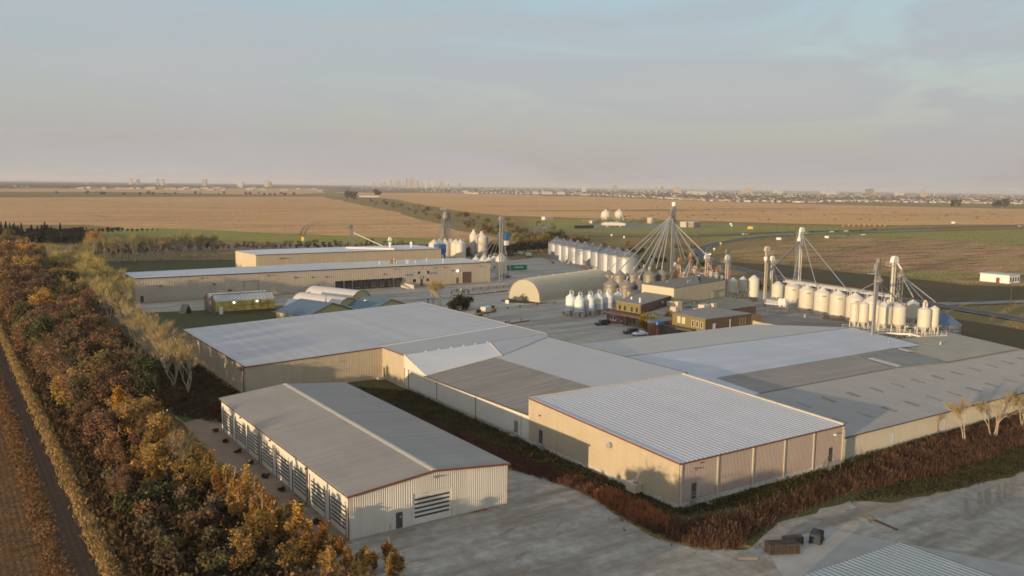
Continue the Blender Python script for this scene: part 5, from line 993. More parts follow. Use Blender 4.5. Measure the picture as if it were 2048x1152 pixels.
for k in range(7):
    q = WT[k]+sv*1.5+dv*2.5; part('support', MB().tube((q.x, q.y, 0), (q.x, q.y, 9.6), .1, 5), steel, cat_t)
    q = WT[k]+sv*1.1; part('drop_spout', MB().tube((q.x, q.y, 9.7), (WT[k].x+.6, WT[k].y, 8.9), .14, 5), steel, cat_t)

# legged tanks on the steel platform at the right
pg = 'slim white tanks on the steel platform'
def pt(px_, pyb, zb_): v_ = at(px_, pyb, zb_); return Vector((v_.x, v_.y, 0))+Vector((.56, .83, 0))*1.9
dk = 6.5
plat = thing('tank_platform', 'white steel lattice platform carrying the legged tanks above the warehouse roof', 'platform', (226, 142, 0))
def deck_tank(label, px_, w_px, sy, by, ty_, ring=False, z_b=9.0):
    """w_px width in photo pixels, rows of shoulder, body bottom and cone tip"""
    v_ = at(px_, by, z_b); p_ = Vector((v_.x, v_.y, 0)); r = w_px/2*depth_at(v_)/F; p_ += Vector((.56, .83, 0))*r*.9
    zs = height_to(p_.x, p_.y, sy); zb_ = height_to(p_.x, p_.y, by); zc_ = max(dk+.3, height_to(p_.x, p_.y, ty_))
    t = leg_tank('platform_tank', label, pg, r, zc_-dk, zb_-dk, zs-dk, zs-dk+r*.55, tank_white, 4, False, False, 'tank', ring); t.location = (p_.x, p_.y, dk)
    return t, p_, r, zs
z_B = 9.0
DT = [deck_tank('slim platform tank at the far left, first of a pair', 1711.5, 17, 608, 641, 650), deck_tank('slim platform tank beside the grey elevator leg, second of a pair', 1730, 20, 608, 642, 652),
      deck_tank('narrow platform tank just right of the grey elevator leg', 1755, 13, 610, 640, 648), deck_tank('wide platform tank in the middle with a railed top, left one', 1775, 26, 613.5, 645.5, 658, True),
      deck_tank('wide platform tank in the middle with a railed top, right one', 1802.5, 26.5, 614.5, 646.5, 659, True), deck_tank('platform tank set back with a spout in its roof', 1829.5, 25.5, 606, 634, 646, False),
      deck_tank('front right platform tank with bent pipes on its roof', 1853, 25, 619, 652, 665, False), deck_tank('partly hidden platform tank at the right end', 1871, 18, 616, 651, 662, False)]
part('elbow_pipe', MB().path([(-.6, 0, DT[6][3]-dk+.5), (-.6, 0, DT[6][3]-dk+1.8), (0, 0, DT[6][3]-dk+2.3), (.7, 0, DT[6][3]-dk+1.6), (.7, 0, DT[6][3]-dk+.5)], .32, 8), tank_white, DT[6][0], world=False)
for grp in ((0, 1, 2), (3, 4), (5,), (6, 7)):
    xs = [DT[k][1] for k in grp]; c_ = sum(xs, Vector())/len(xs); r = max(DT[k][2] for k in grp); d_ = (xs[-1]-xs[0]).normalized() if len(xs) > 1 else Vector((1, 0, 0)); hl_ = (xs[-1]-xs[0]).length/2+r+.6; s_ = Vector((-d_.y, d_.x, 0)); hw = r+.7
    for sg in (-1, 1):
        a, b = c_-d_*hl_+s_*sg*hw, c_+d_*hl_+s_*sg*hw
        part('beam', beam(MB(), (a.x, a.y, dk-.2), (b.x, b.y, dk-.2), .4, .5), paint_white, plat)
        n_ = max(2, int(hl_*2/2.6)); tr = MB(); tr.tube((a.x, a.y, dk-1.7), (b.x, b.y, dk-1.7), .14, 4)
        for k in range(n_):
            p0_, p1_, pm = a.lerp(b, k/n_), a.lerp(b, (k+1)/n_), a.lerp(b, (k+.5)/n_)
            tr.tube((p0_.x, p0_.y, dk-.3), (pm.x, pm.y, dk-1.7), .11, 4); tr.tube((pm.x, pm.y, dk-1.7), (p1_.x, p1_.y, dk-.3), .11, 4)
        part('truss', tr, paint_white, plat)
        for e in (a, b): part('post', MB().tube((e.x, e.y, 0), (e.x, e.y, dk-.1), .14, 5), paint_white, plat)
    for sg in (-1, 1):
        a, b = c_+d_*hl_*sg-s_*hw, c_+d_*hl_*sg+s_*hw; part('beam', beam(MB(), (a.x, a.y, dk-.2), (b.x, b.y, dk-.2), .28, .4), paint_white, plat)
    part('deck', MB().slab([(*(c_-d_*hl_-s_*hw).xy, dk-.01), (*(c_+d_*hl_-s_*hw).xy, dk-.01), (*(c_+d_*hl_+s_*hw).xy, dk-.01), (*(c_-d_*hl_+s_*hw).xy, dk-.01)], .05), steel_dull, plat)
    rl = MB()
    for sg in (-1, 1):
        a, b = c_-d_*hl_+s_*sg*hw, c_+d_*hl_+s_*sg*hw
        for hh in (.5, 1.0): rl.tube((a.x, a.y, dk+hh), (b.x, b.y, dk+hh), .04, 3)
        for k in range(6): q = a.lerp(b, k/5); rl.tube((q.x, q.y, dk), (q.x, q.y, dk+1.0), .04, 3)
    part('railing', rl, paint_white, plat)

# elevators
v1, h1 = eh(1745.5, 672, 528, 6.8); el_e = elevator('grey elevator leg rising out of the pale warehouse roof beside slim tanks', v1, 5.2, h1+1.6, steel, steel_dull, .5, .5, True, None, (), (), .5)
part('distributor', MB().lathe(v1.x+1, v1.y, [(.3, 5.2+h1-1.2), (.5, 5.2+h1-1.6), (1.2, 5.2+h1-2.6), (1.2, 5.2+h1-3.0)], 12), steel_dull, el_e); part('chimney_head', MB().obox((v1.x+1.0, v1.y+.3, 5.2+h1+1.3), (.9, .9, 3.4)), steel_dull, el_e)
for q in [Vector((DT[k][1].x, DT[k][1].y, DT[k][3]+1.2)) for k in (3, 4, 4, 2)]+[WT[4]+Vector((0, 0, 9.6)), WT[5]+Vector((0, 0, 9.6))]: part('spout', MB().tube((v1.x+1, v1.y, 5.2+h1-2.8), q, .16, 7), steel, el_e)
bx_ = DT[5][1]; vf = Vector((bx_.x+1, bx_.y+7, 0)); hf = height_to(vf.x, vf.y, 514)
el_f = elevator('white elevator with rounded drum head and side platform above the platform tanks', vf, 0, hf, tank_white, paint_white, .8, .55, True, .9, (), (), 1.0)
vfd = vf+Vector((2.2, -1, hf-5)); part('distributor', MB().lathe(vfd.x, vfd.y, [(.3, vfd.z+1.6), (.5, vfd.z+.9), (1.3, vfd.z), (1.3, vfd.z-.5)], 12), steel_dull, el_f); part('feed_spout', MB().tube((vf.x+.8, vf.y, hf-1.2), vfd+Vector((0, 0, 1.4)), .25, 7), paint_white, el_f)
for k in (5, 6, 7, 6): q = Vector((DT[k][1].x+(.6 if k == 6 else 0), DT[k][1].y, DT[k][3]+1.6)); part('spout', MB().tube(vfd-Vector((0, 0, .3)), q, .2, 7), steel, el_f)
part('lattice_tower', lattice(MB(), vf.x+2.0, vf.y-.5, 0, vfd.z-.6, 1.6, 2.4, .06), steel, el_f)
vd, hd = eh(1597, 592, 456); el_d = elevator('tallest white elevator with round cap behind the row of big tanks', vd, 0, hd, tank_white, paint_white, .85, .5, True, -1.6, (), [WT[0]+Vector((0, 0, 9.8)), WT[2]+Vector((-1, 2, 9.8)), WT[4]+Vector((-1, 2, 9.8))], .9, 1)
part('discharge_cone', MB().lathe(vd.x-1.5, vd.y, [(.25, hd-1.5), (.3, hd-3), (.95, hd-5.2), (.3, hd-5.8)], 12), paint_white, el_d); part('head_spout', MB().tube((vd.x-.5, vd.y, hd-1.0), (vd.x-1.5, vd.y, hd-2.6), .35, 8), paint_white, el_d)
ve, he = eh(1529, 613, 494); el_b = elevator('rust streaked white elevator with domed head in the tank cluster', ve, 0, he, paint_rust, paint_rust, .85, .5, True, None, (), [at(1556, 563, 8.5), at(1541, 570, 6)], .85, 1)
part('side_duct', MB().path([(ve.x-1.9, ve.y-1.0, .5), (ve.x-1.9, ve.y-1.0, he-4)], .16, 6).path([(ve.x-1.3, ve.y-1.0, .5), (ve.x-1.3, ve.y-1.0, he-4)], .10, 6), paint_rust, el_b); part('cyclone', MB().lathe(ve.x-1.6, ve.y-.8, [(.2, he-5.6), (.7, he-4.6), (.7, he-3.6), (.1, he-3.4)], 10), paint_white, el_b)
part('spout', MB().tube((vd.x-1.5, vd.y, hd-5.6), (ve.x+1.2, ve.y, he-9.5), .38, 8), steel_dull, el_b)
vc, hc = eh(1541, 598, 513); elevator('shorter white elevator behind the rust streaked one', vc, 0, hc, tank_white, paint_white, .75, .42, True, None, (), [WT[0]+Vector((-1, 2, 9.8)), at(1553, 560, 9)], .75, 1)
va, ha = eh(1451, 606, 511); elevator('slim white elevator with railed platform at the cream block corner', va, 0, ha, paint_rust, tank_grey, .9, .36, True, 1.6, (), [at(1489, 552, 9.5)], .75, -1)
v_, h_ = eh(1463, 600, 501); elevator('grey lattice elevator just behind the slim white one', v_+Vector((2, 5, 0)), 0, h_, steel_dull, steel_dull, .7, .4, True, 1.4, (), (), .6, 1)
v_, h_ = eh(1411, 592, 510); el = elevator('white elevator leg with crowded platforms right of the spout tower', v_, 0, h_, paint_rust, tank_grey, .9, .42, True, 1.2, (), [at(1433, 556, 8)], 1.0, 1)
for k, zz in enumerate((h_*.55, h_*.68)): part('platform', MB().box(v_.x-2, v_.y-1.2, zz, v_.x+2, v_.y+1.2, zz+.15), paint_rust, el); part('railing', MB().path([(v_.x-2, v_.y-1.2, zz+1), (v_.x+2, v_.y-1.2, zz+1), (v_.x+2, v_.y+1.2, zz+1)], .05, 4), paint_white, el)
v_, h_ = eh(1431.5, 589, 536); elevator('short white and orange stack right of the crowded platforms', v_, 0, h_, paint_white, orange, .5, .5, False, None, (), (), .5)
v_, h_ = eh(1380, 575, 506); el = elevator('rusty orange elevator leg under the right hand spouts', v_, 0, h_, orange, orange, .8, .45, True, None, (), [at(1363, 560, 9)], .6, -1)
part('spout', MB().tube((v_.x-.5, v_.y, h_-3), at(1362, 561, 8), .14, 6).tube((v_.x-.5, v_.y, h_-4), at(1372, 562, 8), .14, 6), paint_white, el)
v_, h_ = eh(1367, 572, 519); elevator('second rusty orange elevator behind the first', v_+Vector((3, 6, 0)), 0, h_, orange, orange, .7, .4, True, None, (), (), .6, 1)
v_, h_ = eh(1349, 570, 526); elevator('small orange and white elevator near the cream block roof edge', v_, 0, h_, orange, paint_white, .6, .35, False, -.9, (), [at(1336, 566, 7)], .5)
# jumble of machinery along the back of the cream block: frames, hoppers and pipes on one skid
r5 = random.Random(5); mj = thing('cleaning_plant', 'jumble of pipes, hoppers and frames behind the cream block roof', 'machinery', tuple(at(1410, 585)))
for k in range(26):
    v_ = at(1352+k*3.6, 580+r5.uniform(-5, 8)); hh = r5.uniform(7.5, 12.5); m_ = r5.choice((steel_dull, paint_rust, steel, orange, tank_grey, brown_wall))
    c = k % 3
    if c == 0: part('frame', lattice(MB(), v_.x, v_.y, 0, hh, r5.uniform(1.4, 2.4), 2.5, .07), m_, mj)
    elif c == 1: part('hopper', MB().lathe(v_.x, v_.y, [(.2, hh-3.4), (1.1, hh-1.8), (1.1, hh-.6), (.3, hh)], 10), m_, mj)
    else: part('pipe', MB().path([(v_.x, v_.y, 1), (v_.x, v_.y, hh-1), (v_.x+r5.uniform(-2, 2), v_.y+1, hh)], .2, 6), m_, mj)
# hopper tanks of the cluster
cl = [('hopper tank left of the cluster, on braced legs', 1467, 600, 18.5, 562, 583, 596), ('hopper tank just behind the left one of the cluster', 1487, 598, 17, 559, 581, 594), ('tall hopper tank left of the rust streaked elevator', 1509, 604, 22, 558, 593, 602), ('wide hopper tank with pipes, before the first big white tank', 1558, 604, 23, 570, 592, 601)]
for lb, px_, pyb, w_, sy, by, ty_ in cl:
    v_ = at(px_, pyb); r = w_/2*depth_at(v_)/F; p_ = v_+Vector((.56, .83, 0))*r; H_ = lambda q: height_to(p_.x, p_.y, q)
    t = leg_tank('hopper_tank', lb, 'white hopper tanks in the elevator cluster', r, max(.3, H_(ty_)), H_(by), H_(sy), H_(sy)+r*.75, tank_white, 6); t.location = p_
mp_ = thing('machinery_platform', 'white railed steel platform with cyclones left of the big tank row', 'platform', tuple(at(1560, 606)))
a, b = at(1530, 607, 3.2), at(1572, 610, 3.2); dv2 = (b-a).normalized(); sv2 = Vector((-dv2.y, dv2.x, 0))
part('deck', beam(MB(), a+sv2*1.5, b+sv2*1.5, 3.6, .2), paint_white, mp_)
rl = MB()
for sg in (-.3, 3.3):
    for hh in (.6, 1.15): rl.tube(a+sv2*sg+Vector((0, 0, hh)), b+sv2*sg+Vector((0, 0, hh)), .05, 3)
    for k in range(7): q = a.lerp(b, k/6)+sv2*sg; rl.tube(q-Vector((0, 0, 3.1)), q+Vector((0, 0, 1.15)), .06, 4)
part('railing', rl, paint_white, mp_)
for s, rr in ((.7, .8), (.88, .6)): q = a.lerp(b, s)+sv2*1.2; part('cyclone', MB().lathe(q.x, q.y, [(rr*.3, 2.0), (rr, 3.4), (rr, 5.0), (rr*.4, 5.4)], 12), paint_white, mp_)
kb = thing('concrete_kerb_wall', 'pale concrete retaining wall at the foot of the machinery platform', 'wall', tuple(at(1555, 622)))
part('wall', MB().prism([tuple(q.xy) for q in (at(1532, 614), at(1572, 622), at(1589, 618), at(1588, 615), at(1572, 618), at(1535, 611))], 0, 2.2), concrete, kb)
tf = thing('braced_support', 'rusty braced frame under the left hopper tanks of the cluster', 'frame', tuple(at(1480, 604)))
for k in range(4): v_ = at(1458+k*15, 606-k*1.5); part('bay', lattice(MB(), v_.x, v_.y, 0, 3.0, 2.6, 1.5, .09), orange if k % 2 else paint_rust, tf)
# blue roofed round bin and the tank at the right edge
bp = at(1897, 672)+Vector((.56, .83, 0))*4
bb2 = thing('round_bin', 'round bin with dark blue cone roof behind the platform tanks', 'grain bin', bp); zz = height_to(bp.x, bp.y, 646)
part('shell', MB().lathe(bp.x, bp.y, corr_profile(5.2, 0, zz-.1, .9, .05), 24), steel, bb2); part('roof', MB().lathe(bp.x, bp.y, [(5.35, zz-.1), (.5, zz+3.4), (.1, zz+3.6)], 24), roof_blue, bb2)
p_ = Vector((243.5, 107.5, 0)); t = leg_tank('legged_tank', 'cream legged tank cut by the right edge of the picture', None, 2.3, .6, 2.6, height_to(p_.x, p_.y, 684), height_to(p_.x, p_.y, 677), tank_white, 4, False, False, 'tank', True); t.location = p_

# --- plant behind the dock building
vt, ht = eh(889, 516, 421); ew = thing('dryer_tower', 'grey lattice tower with round head on the roof of the white tank block', 'elevator', vt)
part('trunk', MB().obox((vt.x, vt.y, ht/2), (.9, .8, ht-2)), steel_dull, ew); part('ladder_tower', lattice(MB(), vt.x+2.2, vt.y, 0, ht-3, 2.2, 2.6, .09), steel_dull, ew)
part('head', MB().lathe(vt.x+.6, vt.y, [(1.3, ht-6), (2.0, ht-4.5), (2.0, ht-3), (1.3, ht-.8), (.2, ht)], 14), steel_dull, ew); part('frame', lattice(MB(), vt.x+.3, vt.y, 11, ht-5, 3.4, 2.8, .11), steel, ew); part('platform', MB().box(vt.x-2.6, vt.y-2.2, ht-9, vt.x+3.4, vt.y+2.2, ht-8.8), steel, ew); part('crane_arm', MB().tube((vt.x+1, vt.y, ht+.8), (vt.x-3.4, vt.y, ht+.9), .22, 5), paint_white, ew)
for dx, dz in ((-9, 13), (-4, 12), (5, 12), (9, 12)): part('brace', MB().tube((vt.x, vt.y, ht-8.5), (vt.x+dx, vt.y-2, dz), .2, 5), steel, ew)
wb_g = 'white tanks side by side behind the tall building'
wtp = [(868, 521), (879, 520), (890, 519.5), (901, 519), (912, 519.5), (921, 521)]
ft = None
for k, (px_, py_) in enumerate(wtp):
    v_ = at(px_, py_); he_ = height_to(v_.x, v_.y, 487)
    if ft is None:
        ft = thing('white_block_tank', '', 'tank', v_, 0, wb_g); smooth_angle(part('shell', MB().lathe(v_.x, v_.y, [(3.2, 0), (3.2, he_)], 18), tank_white, ft)); part('roof', MB().lathe(v_.x, v_.y, [(3.3, he_), (.4, he_+2.2), (.3, he_+2.6)], 18), tank_white, ft); tk = ft
    else: tk = dup(ft, v_)
    tk['label'] = ['leftmost tank of the white block with a slanting roof', 'second tank of the white block under the tower', 'third tank of the white block below the tower foot', 'fourth tank of the white block right of the tower', 'fifth tank of the white block in shade', 'right end tank of the white block with a diagonal ladder'][k]
cw2 = thing('tank_catwalk', 'railed catwalk along the top of the white tank block', 'catwalk', tuple(at(895, 519))); a, b = at(866, 519), at(925, 519.5); za = height_to(a.x, a.y, 482)
part('walkway', beam(MB(), (a.x, a.y, za), (b.x, b.y, za), 2.0, .3), steel, cw2); rl = MB()
for hh in (.7, 1.4): rl.tube((a.x, a.y-1, za+hh), (b.x, b.y-1, za+hh), .08, 3)
for k in range(9): q = a.lerp(b, k/8); rl.tube((q.x, q.y-1, za), (q.x, q.y-1, za+1.4), .07, 3)
part('railing', rl, steel, cw2)
for px_, py_, w_, se, tp_, lb in ((947, 518, 12, 471, 465, 'tall white silo left of its twin, with a ladder up its side'), (963, 519, 21, 474, 463, 'tall white silo in front of its twin, brightly sunlit')):
    v_ = at(px_, py_); r = w_*.55*depth_at(v_)/F if w_ > 15 else 2.6; t = thing('tall_silo', lb, 'silo', v_, 0, 'pair of tall white silos'); he_ = height_to(v_.x, v_.y, se)
    smooth_angle(part('shell', MB().lathe(v_.x, v_.y, [(r*.55, 0), (r*.55, 2.0), (r, 4.0), (r, he_)], 20), tank_white, t)); part('roof', MB().lathe(v_.x, v_.y, [(r, he_), (.8, he_+2.6), (.8, he_+3.4)], 20), tank_white, t); part('roof_railing', MB().path([(v_.x-1.2, v_.y-1.2, he_+3.9), (v_.x+1.2, v_.y-1.2, he_+3.9), (v_.x+1.2, v_.y+1.2, he_+3.9)], .12, 4), paint_rust, t); part('ladder', MB().tube((v_.x+r*.75, v_.y-r*.75, 2), (v_.x+r*.75, v_.y-r*.75, he_), .25, 4), steel_dull, t)
vg, hg_ = eh(1001, 563, 434); eg = elevator('grey elevator leg with guy spouts at the end of the dock building', vg, 0, hg_, steel, steel, .9, .6, False, 2.2, (), (), .7)
cone = [(952, 542, 16, 519, 'small white hopper tank nearest the dock building'), (966, 543, 15, 519, 'second small white hopper tank by the dock building'), (978, 545, 17, 521, 'third small white hopper tank by the dock building'), (968, 538, 13, 515, 'small white hopper tank at the back of the group'), (988, 540, 15, 517, 'small hopper tank half behind the wide white one'), (1002, 556, 23, 516, 'wide white hopper tank beside the grey elevator leg')]
for px_, py_, w_, se, lb in cone:
    v_ = at(px_, py_); r = w_/2*depth_at(v_)/F; he_ = height_to(v_.x, v_.y, se); t = leg_tank('hopper_tank', lb, 'white hopper tanks at the end of the dock building', r, .8, 2.2, he_, he_+r*.85, tank_white, 6, False, w_ < 20); t.location = v_
    part('spout', MB().tube((vg.x, vg.y-.3, hg_-6), (v_.x, v_.y, he_+r*.9), .15, 6), steel, eg)
q = at(1022, 542, 1.5); part('spout', MB().tube((vg.x+.6, vg.y, hg_-9), q, .18, 6), MATS['pale_spout_steel'], eg)
part('control_box', MB().box(vg.x+2.0, vg.y-.9, hg_-10.5, vg.x+4.2, vg.y+.6, hg_-7), blue_paint, eg); part('control_box', MB().box(vg.x+1.9, vg.y-.9, hg_-13, vg.x+3.6, vg.y+.6, hg_-11), paint_white, eg)
vr = at(686, 491, 12.1); hr = height_to(vr.x, vr.y, 448); er = elevator('slim grey roof elevator with one long pale spout on the tall building', Vector((vr.x, min(405, vr.y), 0)), 12.1, hr-12.1, steel_dull, steel_dull, .9, .5, True, 1.3, (), (), .7)
yb = min(405, vr.y); part('spout', MB().tube((vr.x+1.5, yb, hr-4), (vr.x+15, yb-6, 12.4), .22, 6), paint_white, er)
vr2 = at(784, 492, 12.1); e2 = elevator('stubby white roof elevator on the tall building', Vector((vr2.x-2, 400, 0)), 12.0, 4.6, tank_white, paint_white, .7, .45, False, None, (), (), .6)
part('spout', MB().tube((vr2.x-2.5, 400, 15), (vr2.x-7, 398, 12.3), .18, 6), steel, e2)

# ------------------------------------------------------------------ trees and plants
def leaf_mat(name, c, var=0.35, scale=0.9, transl=0.25):
    m = bpy.data.materials.new(name); m.use_nodes = True; t = m.node_tree; n = t.nodes; l = t.links; n.clear()
    o = n.new('ShaderNodeOutputMaterial'); d = n.new('ShaderNodeBsdfDiffuse'); tr = n.new('ShaderNodeBsdfTranslucent'); mx = n.new('ShaderNodeMixShader'); mx.inputs[0].default_value = transl
    tc = n.new('ShaderNodeTexCoord'); oi = n.new('ShaderNodeObjectInfo'); z = n.new('ShaderNodeTexNoise'); z.inputs['Scale'].default_value = scale; z.inputs['Detail'].default_value = 4
    l.new(tc.outputs['Object'], z.inputs['Vector']); r = n.new('ShaderNodeMapRange'); r.inputs[1].default_value = .3; r.inputs[2].default_value = .7; r.inputs[3].default_value = 1-var; r.inputs[4].default_value = 1+var; l.new(z.outputs['Fac'], r.inputs[0])
    a = n.new('ShaderNodeMixRGB'); a.blend_type = 'MULTIPLY'; a.inputs[0].default_value = 1; a.inputs[1].default_value = (*c, 1); l.new(oi.outputs['Color'], a.inputs[2])
    # second noise shifts single sprays towards a drier hue
    z2 = n.new('ShaderNodeTexNoise'); z2.inputs['Scale'].default_value = scale*3.1; z2.inputs['Detail'].default_value = 2; l.new(tc.outputs['Object'], z2.inputs['Vector']); r2 = n.new('ShaderNodeMapRange'); r2.inputs[1].default_value = .45; r2.inputs[2].default_value = .75; r2.inputs[4].default_value = .6; l.new(z2.outputs['Fac'], r2.inputs[0])
    hs = n.new('ShaderNodeHueSaturation'); hs.inputs['Hue'].default_value = .485; hs.inputs['Saturation'].default_value = .85; hs.inputs['Value'].default_value = .72; l.new(a.outputs[0], hs.inputs['Color'])
    m1 = n.new('ShaderNodeMixRGB'); l.new(r2.outputs[0], m1.inputs[0]); l.new(a.outputs[0], m1.inputs[1]); l.new(hs.outputs[0], m1.inputs[2])
    b = n.new('ShaderNodeMixRGB'); b.blend_type = 'MULTIPLY'; b.inputs[0].default_value = 1; l.new(m1.outputs[0], b.inputs[1]); l.new(r.outputs[0], b.inputs[2])
    l.new(b.outputs[0], d.inputs[0]); l.new(b.outputs[0], tr.inputs[0]); l.new(d.outputs[0], mx.inputs[1]); l.new(tr.outputs[0], mx.inputs[2]); l.new(mx.outputs[0], o.inputs[0])
    MATS[name] = m; return m
lf = leaf_mat('autumn_leaves', (1, 1, 1)); lf_reed = leaf_mat('reed_blades', (1, 1, 1), .3, .35, .2)
bark = mat('grey_bark', (0.10, 0.075, 0.055), 0.9, 0.25, 2.0); bark_pale = mat('pale_bark', (0.42, 0.35, 0.26), 0.8, 0.2, 2.0); twig = mat('ochre_twigs', (0.40, 0.33, 0.17), 0.8, 0.2, 1.0, objcol=True)

def leaves(pts, size, r, up=0.25, asp=(.6, 1.0)):
    vs = []; fs = []
    for p in pts:
        a = Vector((r.gauss(0, 1), r.gauss(0, 1), r.gauss(0, 1)+up)).normalized(); u = a.orthogonal().normalized(); w = a.cross(u); t = r.uniform(0, 6.28)
        u, w = u*math.cos(t)+w*math.sin(t), w*math.cos(t)-u*math.sin(t); s = size*r.uniform(.6, 1.35)
        u = u*s*r.uniform(*asp)/2; w = w*s/2; o = len(vs)
        vs += [p-u-w*.6, p+u*.7-w, p+u+w*.7, p-u*.6+w]; fs.append((o, o+1, o+2, o+3))
    return vs, fs
def blob_points(blobs, n, r, shell=.55):
    out = []; wts = [b[1][0]*b[1][1]*b[1][2] for b in blobs]; tot = sum(w**.75 for w in wts)
    for (c, rad), w_ in zip(blobs, wts):
        for _ in range(int(n*w_**.75/tot)):
            d = Vector((r.gauss(0, 1), r.gauss(0, 1), r.gauss(0, 1))).normalized(); k = (r.random()**.5)*(1-shell)+shell; k *= r.uniform(.86, 1.12)
            
            if r.random() < .5: k = abs(r.gauss(0, .72)); d = Vector((d.x, d.y, d.z*1.15+.1))
            out.append(Vector((c[0]+d.x*rad[0]*k, c[1]+d.y*rad[1]*k, c[2]+d.z*rad[2]*k)))
    return out
def limb(mb, p, q, r0, r1, r, n=4):
    pts = [p.lerp(q, i/n)+Vector((r.uniform(-1, 1), r.uniform(-1, 1), r.uniform(-.4, .4)))*(q-p).length*.05*(0 < i < n) for i in range(n+1)]
    for i in range(n): mb.tube(pts[i], pts[i+1], r0+(r1-r0)*i/n, 5, r0+(r1-r0)*(i+1)/n)
    return mb
def mk_mesh(name, vs, fs, m):
    me = bpy.data.meshes.new(name); me.from_pydata([tuple(v) for v in vs], [], fs); me.materials.append(m); return me
PROTO = {}
def proto(kind, v):
    """returns (crown mesh, trunk mesh) of a tree about 1 unit-scale tall in metres as built"""
    key = (kind, v)
    if key in PROTO: return PROTO[key]
    r = random.Random(hash(kind) % 1000*0+sum(map(ord, kind))*17+v*101); tr = MB(); bl = []; bk = bark
    if kind == 'broad':
        H = 8.5; limb(tr, Vector((0, 0, 0)), Vector((r.uniform(-.4, .4), r.uniform(-.4, .4), 4.6)), .22, .13, r)
        for k in range(24):
            a = r.uniform(0, 6.28); d = r.uniform(.3, 2.9); z = r.uniform(2.6, 7.6)-d*.4; s = r.uniform(.55, 1.35); c = Vector((d*math.cos(a), d*math.sin(a), z)); bl.append((c, (s, s, s*r.uniform(.65, .95))))
            if k < 9: limb(tr, Vector((0, 0, r.uniform(2.0, 4.4))), c, .09, .03, r, 3)
        vs, fs = leaves(blob_points(bl, 4300, r, .3), .28, r)
    elif kind == 'poplar':
        limb(tr, Vector((0, 0, 0)), Vector((0, 0, 6.4)), .13, .03, r)
        for k in range(13):
            z = r.uniform(1.3, 6.6); f = max(.25, 1-abs(z-3.2)/4.2); a = r.uniform(0, 6.28); d = r.uniform(.1, .85)*f; s = r.uniform(.35, .62)*(.5+f*.6); bl.append((Vector((d*math.cos(a), d*math.sin(a), z)), (s, s, s*r.uniform(1.4, 2.2))))
            limb(tr, Vector((0, 0, max(.8, z-1.0))), Vector((d*math.cos(a), d*math.sin(a), z)), .035, .015, r, 2)
        vs, fs = leaves(blob_points(bl, 2300, r, .35), .24, r, .1); bk = bark_pale
    elif kind == 'bare':
        H = 12.5; tips = []
        def grow(p, d, L, rad, lev):
            q = p+d*L; limb(tr, p, q, rad, rad*.6, r, 3)
            if lev == 0: tips.append((p, q)); return
            for k in range(4 if lev > 1 else 5):
                nd = (d*1.15+Vector((r.gauss(0, .42), r.gauss(0, .42), r.gauss(.10, .2)))).normalized(); grow(p.lerp(q, r.uniform(.55, 1.0)), nd, L*r.uniform(.55, .78), rad*.5, lev-1)
        grow(Vector((0, 0, 0)), Vector((r.uniform(-.1, .1), r.uniform(-.1, .1), 1)).normalized(), 4.2, .19, 4) if False else None
        forks = 3 if v % 2 else 2
        for f in range(forks):
            d = Vector((r.gauss(0, .25), r.gauss(0, .25), 1)).normalized(); grow(Vector((r.uniform(-.1, .1), r.uniform(-.1, .1), 0)), d, 4.4, .15, 3)
        vs = []; fs = []
        for p, q in tips:
            for _ in range(4):
                s = p.lerp(q, r.uniform(.1, 1)); e = s+((q-p).normalized()+Vector((r.gauss(0, .5), r.gauss(0, .5), r.gauss(.25, .3)))).normalized()*r.uniform(.5, 1.3); u = Vector((r.gauss(0, 1), r.gauss(0, 1), 0)).normalized()*.022; o = len(vs); vs += [s-u, s+u, e+u*.4, e-u*.4]; fs.append((o, o+1, o+2, o+3))
                for _k in range((r.random() < .35) if v < 2 else 1):
                    pp = s.lerp(e, r.random())+Vector((r.gauss(0, .12), r.gauss(0, .12), r.gauss(0, .12))); lv, lfz = leaves([pp], .15, r); o = len(vs); vs += lv; fs += [tuple(i+o for i in f_) for f_ in lfz]
        bk = bark_pale
    elif kind == 'spruce':
        limb(tr, Vector((0, 0, 0)), Vector((0, 0, 12.5)), .2, .03, r); pts = []
        for k in range(2600):
            z = 1.0+12.2*(1-math.sqrt(r.random())); R0 = (13.4-z)/12.4*2.5; lay = .75+.25*math.sin(z*5.2+r.uniform(-.6, .6)); d = R0*lay*math.sqrt(r.uniform(.25, 1)); a = r.uniform(0, 6.28); pts.append(Vector((d*math.cos(a), d*math.sin(a), z-d*.25)))
        vs, fs = leaves(pts, .42, r, .5)
    elif kind == 'shrub':
        for k in range(9):
            a = r.uniform(0, 6.28); d = r.uniform(0, 1.2); s = r.uniform(.45, .85); c = Vector((d*math.cos(a), d*math.sin(a), r.uniform(.6, 1.9))); bl.append((c, (s, s, s*.85))); limb(tr, Vector((0, 0, 0)), c, .05, .02, r, 2)
        vs, fs = leaves(blob_points(bl, 1100, r, .4), .26, r)
    elif kind == 'scrub':          # sparse twiggy tree with an open crown
        limb(tr, Vector((0, 0, 0)), Vector((0, 0, 4)), .16, .07, r)
        for k in range(12):
            a = r.uniform(0, 6.28); d = r.uniform(.3, 2.0); z = r.uniform(2.6, 6.6)-d*.3; s = r.uniform(.6, 1.1); c = Vector((d*math.cos(a), d*math.sin(a), z)); bl.append((c, (s, s, s))); limb(tr, Vector((0, 0, r.uniform(1.5, 3.8))), c, .07, .02, r, 3)
        vs, fs = leaves(blob_points(bl, 1300, r, .25), .27, r)
    cm = mk_mesh(kind+'_crown', vs, fs, lf if kind != 'bare' else twig); tm = bpy.data.meshes.new(kind+'_trunk'); tm.from_pydata([tuple(p) for p in tr.v], [], tr.f); tm.materials.append(bk); PROTO[key] = (cm, tm); return PROTO[key]
TR = random.Random(11)
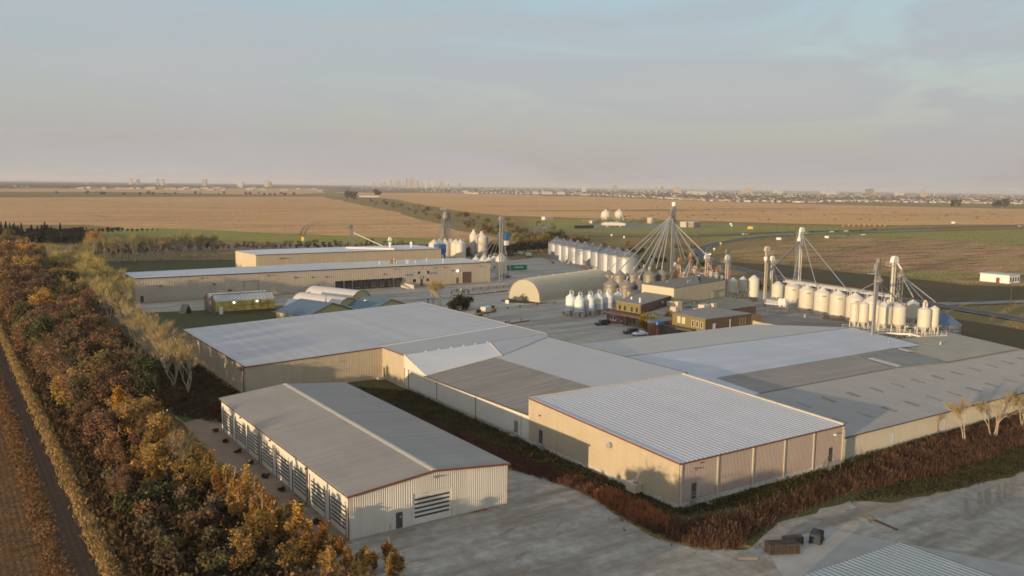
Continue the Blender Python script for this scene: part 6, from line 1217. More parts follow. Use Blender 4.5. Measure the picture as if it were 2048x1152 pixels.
def tree(kind, x, y, s, col, label, cat='tree', group=None, v=None, sz=None, z=0.0, jit=.16, trunkcol=None):
    cm, tm = proto(kind, TR.randrange(4) if v is None else v); nm = {'broad': 'broadleaf_tree', 'poplar': 'poplar_tree', 'bare': 'bare_tree', 'spruce': 'spruce_tree', 'shrub': 'shrub', 'scrub': 'open_tree'}[kind]
    t = bpy.data.objects.new(nm, None); COL.objects.link(t); t.location = (x, y, z); t.rotation_euler = (TR.uniform(-.04, .04), TR.uniform(-.04, .04), TR.uniform(0, 6.28)); q = s*TR.uniform(.92, 1.08); t.scale = (q, q, (sz or s)*TR.uniform(.92, 1.08)); tag(t, label, cat, group); t.empty_display_size = .3
    k = 1+TR.uniform(-jit, jit); c = bpy.data.objects.new('crown', cm); c.color = (col[0]*k*(1+TR.uniform(-.06, .06)), col[1]*k, col[2]*k, 1); COL.objects.link(c); c.parent = t
    b = bpy.data.objects.new('trunk', tm); COL.objects.link(b); b.parent = t
    return t
RUST, BROWN, GOLD, OLIVE, DKGREEN, RED, OCHRE, TAN = (0.25, 0.145, 0.072), (0.215, 0.142, 0.085), (0.45, 0.28, 0.08), (0.21, 0.165, 0.066), (0.115, 0.11, 0.048), (0.25, 0.14, 0.085), (0.37, 0.225, 0.075), (0.27, 0.19, 0.11)
names = {RUST: 'rust coloured', BROWN: 'dull brown', GOLD: 'golden yellow', OLIVE: 'olive green', DKGREEN: 'dark green', RED: 'reddish', OCHRE: 'ochre', TAN: 'greyish tan'}
fg = 'trees of the autumn woodland belt on the left'
def zone_word(y): return 'in the near end of the woodland belt by the low brush' if y < 135 else ('in the woodland belt beside the tilled track' if y < 215 else ('in the middle of the woodland belt' if y < 330 else 'at the far end of the woodland belt'))
ORD = ['first', 'second', 'third', 'fourth', 'fifth', 'sixth', 'seventh', 'eighth', 'ninth', 'tenth', 'eleventh', 'twelfth', 'thirteenth', 'fourteenth', 'fifteenth', 'sixteenth', 'seventeenth', 'eighteenth', 'nineteenth', 'twentieth']
def level(y):
    for lim, w in ((92, 'by the front gravel'), (103, 'by the near corner of the shed'), (118, 'by the near doors of the shed'), (133, 'by the middle doors of the shed'), (150, 'by the far doors of the shed'), (165, 'by the rear of the shed'), (182, 'by the near corner of the flat roof'), (205, 'by the middle of the flat roof'), (230, 'by the far corner of the flat roof'), (262, 'by the lawn'), (300, 'by the greenhouse'), (335, 'by the dock building'), (400, 'just beyond the dock building'), (480, 'by the tall rear building')):
        if y < lim: return w
    return 'at the far tip of the belt'
def side(x, x0, x1): t = (x-x0)/(x1-x0); return 'on track side' if t < .28 else 'mid belt' if t < .55 else 'right of centre' if t < .8 else 'on building side'
size = lambda s, a, b: 'small' if s < a else 'large' if s > b else 'middling'
pick = lambda w: TR.choices([c for c, _ in w], [x for _, x in w])[0]
# woodland belt
y = 84.0; n_b = 0
while y < 620:
    step = 4.2 if y < 135 else 5.8 if y < 330 else 8.5
    x0, x1 = 19.0, (29.5 if y < 165 else 37.0 if y < 300 else 46.0)
    x = x0+TR.uniform(0, 2)
    while x < x1:
        xx, yy = x+TR.uniform(-1.2, 1.2), y+TR.uniform(-1.8, 1.8)
        if y < 118: p_low = 1.0
        elif y < 150: p_low = .72
        else: p_low = .06
        if TR.random() < p_low:
            col = pick([((.16, .115, .07), 4), ((.15, .125, .06), 4), (DKGREEN, 1.5), ((.20, .12, .065), 1.5), ((.20, .155, .10), 2)]); bs = TR.uniform(.8, 1.45); tree('shrub', xx, yy, bs, col, '%s %s brush %s, %s' % (size(bs, 1.0, 1.25), names.get(col, {.16: 'dull brown', .15: 'greyish olive'}.get(col[0], 'reddish brown' if col[1] < .13 else 'tan')), side(xx, x0, x1), level(yy)), 'bush', 'brush at the near end of the woodland belt')
        else:
            right = (xx-x0)/(x1-x0)
            col = pick([(RUST, 4*(1-right)+1), (RED, 2.5*(1-right)+.4), (BROWN, 2.2), (OLIVE, 1.6), (DKGREEN, 1.7), (OCHRE, 1+2*right), (GOLD, 2.2*right)])
            s = TR.uniform(.7, 1.0) if y < 165 else TR.uniform(.95, 1.28) if y < 330 else TR.uniform(1.25, 1.65)
            if y < 122: s *= .7
            rd = TR.random() < .66; tree('broad' if rd else 'scrub', xx, yy, s, col, '%s %s %s tree %s, %s' % (size(s, .9, 1.15), names[col], 'full' if rd else 'open', side(xx, x0, x1), level(yy)), 'tree', fg, None, s*TR.uniform(.85, 1.2)); n_b += 1
            if TR.random() < .10: tree('bare', xx+1.5, yy+1, TR.uniform(.6, .85), (.55, .46, .33), 'bare grey tree %s, %s' % (side(xx, x0, x1), level(yy)), 'tree', 'grey leafless trees in the woodland belt')
        x += step*TR.uniform(.85, 1.25)
    y += step*TR.uniform(.9, 1.1)
v_ = at(220, 800); tree('poplar', 24.6, 156, 1.25, (0.50, 0.28, 0.04), 'small bright yellow tree standing out in the brown woodland', 'tree', None, 1, 1.35)
# golden poplar row along the lane beside the shed
row = [(41.5, 84.0), (38.8, 86.2), (36.4, 89.3), (34.9, 93.3), (33.9, 97.5), (33.2, 102), (32.7, 107), (32.3, 112), (32.0, 117), (31.7, 122), (31.5, 127), (31.3, 132), (31.0, 137), (30.8, 142), (30.4, 148), (30.2, 154), (30.1, 160), (30.2, 167)]
for i, (x, y) in enumerate(row):
    for k in range(8 if i < 6 else 5):
        s = TR.uniform(.85, 1.25)*(.62 if i < 2 else .8 if i < 4 else 1); col = pick([(GOLD, 3), (OCHRE, 2.2), ((0.30, 0.15, 0.045), 1.2)])
        tree('poplar', x+TR.uniform(-2.6, .7), y+TR.uniform(-2.4, 2.4), s*1.05, col, ('%s %s poplar of the row, opposite the %s shed door from the near end' % (size(s, .98, 1.12), {GOLD: 'golden', OCHRE: 'ochre'}.get(col, 'rusty'), ['first', 'second', 'third', 'fourth', 'fifth', 'sixth', 'seventh', 'eighth'][max(0, min(7, int((y-95.2)/7)))]) if y < 152 else '%s golden poplar at the far end of the row past the shed' % size(s, .98, 1.12)) if i > 3 else '%s %s poplar %s' % ('smaller' if s < .75 else 'short', {GOLD: 'golden', OCHRE: 'ochre'}.get(col, 'rusty'), ['at the tip of the row, out on the gravel', 'next to the tip of the row on the gravel', 'where the row meets the gravel edge', 'beside the near corner of the shed'][i]), 'tree', 'golden poplar row along the lane', None, s*TR.uniform(.58, .76))
for x, y, s in ((27.5, 119, .95), (26.8, 141, 1.05), (24.0, 133, .9), (29.2, 97.5, .9), (27, 92, .85), (30.5, 88, .75), (34.0, 85.5, .6)):
    tree('scrub', x, y, s, pick([(OCHRE, 1), ((0.26, 0.16, 0.05), 1)]), 'bushy ochre tree just left of the poplar row, %s' % level(y), 'tree', 'bushy trees left of the poplar row')
for x, y, s, sz in ((30.5, 67, 1.0, .95), (32.5, 70.5, 1.1, 1.0), (29.5, 73.5, 1.0, .92), (33.5, 75.5, .95, .86), (31.5, 79, 1.0, .85), (35.0, 79.5, .8, .72), (28.5, 77.5, .9, .85), (33.0, 83.0, .9, .76)):
    tree('scrub' if y < 76 else 'poplar', x, y, s*(1 if y < 76 else 1.3), pick([(GOLD, 1), (OCHRE, 2)]), 'ochre tree at the bottom edge of the picture, below the shed', 'tree', 'ochre trees at the bottom edge', None, sz)
for x, y in ((17, 60), (20.5, 65), (24, 62), (26.5, 67.5), (22.5, 70), (18, 70.5)): tree('broad', x, y, 1.3, pick([(OCHRE, 1), (RUST, 1), (BROWN, 1)]), 'tree of the woodland belt just below the bottom edge of the picture', 'tree', fg)
# pale bare trees beside the flat-roofed warehouse, thinning into yellow-green crowns further on
bare_spots = [(41.5, 182), (40.6, 188), (42.6, 194), (41.2, 200), (43.2, 206), (41.8, 212), (44, 218), (42.2, 225), (44.6, 232), (43, 240), (45.2, 248), (44, 256), (46, 264), (44.5, 272), (46.6, 281), (45, 290)]
for i, (x, y) in enumerate(bare_spots):
    tree('bare', x+TR.uniform(-.8, .8), y, TR.uniform(.95, 1.2), (.85, .78, .6), 'pale bare tree with white forked trunk nearest the corner of the flat roof' if i == 0 else '%s pale leafless tree along the row from the near flat roof corner' % ORD[i], 'tree', None if i == 0 else 'row of pale leafless trees', 3 if i == 0 else None)
for i in range(34):
    y = 305+i*5.3; x = 43+TR.uniform(-5, 9)+(y-305)*.05
    tree('bare', x, y, TR.uniform(1.05, 1.35), (1.0, .95, .42), 'yellow green feathery tree at the end of the woodland, left of the dock building', 'tree', 'yellow green feathery trees', TR.choice((2, 3)))
    if i % 2: tree('scrub', x-TR.uniform(2, 6), y, 1.3, (0.30, 0.20, 0.05), 'golden tree among the feathery trees at the belt end', 'tree', 'golden trees at the belt end')
# far dark spruces and the row by the road
for k in range(84):
    px_ = TR.uniform(-40, 175); v_ = at(px_, TR.uniform(472, 491)-max(0, px_-130)*.05); tree('spruce' if k % 3 == 0 else 'broad', v_.x, v_.y, TR.uniform(1.15, 1.6), (0.05, 0.046, 0.026), 'dark tree in the spruce stand beside the far stubble field', 'tree', 'stand of dark spruces on the far left', None, TR.uniform(.78, 1.05))
for k in range(14):
    px_ = 185+k*10; v_ = at(px_, 467-k*.4); tree('broad', v_.x, v_.y, TR.uniform(.5, .8)*(1-.04*k), (0.05, 0.042, 0.024), 'dark low tree in the windbreak tapering off from the spruces', 'tree', 'dark windbreak on the far left')
for px_, pb, s in ((178, 506, 1.1), (193, 503, 1.15), (205, 508, 1.0)): v_ = at(px_, pb); tree('scrub', v_.x, v_.y, s*1.9, OCHRE, 'orange leaved tree at the left end of the roadside row', 'tree', 'orange trees at the end of the roadside row')
for k in range(19):
    px_ = 188+k*13.5+TR.uniform(-3, 3); v_ = at(px_, 527-k*.75+TR.uniform(-1.5, 1.5)); tree('bare', v_.x, v_.y, TR.uniform(1.25, 1.65), (.75, .7, .42), '%s thin yellowish tree from the left in the far roadside row' % ORD[k], 'tree', 'thin trees along the far road')
for k in range(16):
    px_ = 175+k*17+TR.uniform(-5, 5); v_ = at(px_, 517-k*.9+TR.uniform(-3, 3)); tree('scrub', v_.x, v_.y, TR.uniform(.8, 1.3), pick([((0.06, 0.045, 0.025), 2), ((0.13, 0.07, 0.03), 1)]), 'dark bush between the thin roadside trees', 'bush', 'dark bushes along the far road')
for k in range(58):
    px_ = 355+k*9.4+TR.uniform(-3, 3); v_ = at(px_, 500-(px_-355)*.006+TR.uniform(-1.5, 2.5)); col = pick([((0.19, 0.14, 0.06), 3), ((0.11, 0.08, 0.045), 2), ((0.24, 0.185, 0.07), 2)]); tree('scrub', v_.x, v_.y, TR.uniform(.55, 1.0), col, 'hedgerow tree behind the tall building', 'tree', 'hedgerow behind the tall building')
for k in range(40):
    px_ = 925+k*4.4; v_ = at(px_, 519-k*.42+TR.uniform(-1, 2)); tree('scrub', v_.x, v_.y, TR.uniform(1.0, 1.3), (0.105, 0.078, 0.04), 'dark brown tree in the dense shelterbelt behind the gravel yard', 'tree', 'dense shelterbelt behind the yard')
# scrub along the railway, round the bins and the ramp
rg = 'scrub along the railway line'
for k in range(92):
    t_ = TR.random()**.7; px_ = 740+t_*420; base = 400+(px_-740)*.19; py_ = base+TR.uniform(-8, 26)*(.3+t_); v_ = at(px_, py_)
    cs = pick([((0.27, 0.23, 0.075), 4), ((0.19, 0.195, 0.06), 3), ((0.21, 0.12, 0.06), 1.4)]); ss = TR.uniform(1.5, 3.2)
    tree('shrub', v_.x, v_.y, ss, cs, '%s %s bush %s the railway, %s' % (size(ss, 2.0, 2.7), {.27: 'yellowish', .19: 'green'}.get(cs[0], 'reddish'), 'above' if py_ < base+8 else 'below', 'where it nears the horizon' if t_ < .35 else 'midway along it' if t_ < .7 else 'towards the thicket by the bins'), 'bush', rg)
for k in range(54):
    px_ = TR.uniform(1040, 1175); py_ = TR.uniform(478, 497)-(1175-px_)*.02; v_ = at(px_, py_)
    tree('shrub', v_.x, v_.y, TR.uniform(1.2, 2.2), pick([((0.26, 0.215, 0.07), 3), ((0.25, 0.13, 0.055), 1.5), ((0.13, 0.125, 0.05), 1.5)]), 'bush in the thicket behind the row of grain bins', 'bush', 'thicket behind the grain bins')
for k in range(72):
    px_ = TR.uniform(1185, 1460); py_ = TR.uniform(487, 540); py_ = max(py_, 487+(px_-1185)*.05); v_ = at(px_, py_)
    if 1395 < px_ and py_ < 530: continue
    tree('shrub', v_.x, v_.y, TR.uniform(.8, 1.7), pick([((0.29, 0.205, 0.10), 3), ((0.22, 0.155, 0.075), 2), ((0.20, 0.19, 0.07), 1.5)]), 'brownish bush on the rough ground behind the spout tower', 'bush', 'bushes behind the spout tower')
for px_, py_, s, c in ((1500, 573, 2.0, (0.15, 0.13, 0.05)), (1512, 577, 1.6, (0.16, 0.14, 0.05)), (1433, 560, 2.0, (0.16, 0.12, 0.05)), (1446, 566, 1.6, (0.12, 0.1, 0.04))): v_ = at(px_, py_); tree('shrub', v_.x, v_.y, s, c, 'bush between the elevators and the ramp', 'bush', 'bushes between elevators and ramp')
for px_, py_, s in ((1906, 415, 2.5), (1915, 415.5, 3.0), (1999, 416.5, 3.0), (2010, 416.5, 3.2), (1990, 416.5, 2.4), (695, 398, 3), (707, 401, 3), (752, 394, 3.2), (757, 394, 2.6)): v_ = at(px_, py_); tree('broad', v_.x, v_.y, s*1.1, (0.075, 0.075, 0.032), 'round green tree alone on the far field', 'tree', 'lone trees on the far fields')
# shelterbelt remnants of the far left fields
for k in range(34):
    px_ = TR.uniform(90, 600); v_ = at(px_, 390.5+TR.uniform(-3, 1)-(px_ < 200)*2); tree('shrub', v_.x, v_.y, TR.uniform(2.0, 4.5), (0.10, 0.08, 0.042), 'dark bush on the boundary of the far left fields', 'bush', 'bushes on the far field boundary')
# yard trees and office shrubs
v_ = at(866, 612); tree('bare', v_.x, v_.y, 1.0, (1.05, .80, .28), 'leaning yellowish tree with pale trunk in the yard', 'tree', None, 3, 1.0)
v_ = at(884, 617); tree('bare', v_.x, v_.y, 1.05, (.95, .85, .28), 'taller yellow green tree right of the leaning one in the yard', 'tree', None, 2, 1.0)
for px_, py_, s, c, lb in ((905, 622, 1.9, (0.045, 0.042, 0.02), 'dark evergreen bush behind the flat roof edge'), (925, 620, 2.1, (0.05, 0.048, 0.025), 'dark spreading bush in the middle of the yard'), (938, 614, 1.5, (0.07, 0.055, 0.03), 'brownish dark bush on the right of the yard thicket'), (912, 610, 1.2, (0.12, 0.085, 0.04), 'tan bush at the back of the yard thicket')): v_ = at(px_, py_); tree('shrub', v_.x, v_.y, s, c, lb, 'bush', None)
for px_, py_, s, c, lb in ((1296, 663, 1.75, (0.33, 0.24, 0.035), 'yellow shrub left of the blue entrance fascia'), (1307, 655, 1.5, (0.30, 0.22, 0.04), 'smaller yellow shrub behind the blue entrance fascia'), (1338, 658, 1.7, (0.26, 0.15, 0.045), 'orange tinged shrub right of the entrance'), (1349, 661, 1.6, (0.13, 0.12, 0.035), 'dark green shrub against the olive block')): v_ = at(px_, py_); tree('shrub', v_.x, v_.y, s, c, lb, 'bush', None, None, s*1.25)
# bare trees at the right edge
for px_, py_, s, lb in ((1932, 888, .82, 'bare forked tree in front of the low cream wall, the left one of two'), (1986, 880, .86, 'bare forked tree with yellowish twigs, right of its twin'), (1874, 870, .42, 'thin bare sapling before the low cream wall'), (2046, 860, .75, 'bare tree cut by the right edge of the picture')):
    v_ = at(px_, py_); tree('bare', v_.x, v_.y, s, (.75, .64, .42), lb, 'tree', None, 1 if '1' == '2' else None)
# weeds by the shed doors
for y_ in (151.3, 143.9, 137.1, 130.3, 123.2, 116.2, 109.3, 102.4, 95.0):
    tree('shrub', 39.3, y_, .42, (0.085, 0.065, 0.03), 'dark weed clump at the foot of the shed, between the striped doors', 'weeds', 'weed clumps along the shed doors', None, .25)

# reeds, grass and straw nobody could count
def blades(name, spots, m, col, hmin, hmax, wid, lean=.18, kind='stuff'):
    r = random.Random(name+str(len(spots))); vs = []; fs = []
    for (x, y) in spots:
        h = r.uniform(hmin, hmax); a = r.uniform(0, 6.28); u = Vector((math.cos(a), math.sin(a), 0))*wid*r.uniform(.6, 1.4)/2; t = Vector((r.gauss(0, lean)+.05, r.gauss(0, lean), 0))*h; b = Vector((x, y, 0)); o = len(vs)
        vs += [b-u*.6, b+u*.6, b+t+u+Vector((0, 0, h)), b+t-u+Vector((0, 0, h*.96))]; fs.append((o, o+1, o+2, o+3))
    o = bpy.data.objects.new(name, mk_mesh(name, vs, fs, m)); COL.objects.link(o); o.color = (*col, 1); o['kind'] = kind; return o
def inside(p, poly):
    x, y = p; c = False; j = len(poly)-1
    for i in range(len(poly)):
        xi, yi = poly[i]; xj, yj = poly[j]
        if (yi > y) != (yj > y) and x < (xj-xi)*(y-yi)/(yj-yi)+xi: c = not c
        j = i
    return c
def scatter(poly, n, r, clump=0, edge=0.0):
    xs = [p[0] for p in poly]; ys = [p[1] for p in poly]; out = []
    while len(out) < n:
        p = (r.uniform(min(xs), max(xs)), r.uniform(min(ys), max(ys)))
        if not inside(p, poly): continue
        if clump:
            k = clump if r.random() < .8 else 1
            for _ in range(k): out.append((p[0]+r.gauss(0, .35), p[1]+r.gauss(0, .35)))
        else: out.append(p)
    return out
rr = random.Random(23)
reed_front = [(78.4, 92.5), (76.3, 93), (75.2, 84), (74.0, 76.5), (75.5, 70.5), (79.5, 67.6), (86, 69.4), (92, 71.2), (99, 71.2), (107, 72), (116, 71), (128, 69.5), (145, 69.5), (190, 72), (215, 74), (215, 79), (160, 79.5), (130, 79.2), (118, 77.2), (104, 75.6), (94, 74.8), (86, 75.0), (80.0, 76.8), (78.0, 84)]
blades('reeds', scatter(reed_front, 50000, rr, 5), lf_reed, (0.115, 0.064, 0.040), .35, 1.15, .07, .26)
blades('tall_reeds', scatter(reed_front, 12000, rr, 9), lf_reed, (0.17, 0.10, 0.06), .7, 1.5, .05, .25)
reed_mid = [(66.5, 172), (70.5, 172), (74.0, 135), (76.5, 112), (78.8, 92), (76, 92), (73.2, 106), (70.5, 122), (67.0, 150)]
blades('reeds', scatter(reed_mid, 26000, rr, 7), lf_reed, (0.12, 0.062, 0.04), .4, 1.0, .08, .26)
blades('reeds', scatter([(44, 153), (41, 165), (47, 168), (56, 162), (62, 155), (62, 152.5)], 9000, rr, 7), lf_reed, (0.11, 0.045, 0.03), .5, 1.3, .1)
blades('ember_reeds', scatter([(75.8, 91), (78.4, 90), (78.6, 82), (77.6, 77), (75.6, 75), (74.6, 80)], 2600, rr, 14), lf_reed, (0.34, 0.13, 0.055), .7, 1.5, .07, .25)
fr_ = scatter(reed_front, 2600, rr); fr_ = [(x+rr.gauss(0, 1.3), y+rr.gauss(0, 1.3)) for x, y in fr_]
blades('rough_grass', [p for p in fr_ if not inside(p, reed_front) and not (p[0] > 82.3 and p[1] > 80.2)]*3, lf_reed, (0.14, 0.09, 0.05), .1, .6, .08, .4)
edge_g = scatter([(76.5, 112), (79.5, 92), (80.5, 79), (94, 76.5), (119, 78), (119, 80.5), (84.5, 79.8), (82.6, 82), (82.6, 160), (72, 172), (70, 165)], 26000, rr, 5)
blades('rough_grass', edge_g, lf_reed, (0.085, 0.072, 0.03), .12, .45, .16, .5)
blades('rough_grass', scatter([(119, 78), (215, 79.5), (215, 81.5), (120, 80.8)], 6000, rr, 5), lf_reed, (0.06, 0.06, 0.024), .2, .6, .16, .5)
blades('rough_grass', scatter([(105, 69.6), (122, 64.6), (147, 62.5), (175, 66), (215, 70), (215, 74), (190, 72), (145, 69.5), (116, 71)], 20000, rr, 5), lf_reed, (0.075, 0.066, 0.03), .08, .35, .14, .5)
blades('rough_grass', scatter([(36, 166), (43, 154), (51, 172), (51, 225), (46, 235), (38, 180)], 14000, rr, 5), lf_reed, (0.07, 0.055, 0.028), .15, .5, .2, .5)
und = scatter([(16.0, 70), (30, 70), (31, 120), (30, 165), (41, 178), (43, 300), (16.0, 330)], 60000, rr, 6)
blades('undergrowth', und, lf_reed, (0.10, 0.066, 0.033), .3, 1.4, .30, .5)
blades('dry_grass', scatter([(13.7, 70), (15.1, 70), (15.1, 420), (13.7, 420)], 26000, rr, 4), lf_reed, (0.40, 0.27, 0.11), .25, .7, .14, .3)
blades('straw', scatter([(8.5, 80), (10.3, 80), (10.4, 300), (8.6, 300)], 22000, rr, 14), lf_reed, (0.27, 0.15, 0.065), .1, .5, .16, .9)
blades('straw', scatter([(0, 80), (8.5, 80), (8.5, 240), (2, 240)], 16000, rr, 5), lf_reed, (0.21, 0.115, 0.05), .05, .22, .12, .7)

# ------------------------------------------------------------------ vehicles, signs, poles and yard clutter
def wheels(t, L, Wd, r=.33, xs=(-.3, .3)):
    for sx in xs:
        for sy in (-1, 1):
            w_ = MB().tube((sx*L, sy*(Wd/2-.2), r), (sx*L, sy*(Wd/2+.01), r), r, 14); o = part('wheel', w_, black, t, world=False)
            part('rim', MB().tube((sx*L, sy*(Wd/2+.01), r), (sx*L, sy*(Wd/2+.03), r), r*.6, 10), steel, o, world=False)
def car(label, loc, rz, m_body, L=4.6, Wd=1.82, H=1.45, suv=False, group=None):
    t = thing('parked_car' if group is None else 'car', label, 'car', loc, rz, group)
    if suv: side = [(-.5, .35), (-.5, .95), (-.47, 1.02), (-.40, H), (.12, H), (.24, 1.05), (.47, .92), (.5, .70), (.5, .35)]
    else: side = [(-.5, .35), (-.5, .80), (-.46, .95), (-.36, .98), (-.22, H), (.08, H), (.24, .98), (.46, .86), (.5, .62), (.5, .35)]
    b = MB(); n = len(side)
    for sy in (-1, 1):
        for x, z in side: b.v.append(Vector((x*L, sy*Wd/2*(1 if z < 1.0 else .80), z)))
    b.f = [tuple(range(n-1, -1, -1)), tuple(range(n, 2*n))]+[(i, (i+1) % n, n+(i+1) % n, n+i) for i in range(n)]
    bo = part('body', b, m_body, t, world=False); md = bo.modifiers.new('bevel', 'BEVEL'); md.width = .07; md.segments = 2
    ztop = H-.06
    xs_ = (-.36, -.40, .10, .21) if suv else (-.34, -.215, .075, .225)
    for sy in (-1, 1):
        part('side_window', MB().poly([(xs_[0]*L, sy*(Wd/2*.93+.02), 1.02), (xs_[3]*L*.92, sy*(Wd/2*.93+.02), 1.02), (xs_[2]*L, sy*(Wd/2*.81+.02), ztop), (xs_[1]*L, sy*(Wd/2*.81+.02), ztop)]), glass_dark, t, world=False)
    f0, f1 = ((.24, 1.07), (.125, H-.03)) if suv else ((.235, 1.0), (.085, H-.02))
    part('windscreen', MB().quad((f0[0]*L+.02, -Wd*.42, f0[1]), (f0[0]*L+.02, Wd*.42, f0[1]), (f1[0]*L+.03, Wd*.37, f1[1]), (f1[0]*L+.03, -Wd*.37, f1[1])), glass_dark, t, world=False)
    r0, r1 = ((-.465, 1.05), (-.41, H-.05)) if suv else ((-.355, 1.0), (-.225, H-.03))
    part('rear_window', MB().quad((r0[0]*L-.02, -Wd*.40, r0[1]), (r1[0]*L-.03, -Wd*.36, r1[1]), (r1[0]*L-.03, Wd*.36, r1[1]), (r0[0]*L-.02, Wd*.40, r0[1])), glass_dark, t, world=False)
    for sy in (-1, 1):
        part('headlight', MB().box(L*.5-.02, sy*Wd*.36-.16, .64, L*.5+.02, sy*Wd*.36+.16, .78), yard_white, t, world=False); part('tail_light', MB().box(-L*.5-.02, sy*Wd*.38-.14, .72, -L*.5+.02, sy*Wd*.38+.14, .9), red_paint, t, world=False)
    part('bumper', MB().box(L*.5-.05, -Wd*.45, .3, L*.5+.06, Wd*.45, .5), black, t, world=False); wheels(t, L, Wd); return t
carblack = mat('black_car_paint', (0.014, 0.014, 0.016), 0.25, 0.1, 1, spec=0.6); carwhite = mat('white_car_paint', (0.74, 0.74, 0.73), 0.3, 0.03, 1, spec=0.5); cargrey = mat('grey_car_paint', (0.2, 0.2, 0.21), 0.3, 0.05, 1, spec=0.5)
v_ = at(1205, 650); car('black sport utility car parked by the left end of the brick office', v_, R_(180-8), carblack, 4.9, 1.95, 1.75, True)
v_ = at(1262, 667); car('black car parked behind the white saloon', v_, R_(170), carblack, 4.8, 1.9, 1.65, True)
v_ = at(1280, 671); car('white saloon car parked nearest the blue entrance', v_, R_(172), carwhite, 4.8, 1.85, 1.42)
# skid loaders and the pale tank trailer between them
def loader(label, loc, rz):
    t = thing('skid_loader', label, 'loader', loc, rz)
    part('body', MB().box(-1.3, -.75, .35, .7, .75, 1.1).box(-1.35, -.7, 1.1, -.4, .7, 1.6), yellow_paint, t, world=False); part('cab', MB().box(-.4, -.6, 1.1, .65, .6, 2.1), glass_dark, t, world=False); part('cab_roof', MB().box(-.5, -.68, 2.11, .75, .68, 2.2), black, t, world=False)
    for sy in (-1, 1): part('lift_arm', MB().path([(-1.2, sy*.86, 1.65), (.5, sy*.86, 1.45), (1.5, sy*.86, .55)], .1, 5), yellow_paint, t, world=False)
    part('bucket', MB().prism([(1.4, -.95), (2.1, -.95), (2.1, .95), (1.4, .95)], .1, .6), steel_dull, t, world=False); wheels(t, 2.2, 1.8, .42, (-.32, .22)); return t
loader('yellow skid loader left of the pale tank in the yard', at(958, 632), R_(200)); loader('yellow skid loader right of the pale tank, facing away', at(985, 624), R_(40))
v_ = at(972, 626); t = thing('tank_trailer', 'squat pale box trailer between two yellow loaders', 'trailer', v_, R_(25)); part('box', MB().prism([(-1.9, -1.1), (1.9, -1.1), (1.9, 1.1), (-1.9, 1.1)], .5, 2.3), mat('pale_grey_box', (0.55, 0.53, 0.5), 0.5, 0.06, .6), t, world=False); part('chassis', MB().box(-2.0, -.9, .3, 2.6, .9, .48), trim_dark, t, world=False); wheels(t, 3.6, 2.0, .3, (-.1, .16))
for px_, py_, lb in ((968, 636, 'orange traffic cone beside the left skid loader'), (976, 632, 'orange traffic cone in front of the pale trailer'), (938, 630, 'orange traffic cone by the dark bushes'), (1018, 644, 'thin orange marker cone near the blue barrel'), (1043, 641, 'thin orange marker cone at the end of the dark edging')):
    v_ = at(px_, py_); t = thing('traffic_cone', lb, 'cone', v_); part('body', MB().lathe(v_.x, v_.y, [(.25, .05), (.2, .4), (.1, .9), (.05, 1.1)], 8), mat('cone_orange', (0.62, 0.16, 0.05), 0.6, 0.1, 2), t); part('base', MB().box(v_.x-.3, v_.y-.3, 0, v_.x+.3, v_.y+.3, .05), black, t)
v_ = at(1012, 650); t = thing('barrel', 'blue barrel at the corner of the dark edging in the yard', 'barrel', v_); part('drum', MB().lathe(v_.x, v_.y, [(.4, 0), (.43, .3), (.4, .35), (.43, .7), (.4, 1.1)], 14), mat('barrel_blue', (0.03, 0.11, 0.36), 0.45, 0.05, 1), t); part('lid', MB().lathe(v_.x, v_.y, [(.36, 1.1), (.36, 1.16)], 14), black, t)
t = thing('timber_edging', 'long dark timber edging across the gravel behind the flat roof', 'edging', at(1030, 647)); a, b, c_ = at(995, 645), at(1012, 650), at(1058, 642)
part('beam', beam(MB(), a+Vector((0, 0, .15)), b+Vector((0, 0, .15)), .4, .3), wood, t); part('beam', beam(MB(), b+Vector((0, 0, .15)), c_+Vector((0, 0, .15)), .4, .3), wood, t)
# rail fences: posts and rails are parts
def rail_fence(label, pts, m_, ph=1.2, gap=3.5, rails=(.55, 1.05)):
    P = [at(*p) for p in pts]; t = thing('rail_fence', label, 'fence', P[0])
    for a, b in zip(P, P[1:]):
        n = max(1, int((b-a).length/gap))
        for k in range(n+1): q = a.lerp(b, k/n); part('post', MB().box(q.x-.12, q.y-.12, 0, q.x+.12, q.y+.12, ph), m_, t)
        for h in rails: part('rail', beam(MB(), a+Vector((0, 0, h)), b+Vector((0, 0, h)), .1, .16), m_, t)
    return t
rail_fence('weathered rail fence beside the loading track, left of the quonset hut', [(946, 581), (1022, 575)], wood, 1.3); rail_fence('pale posts and rail along the near side of the old track', [(963, 588), (1018, 584)], mat('pale_post', (0.34, 0.27, 0.17), 0.8, 0.2, 1), 1.2, 5.5, (.9,)); rail_fence('short dark rail corner around the standpipe in the yard', [(903, 588), (914, 584), (936, 583), (938, 588)], trim_brown, 1.2, 4, (1.0,))
rail_fence('low cable fence running from the loaders past the quonset hut', [(990, 621), (1040, 615), (1075, 611), (1110, 608)], wood, .9, 5, (.6,))
strip('old_rail_track', [(905, 591), (960, 588), (1020, 581)], 2.4, .05, g_floor)
v_ = at(922, 586); t = thing('standpipe', 'pale standpipe with a box in the rail corner', 'standpipe', v_); part('pipe', MB().lathe(v_.x, v_.y, [(.4, 0), (.4, 1.6), (.2, 1.8)], 10), trim_cream, t); part('box', MB().box(v_.x+.6, v_.y-.4, 0, v_.x+1.8, v_.y+.4, 1.5), steel_dull, t)
v_ = at(856, 611); t = thing('bollard', 'dark post beside the leaning yellow tree', 'post', v_); part('shaft', MB().lathe(v_.x, v_.y, [(.18, 0), (.18, 2.6), (.1, 2.7)], 8), door_dark, t)
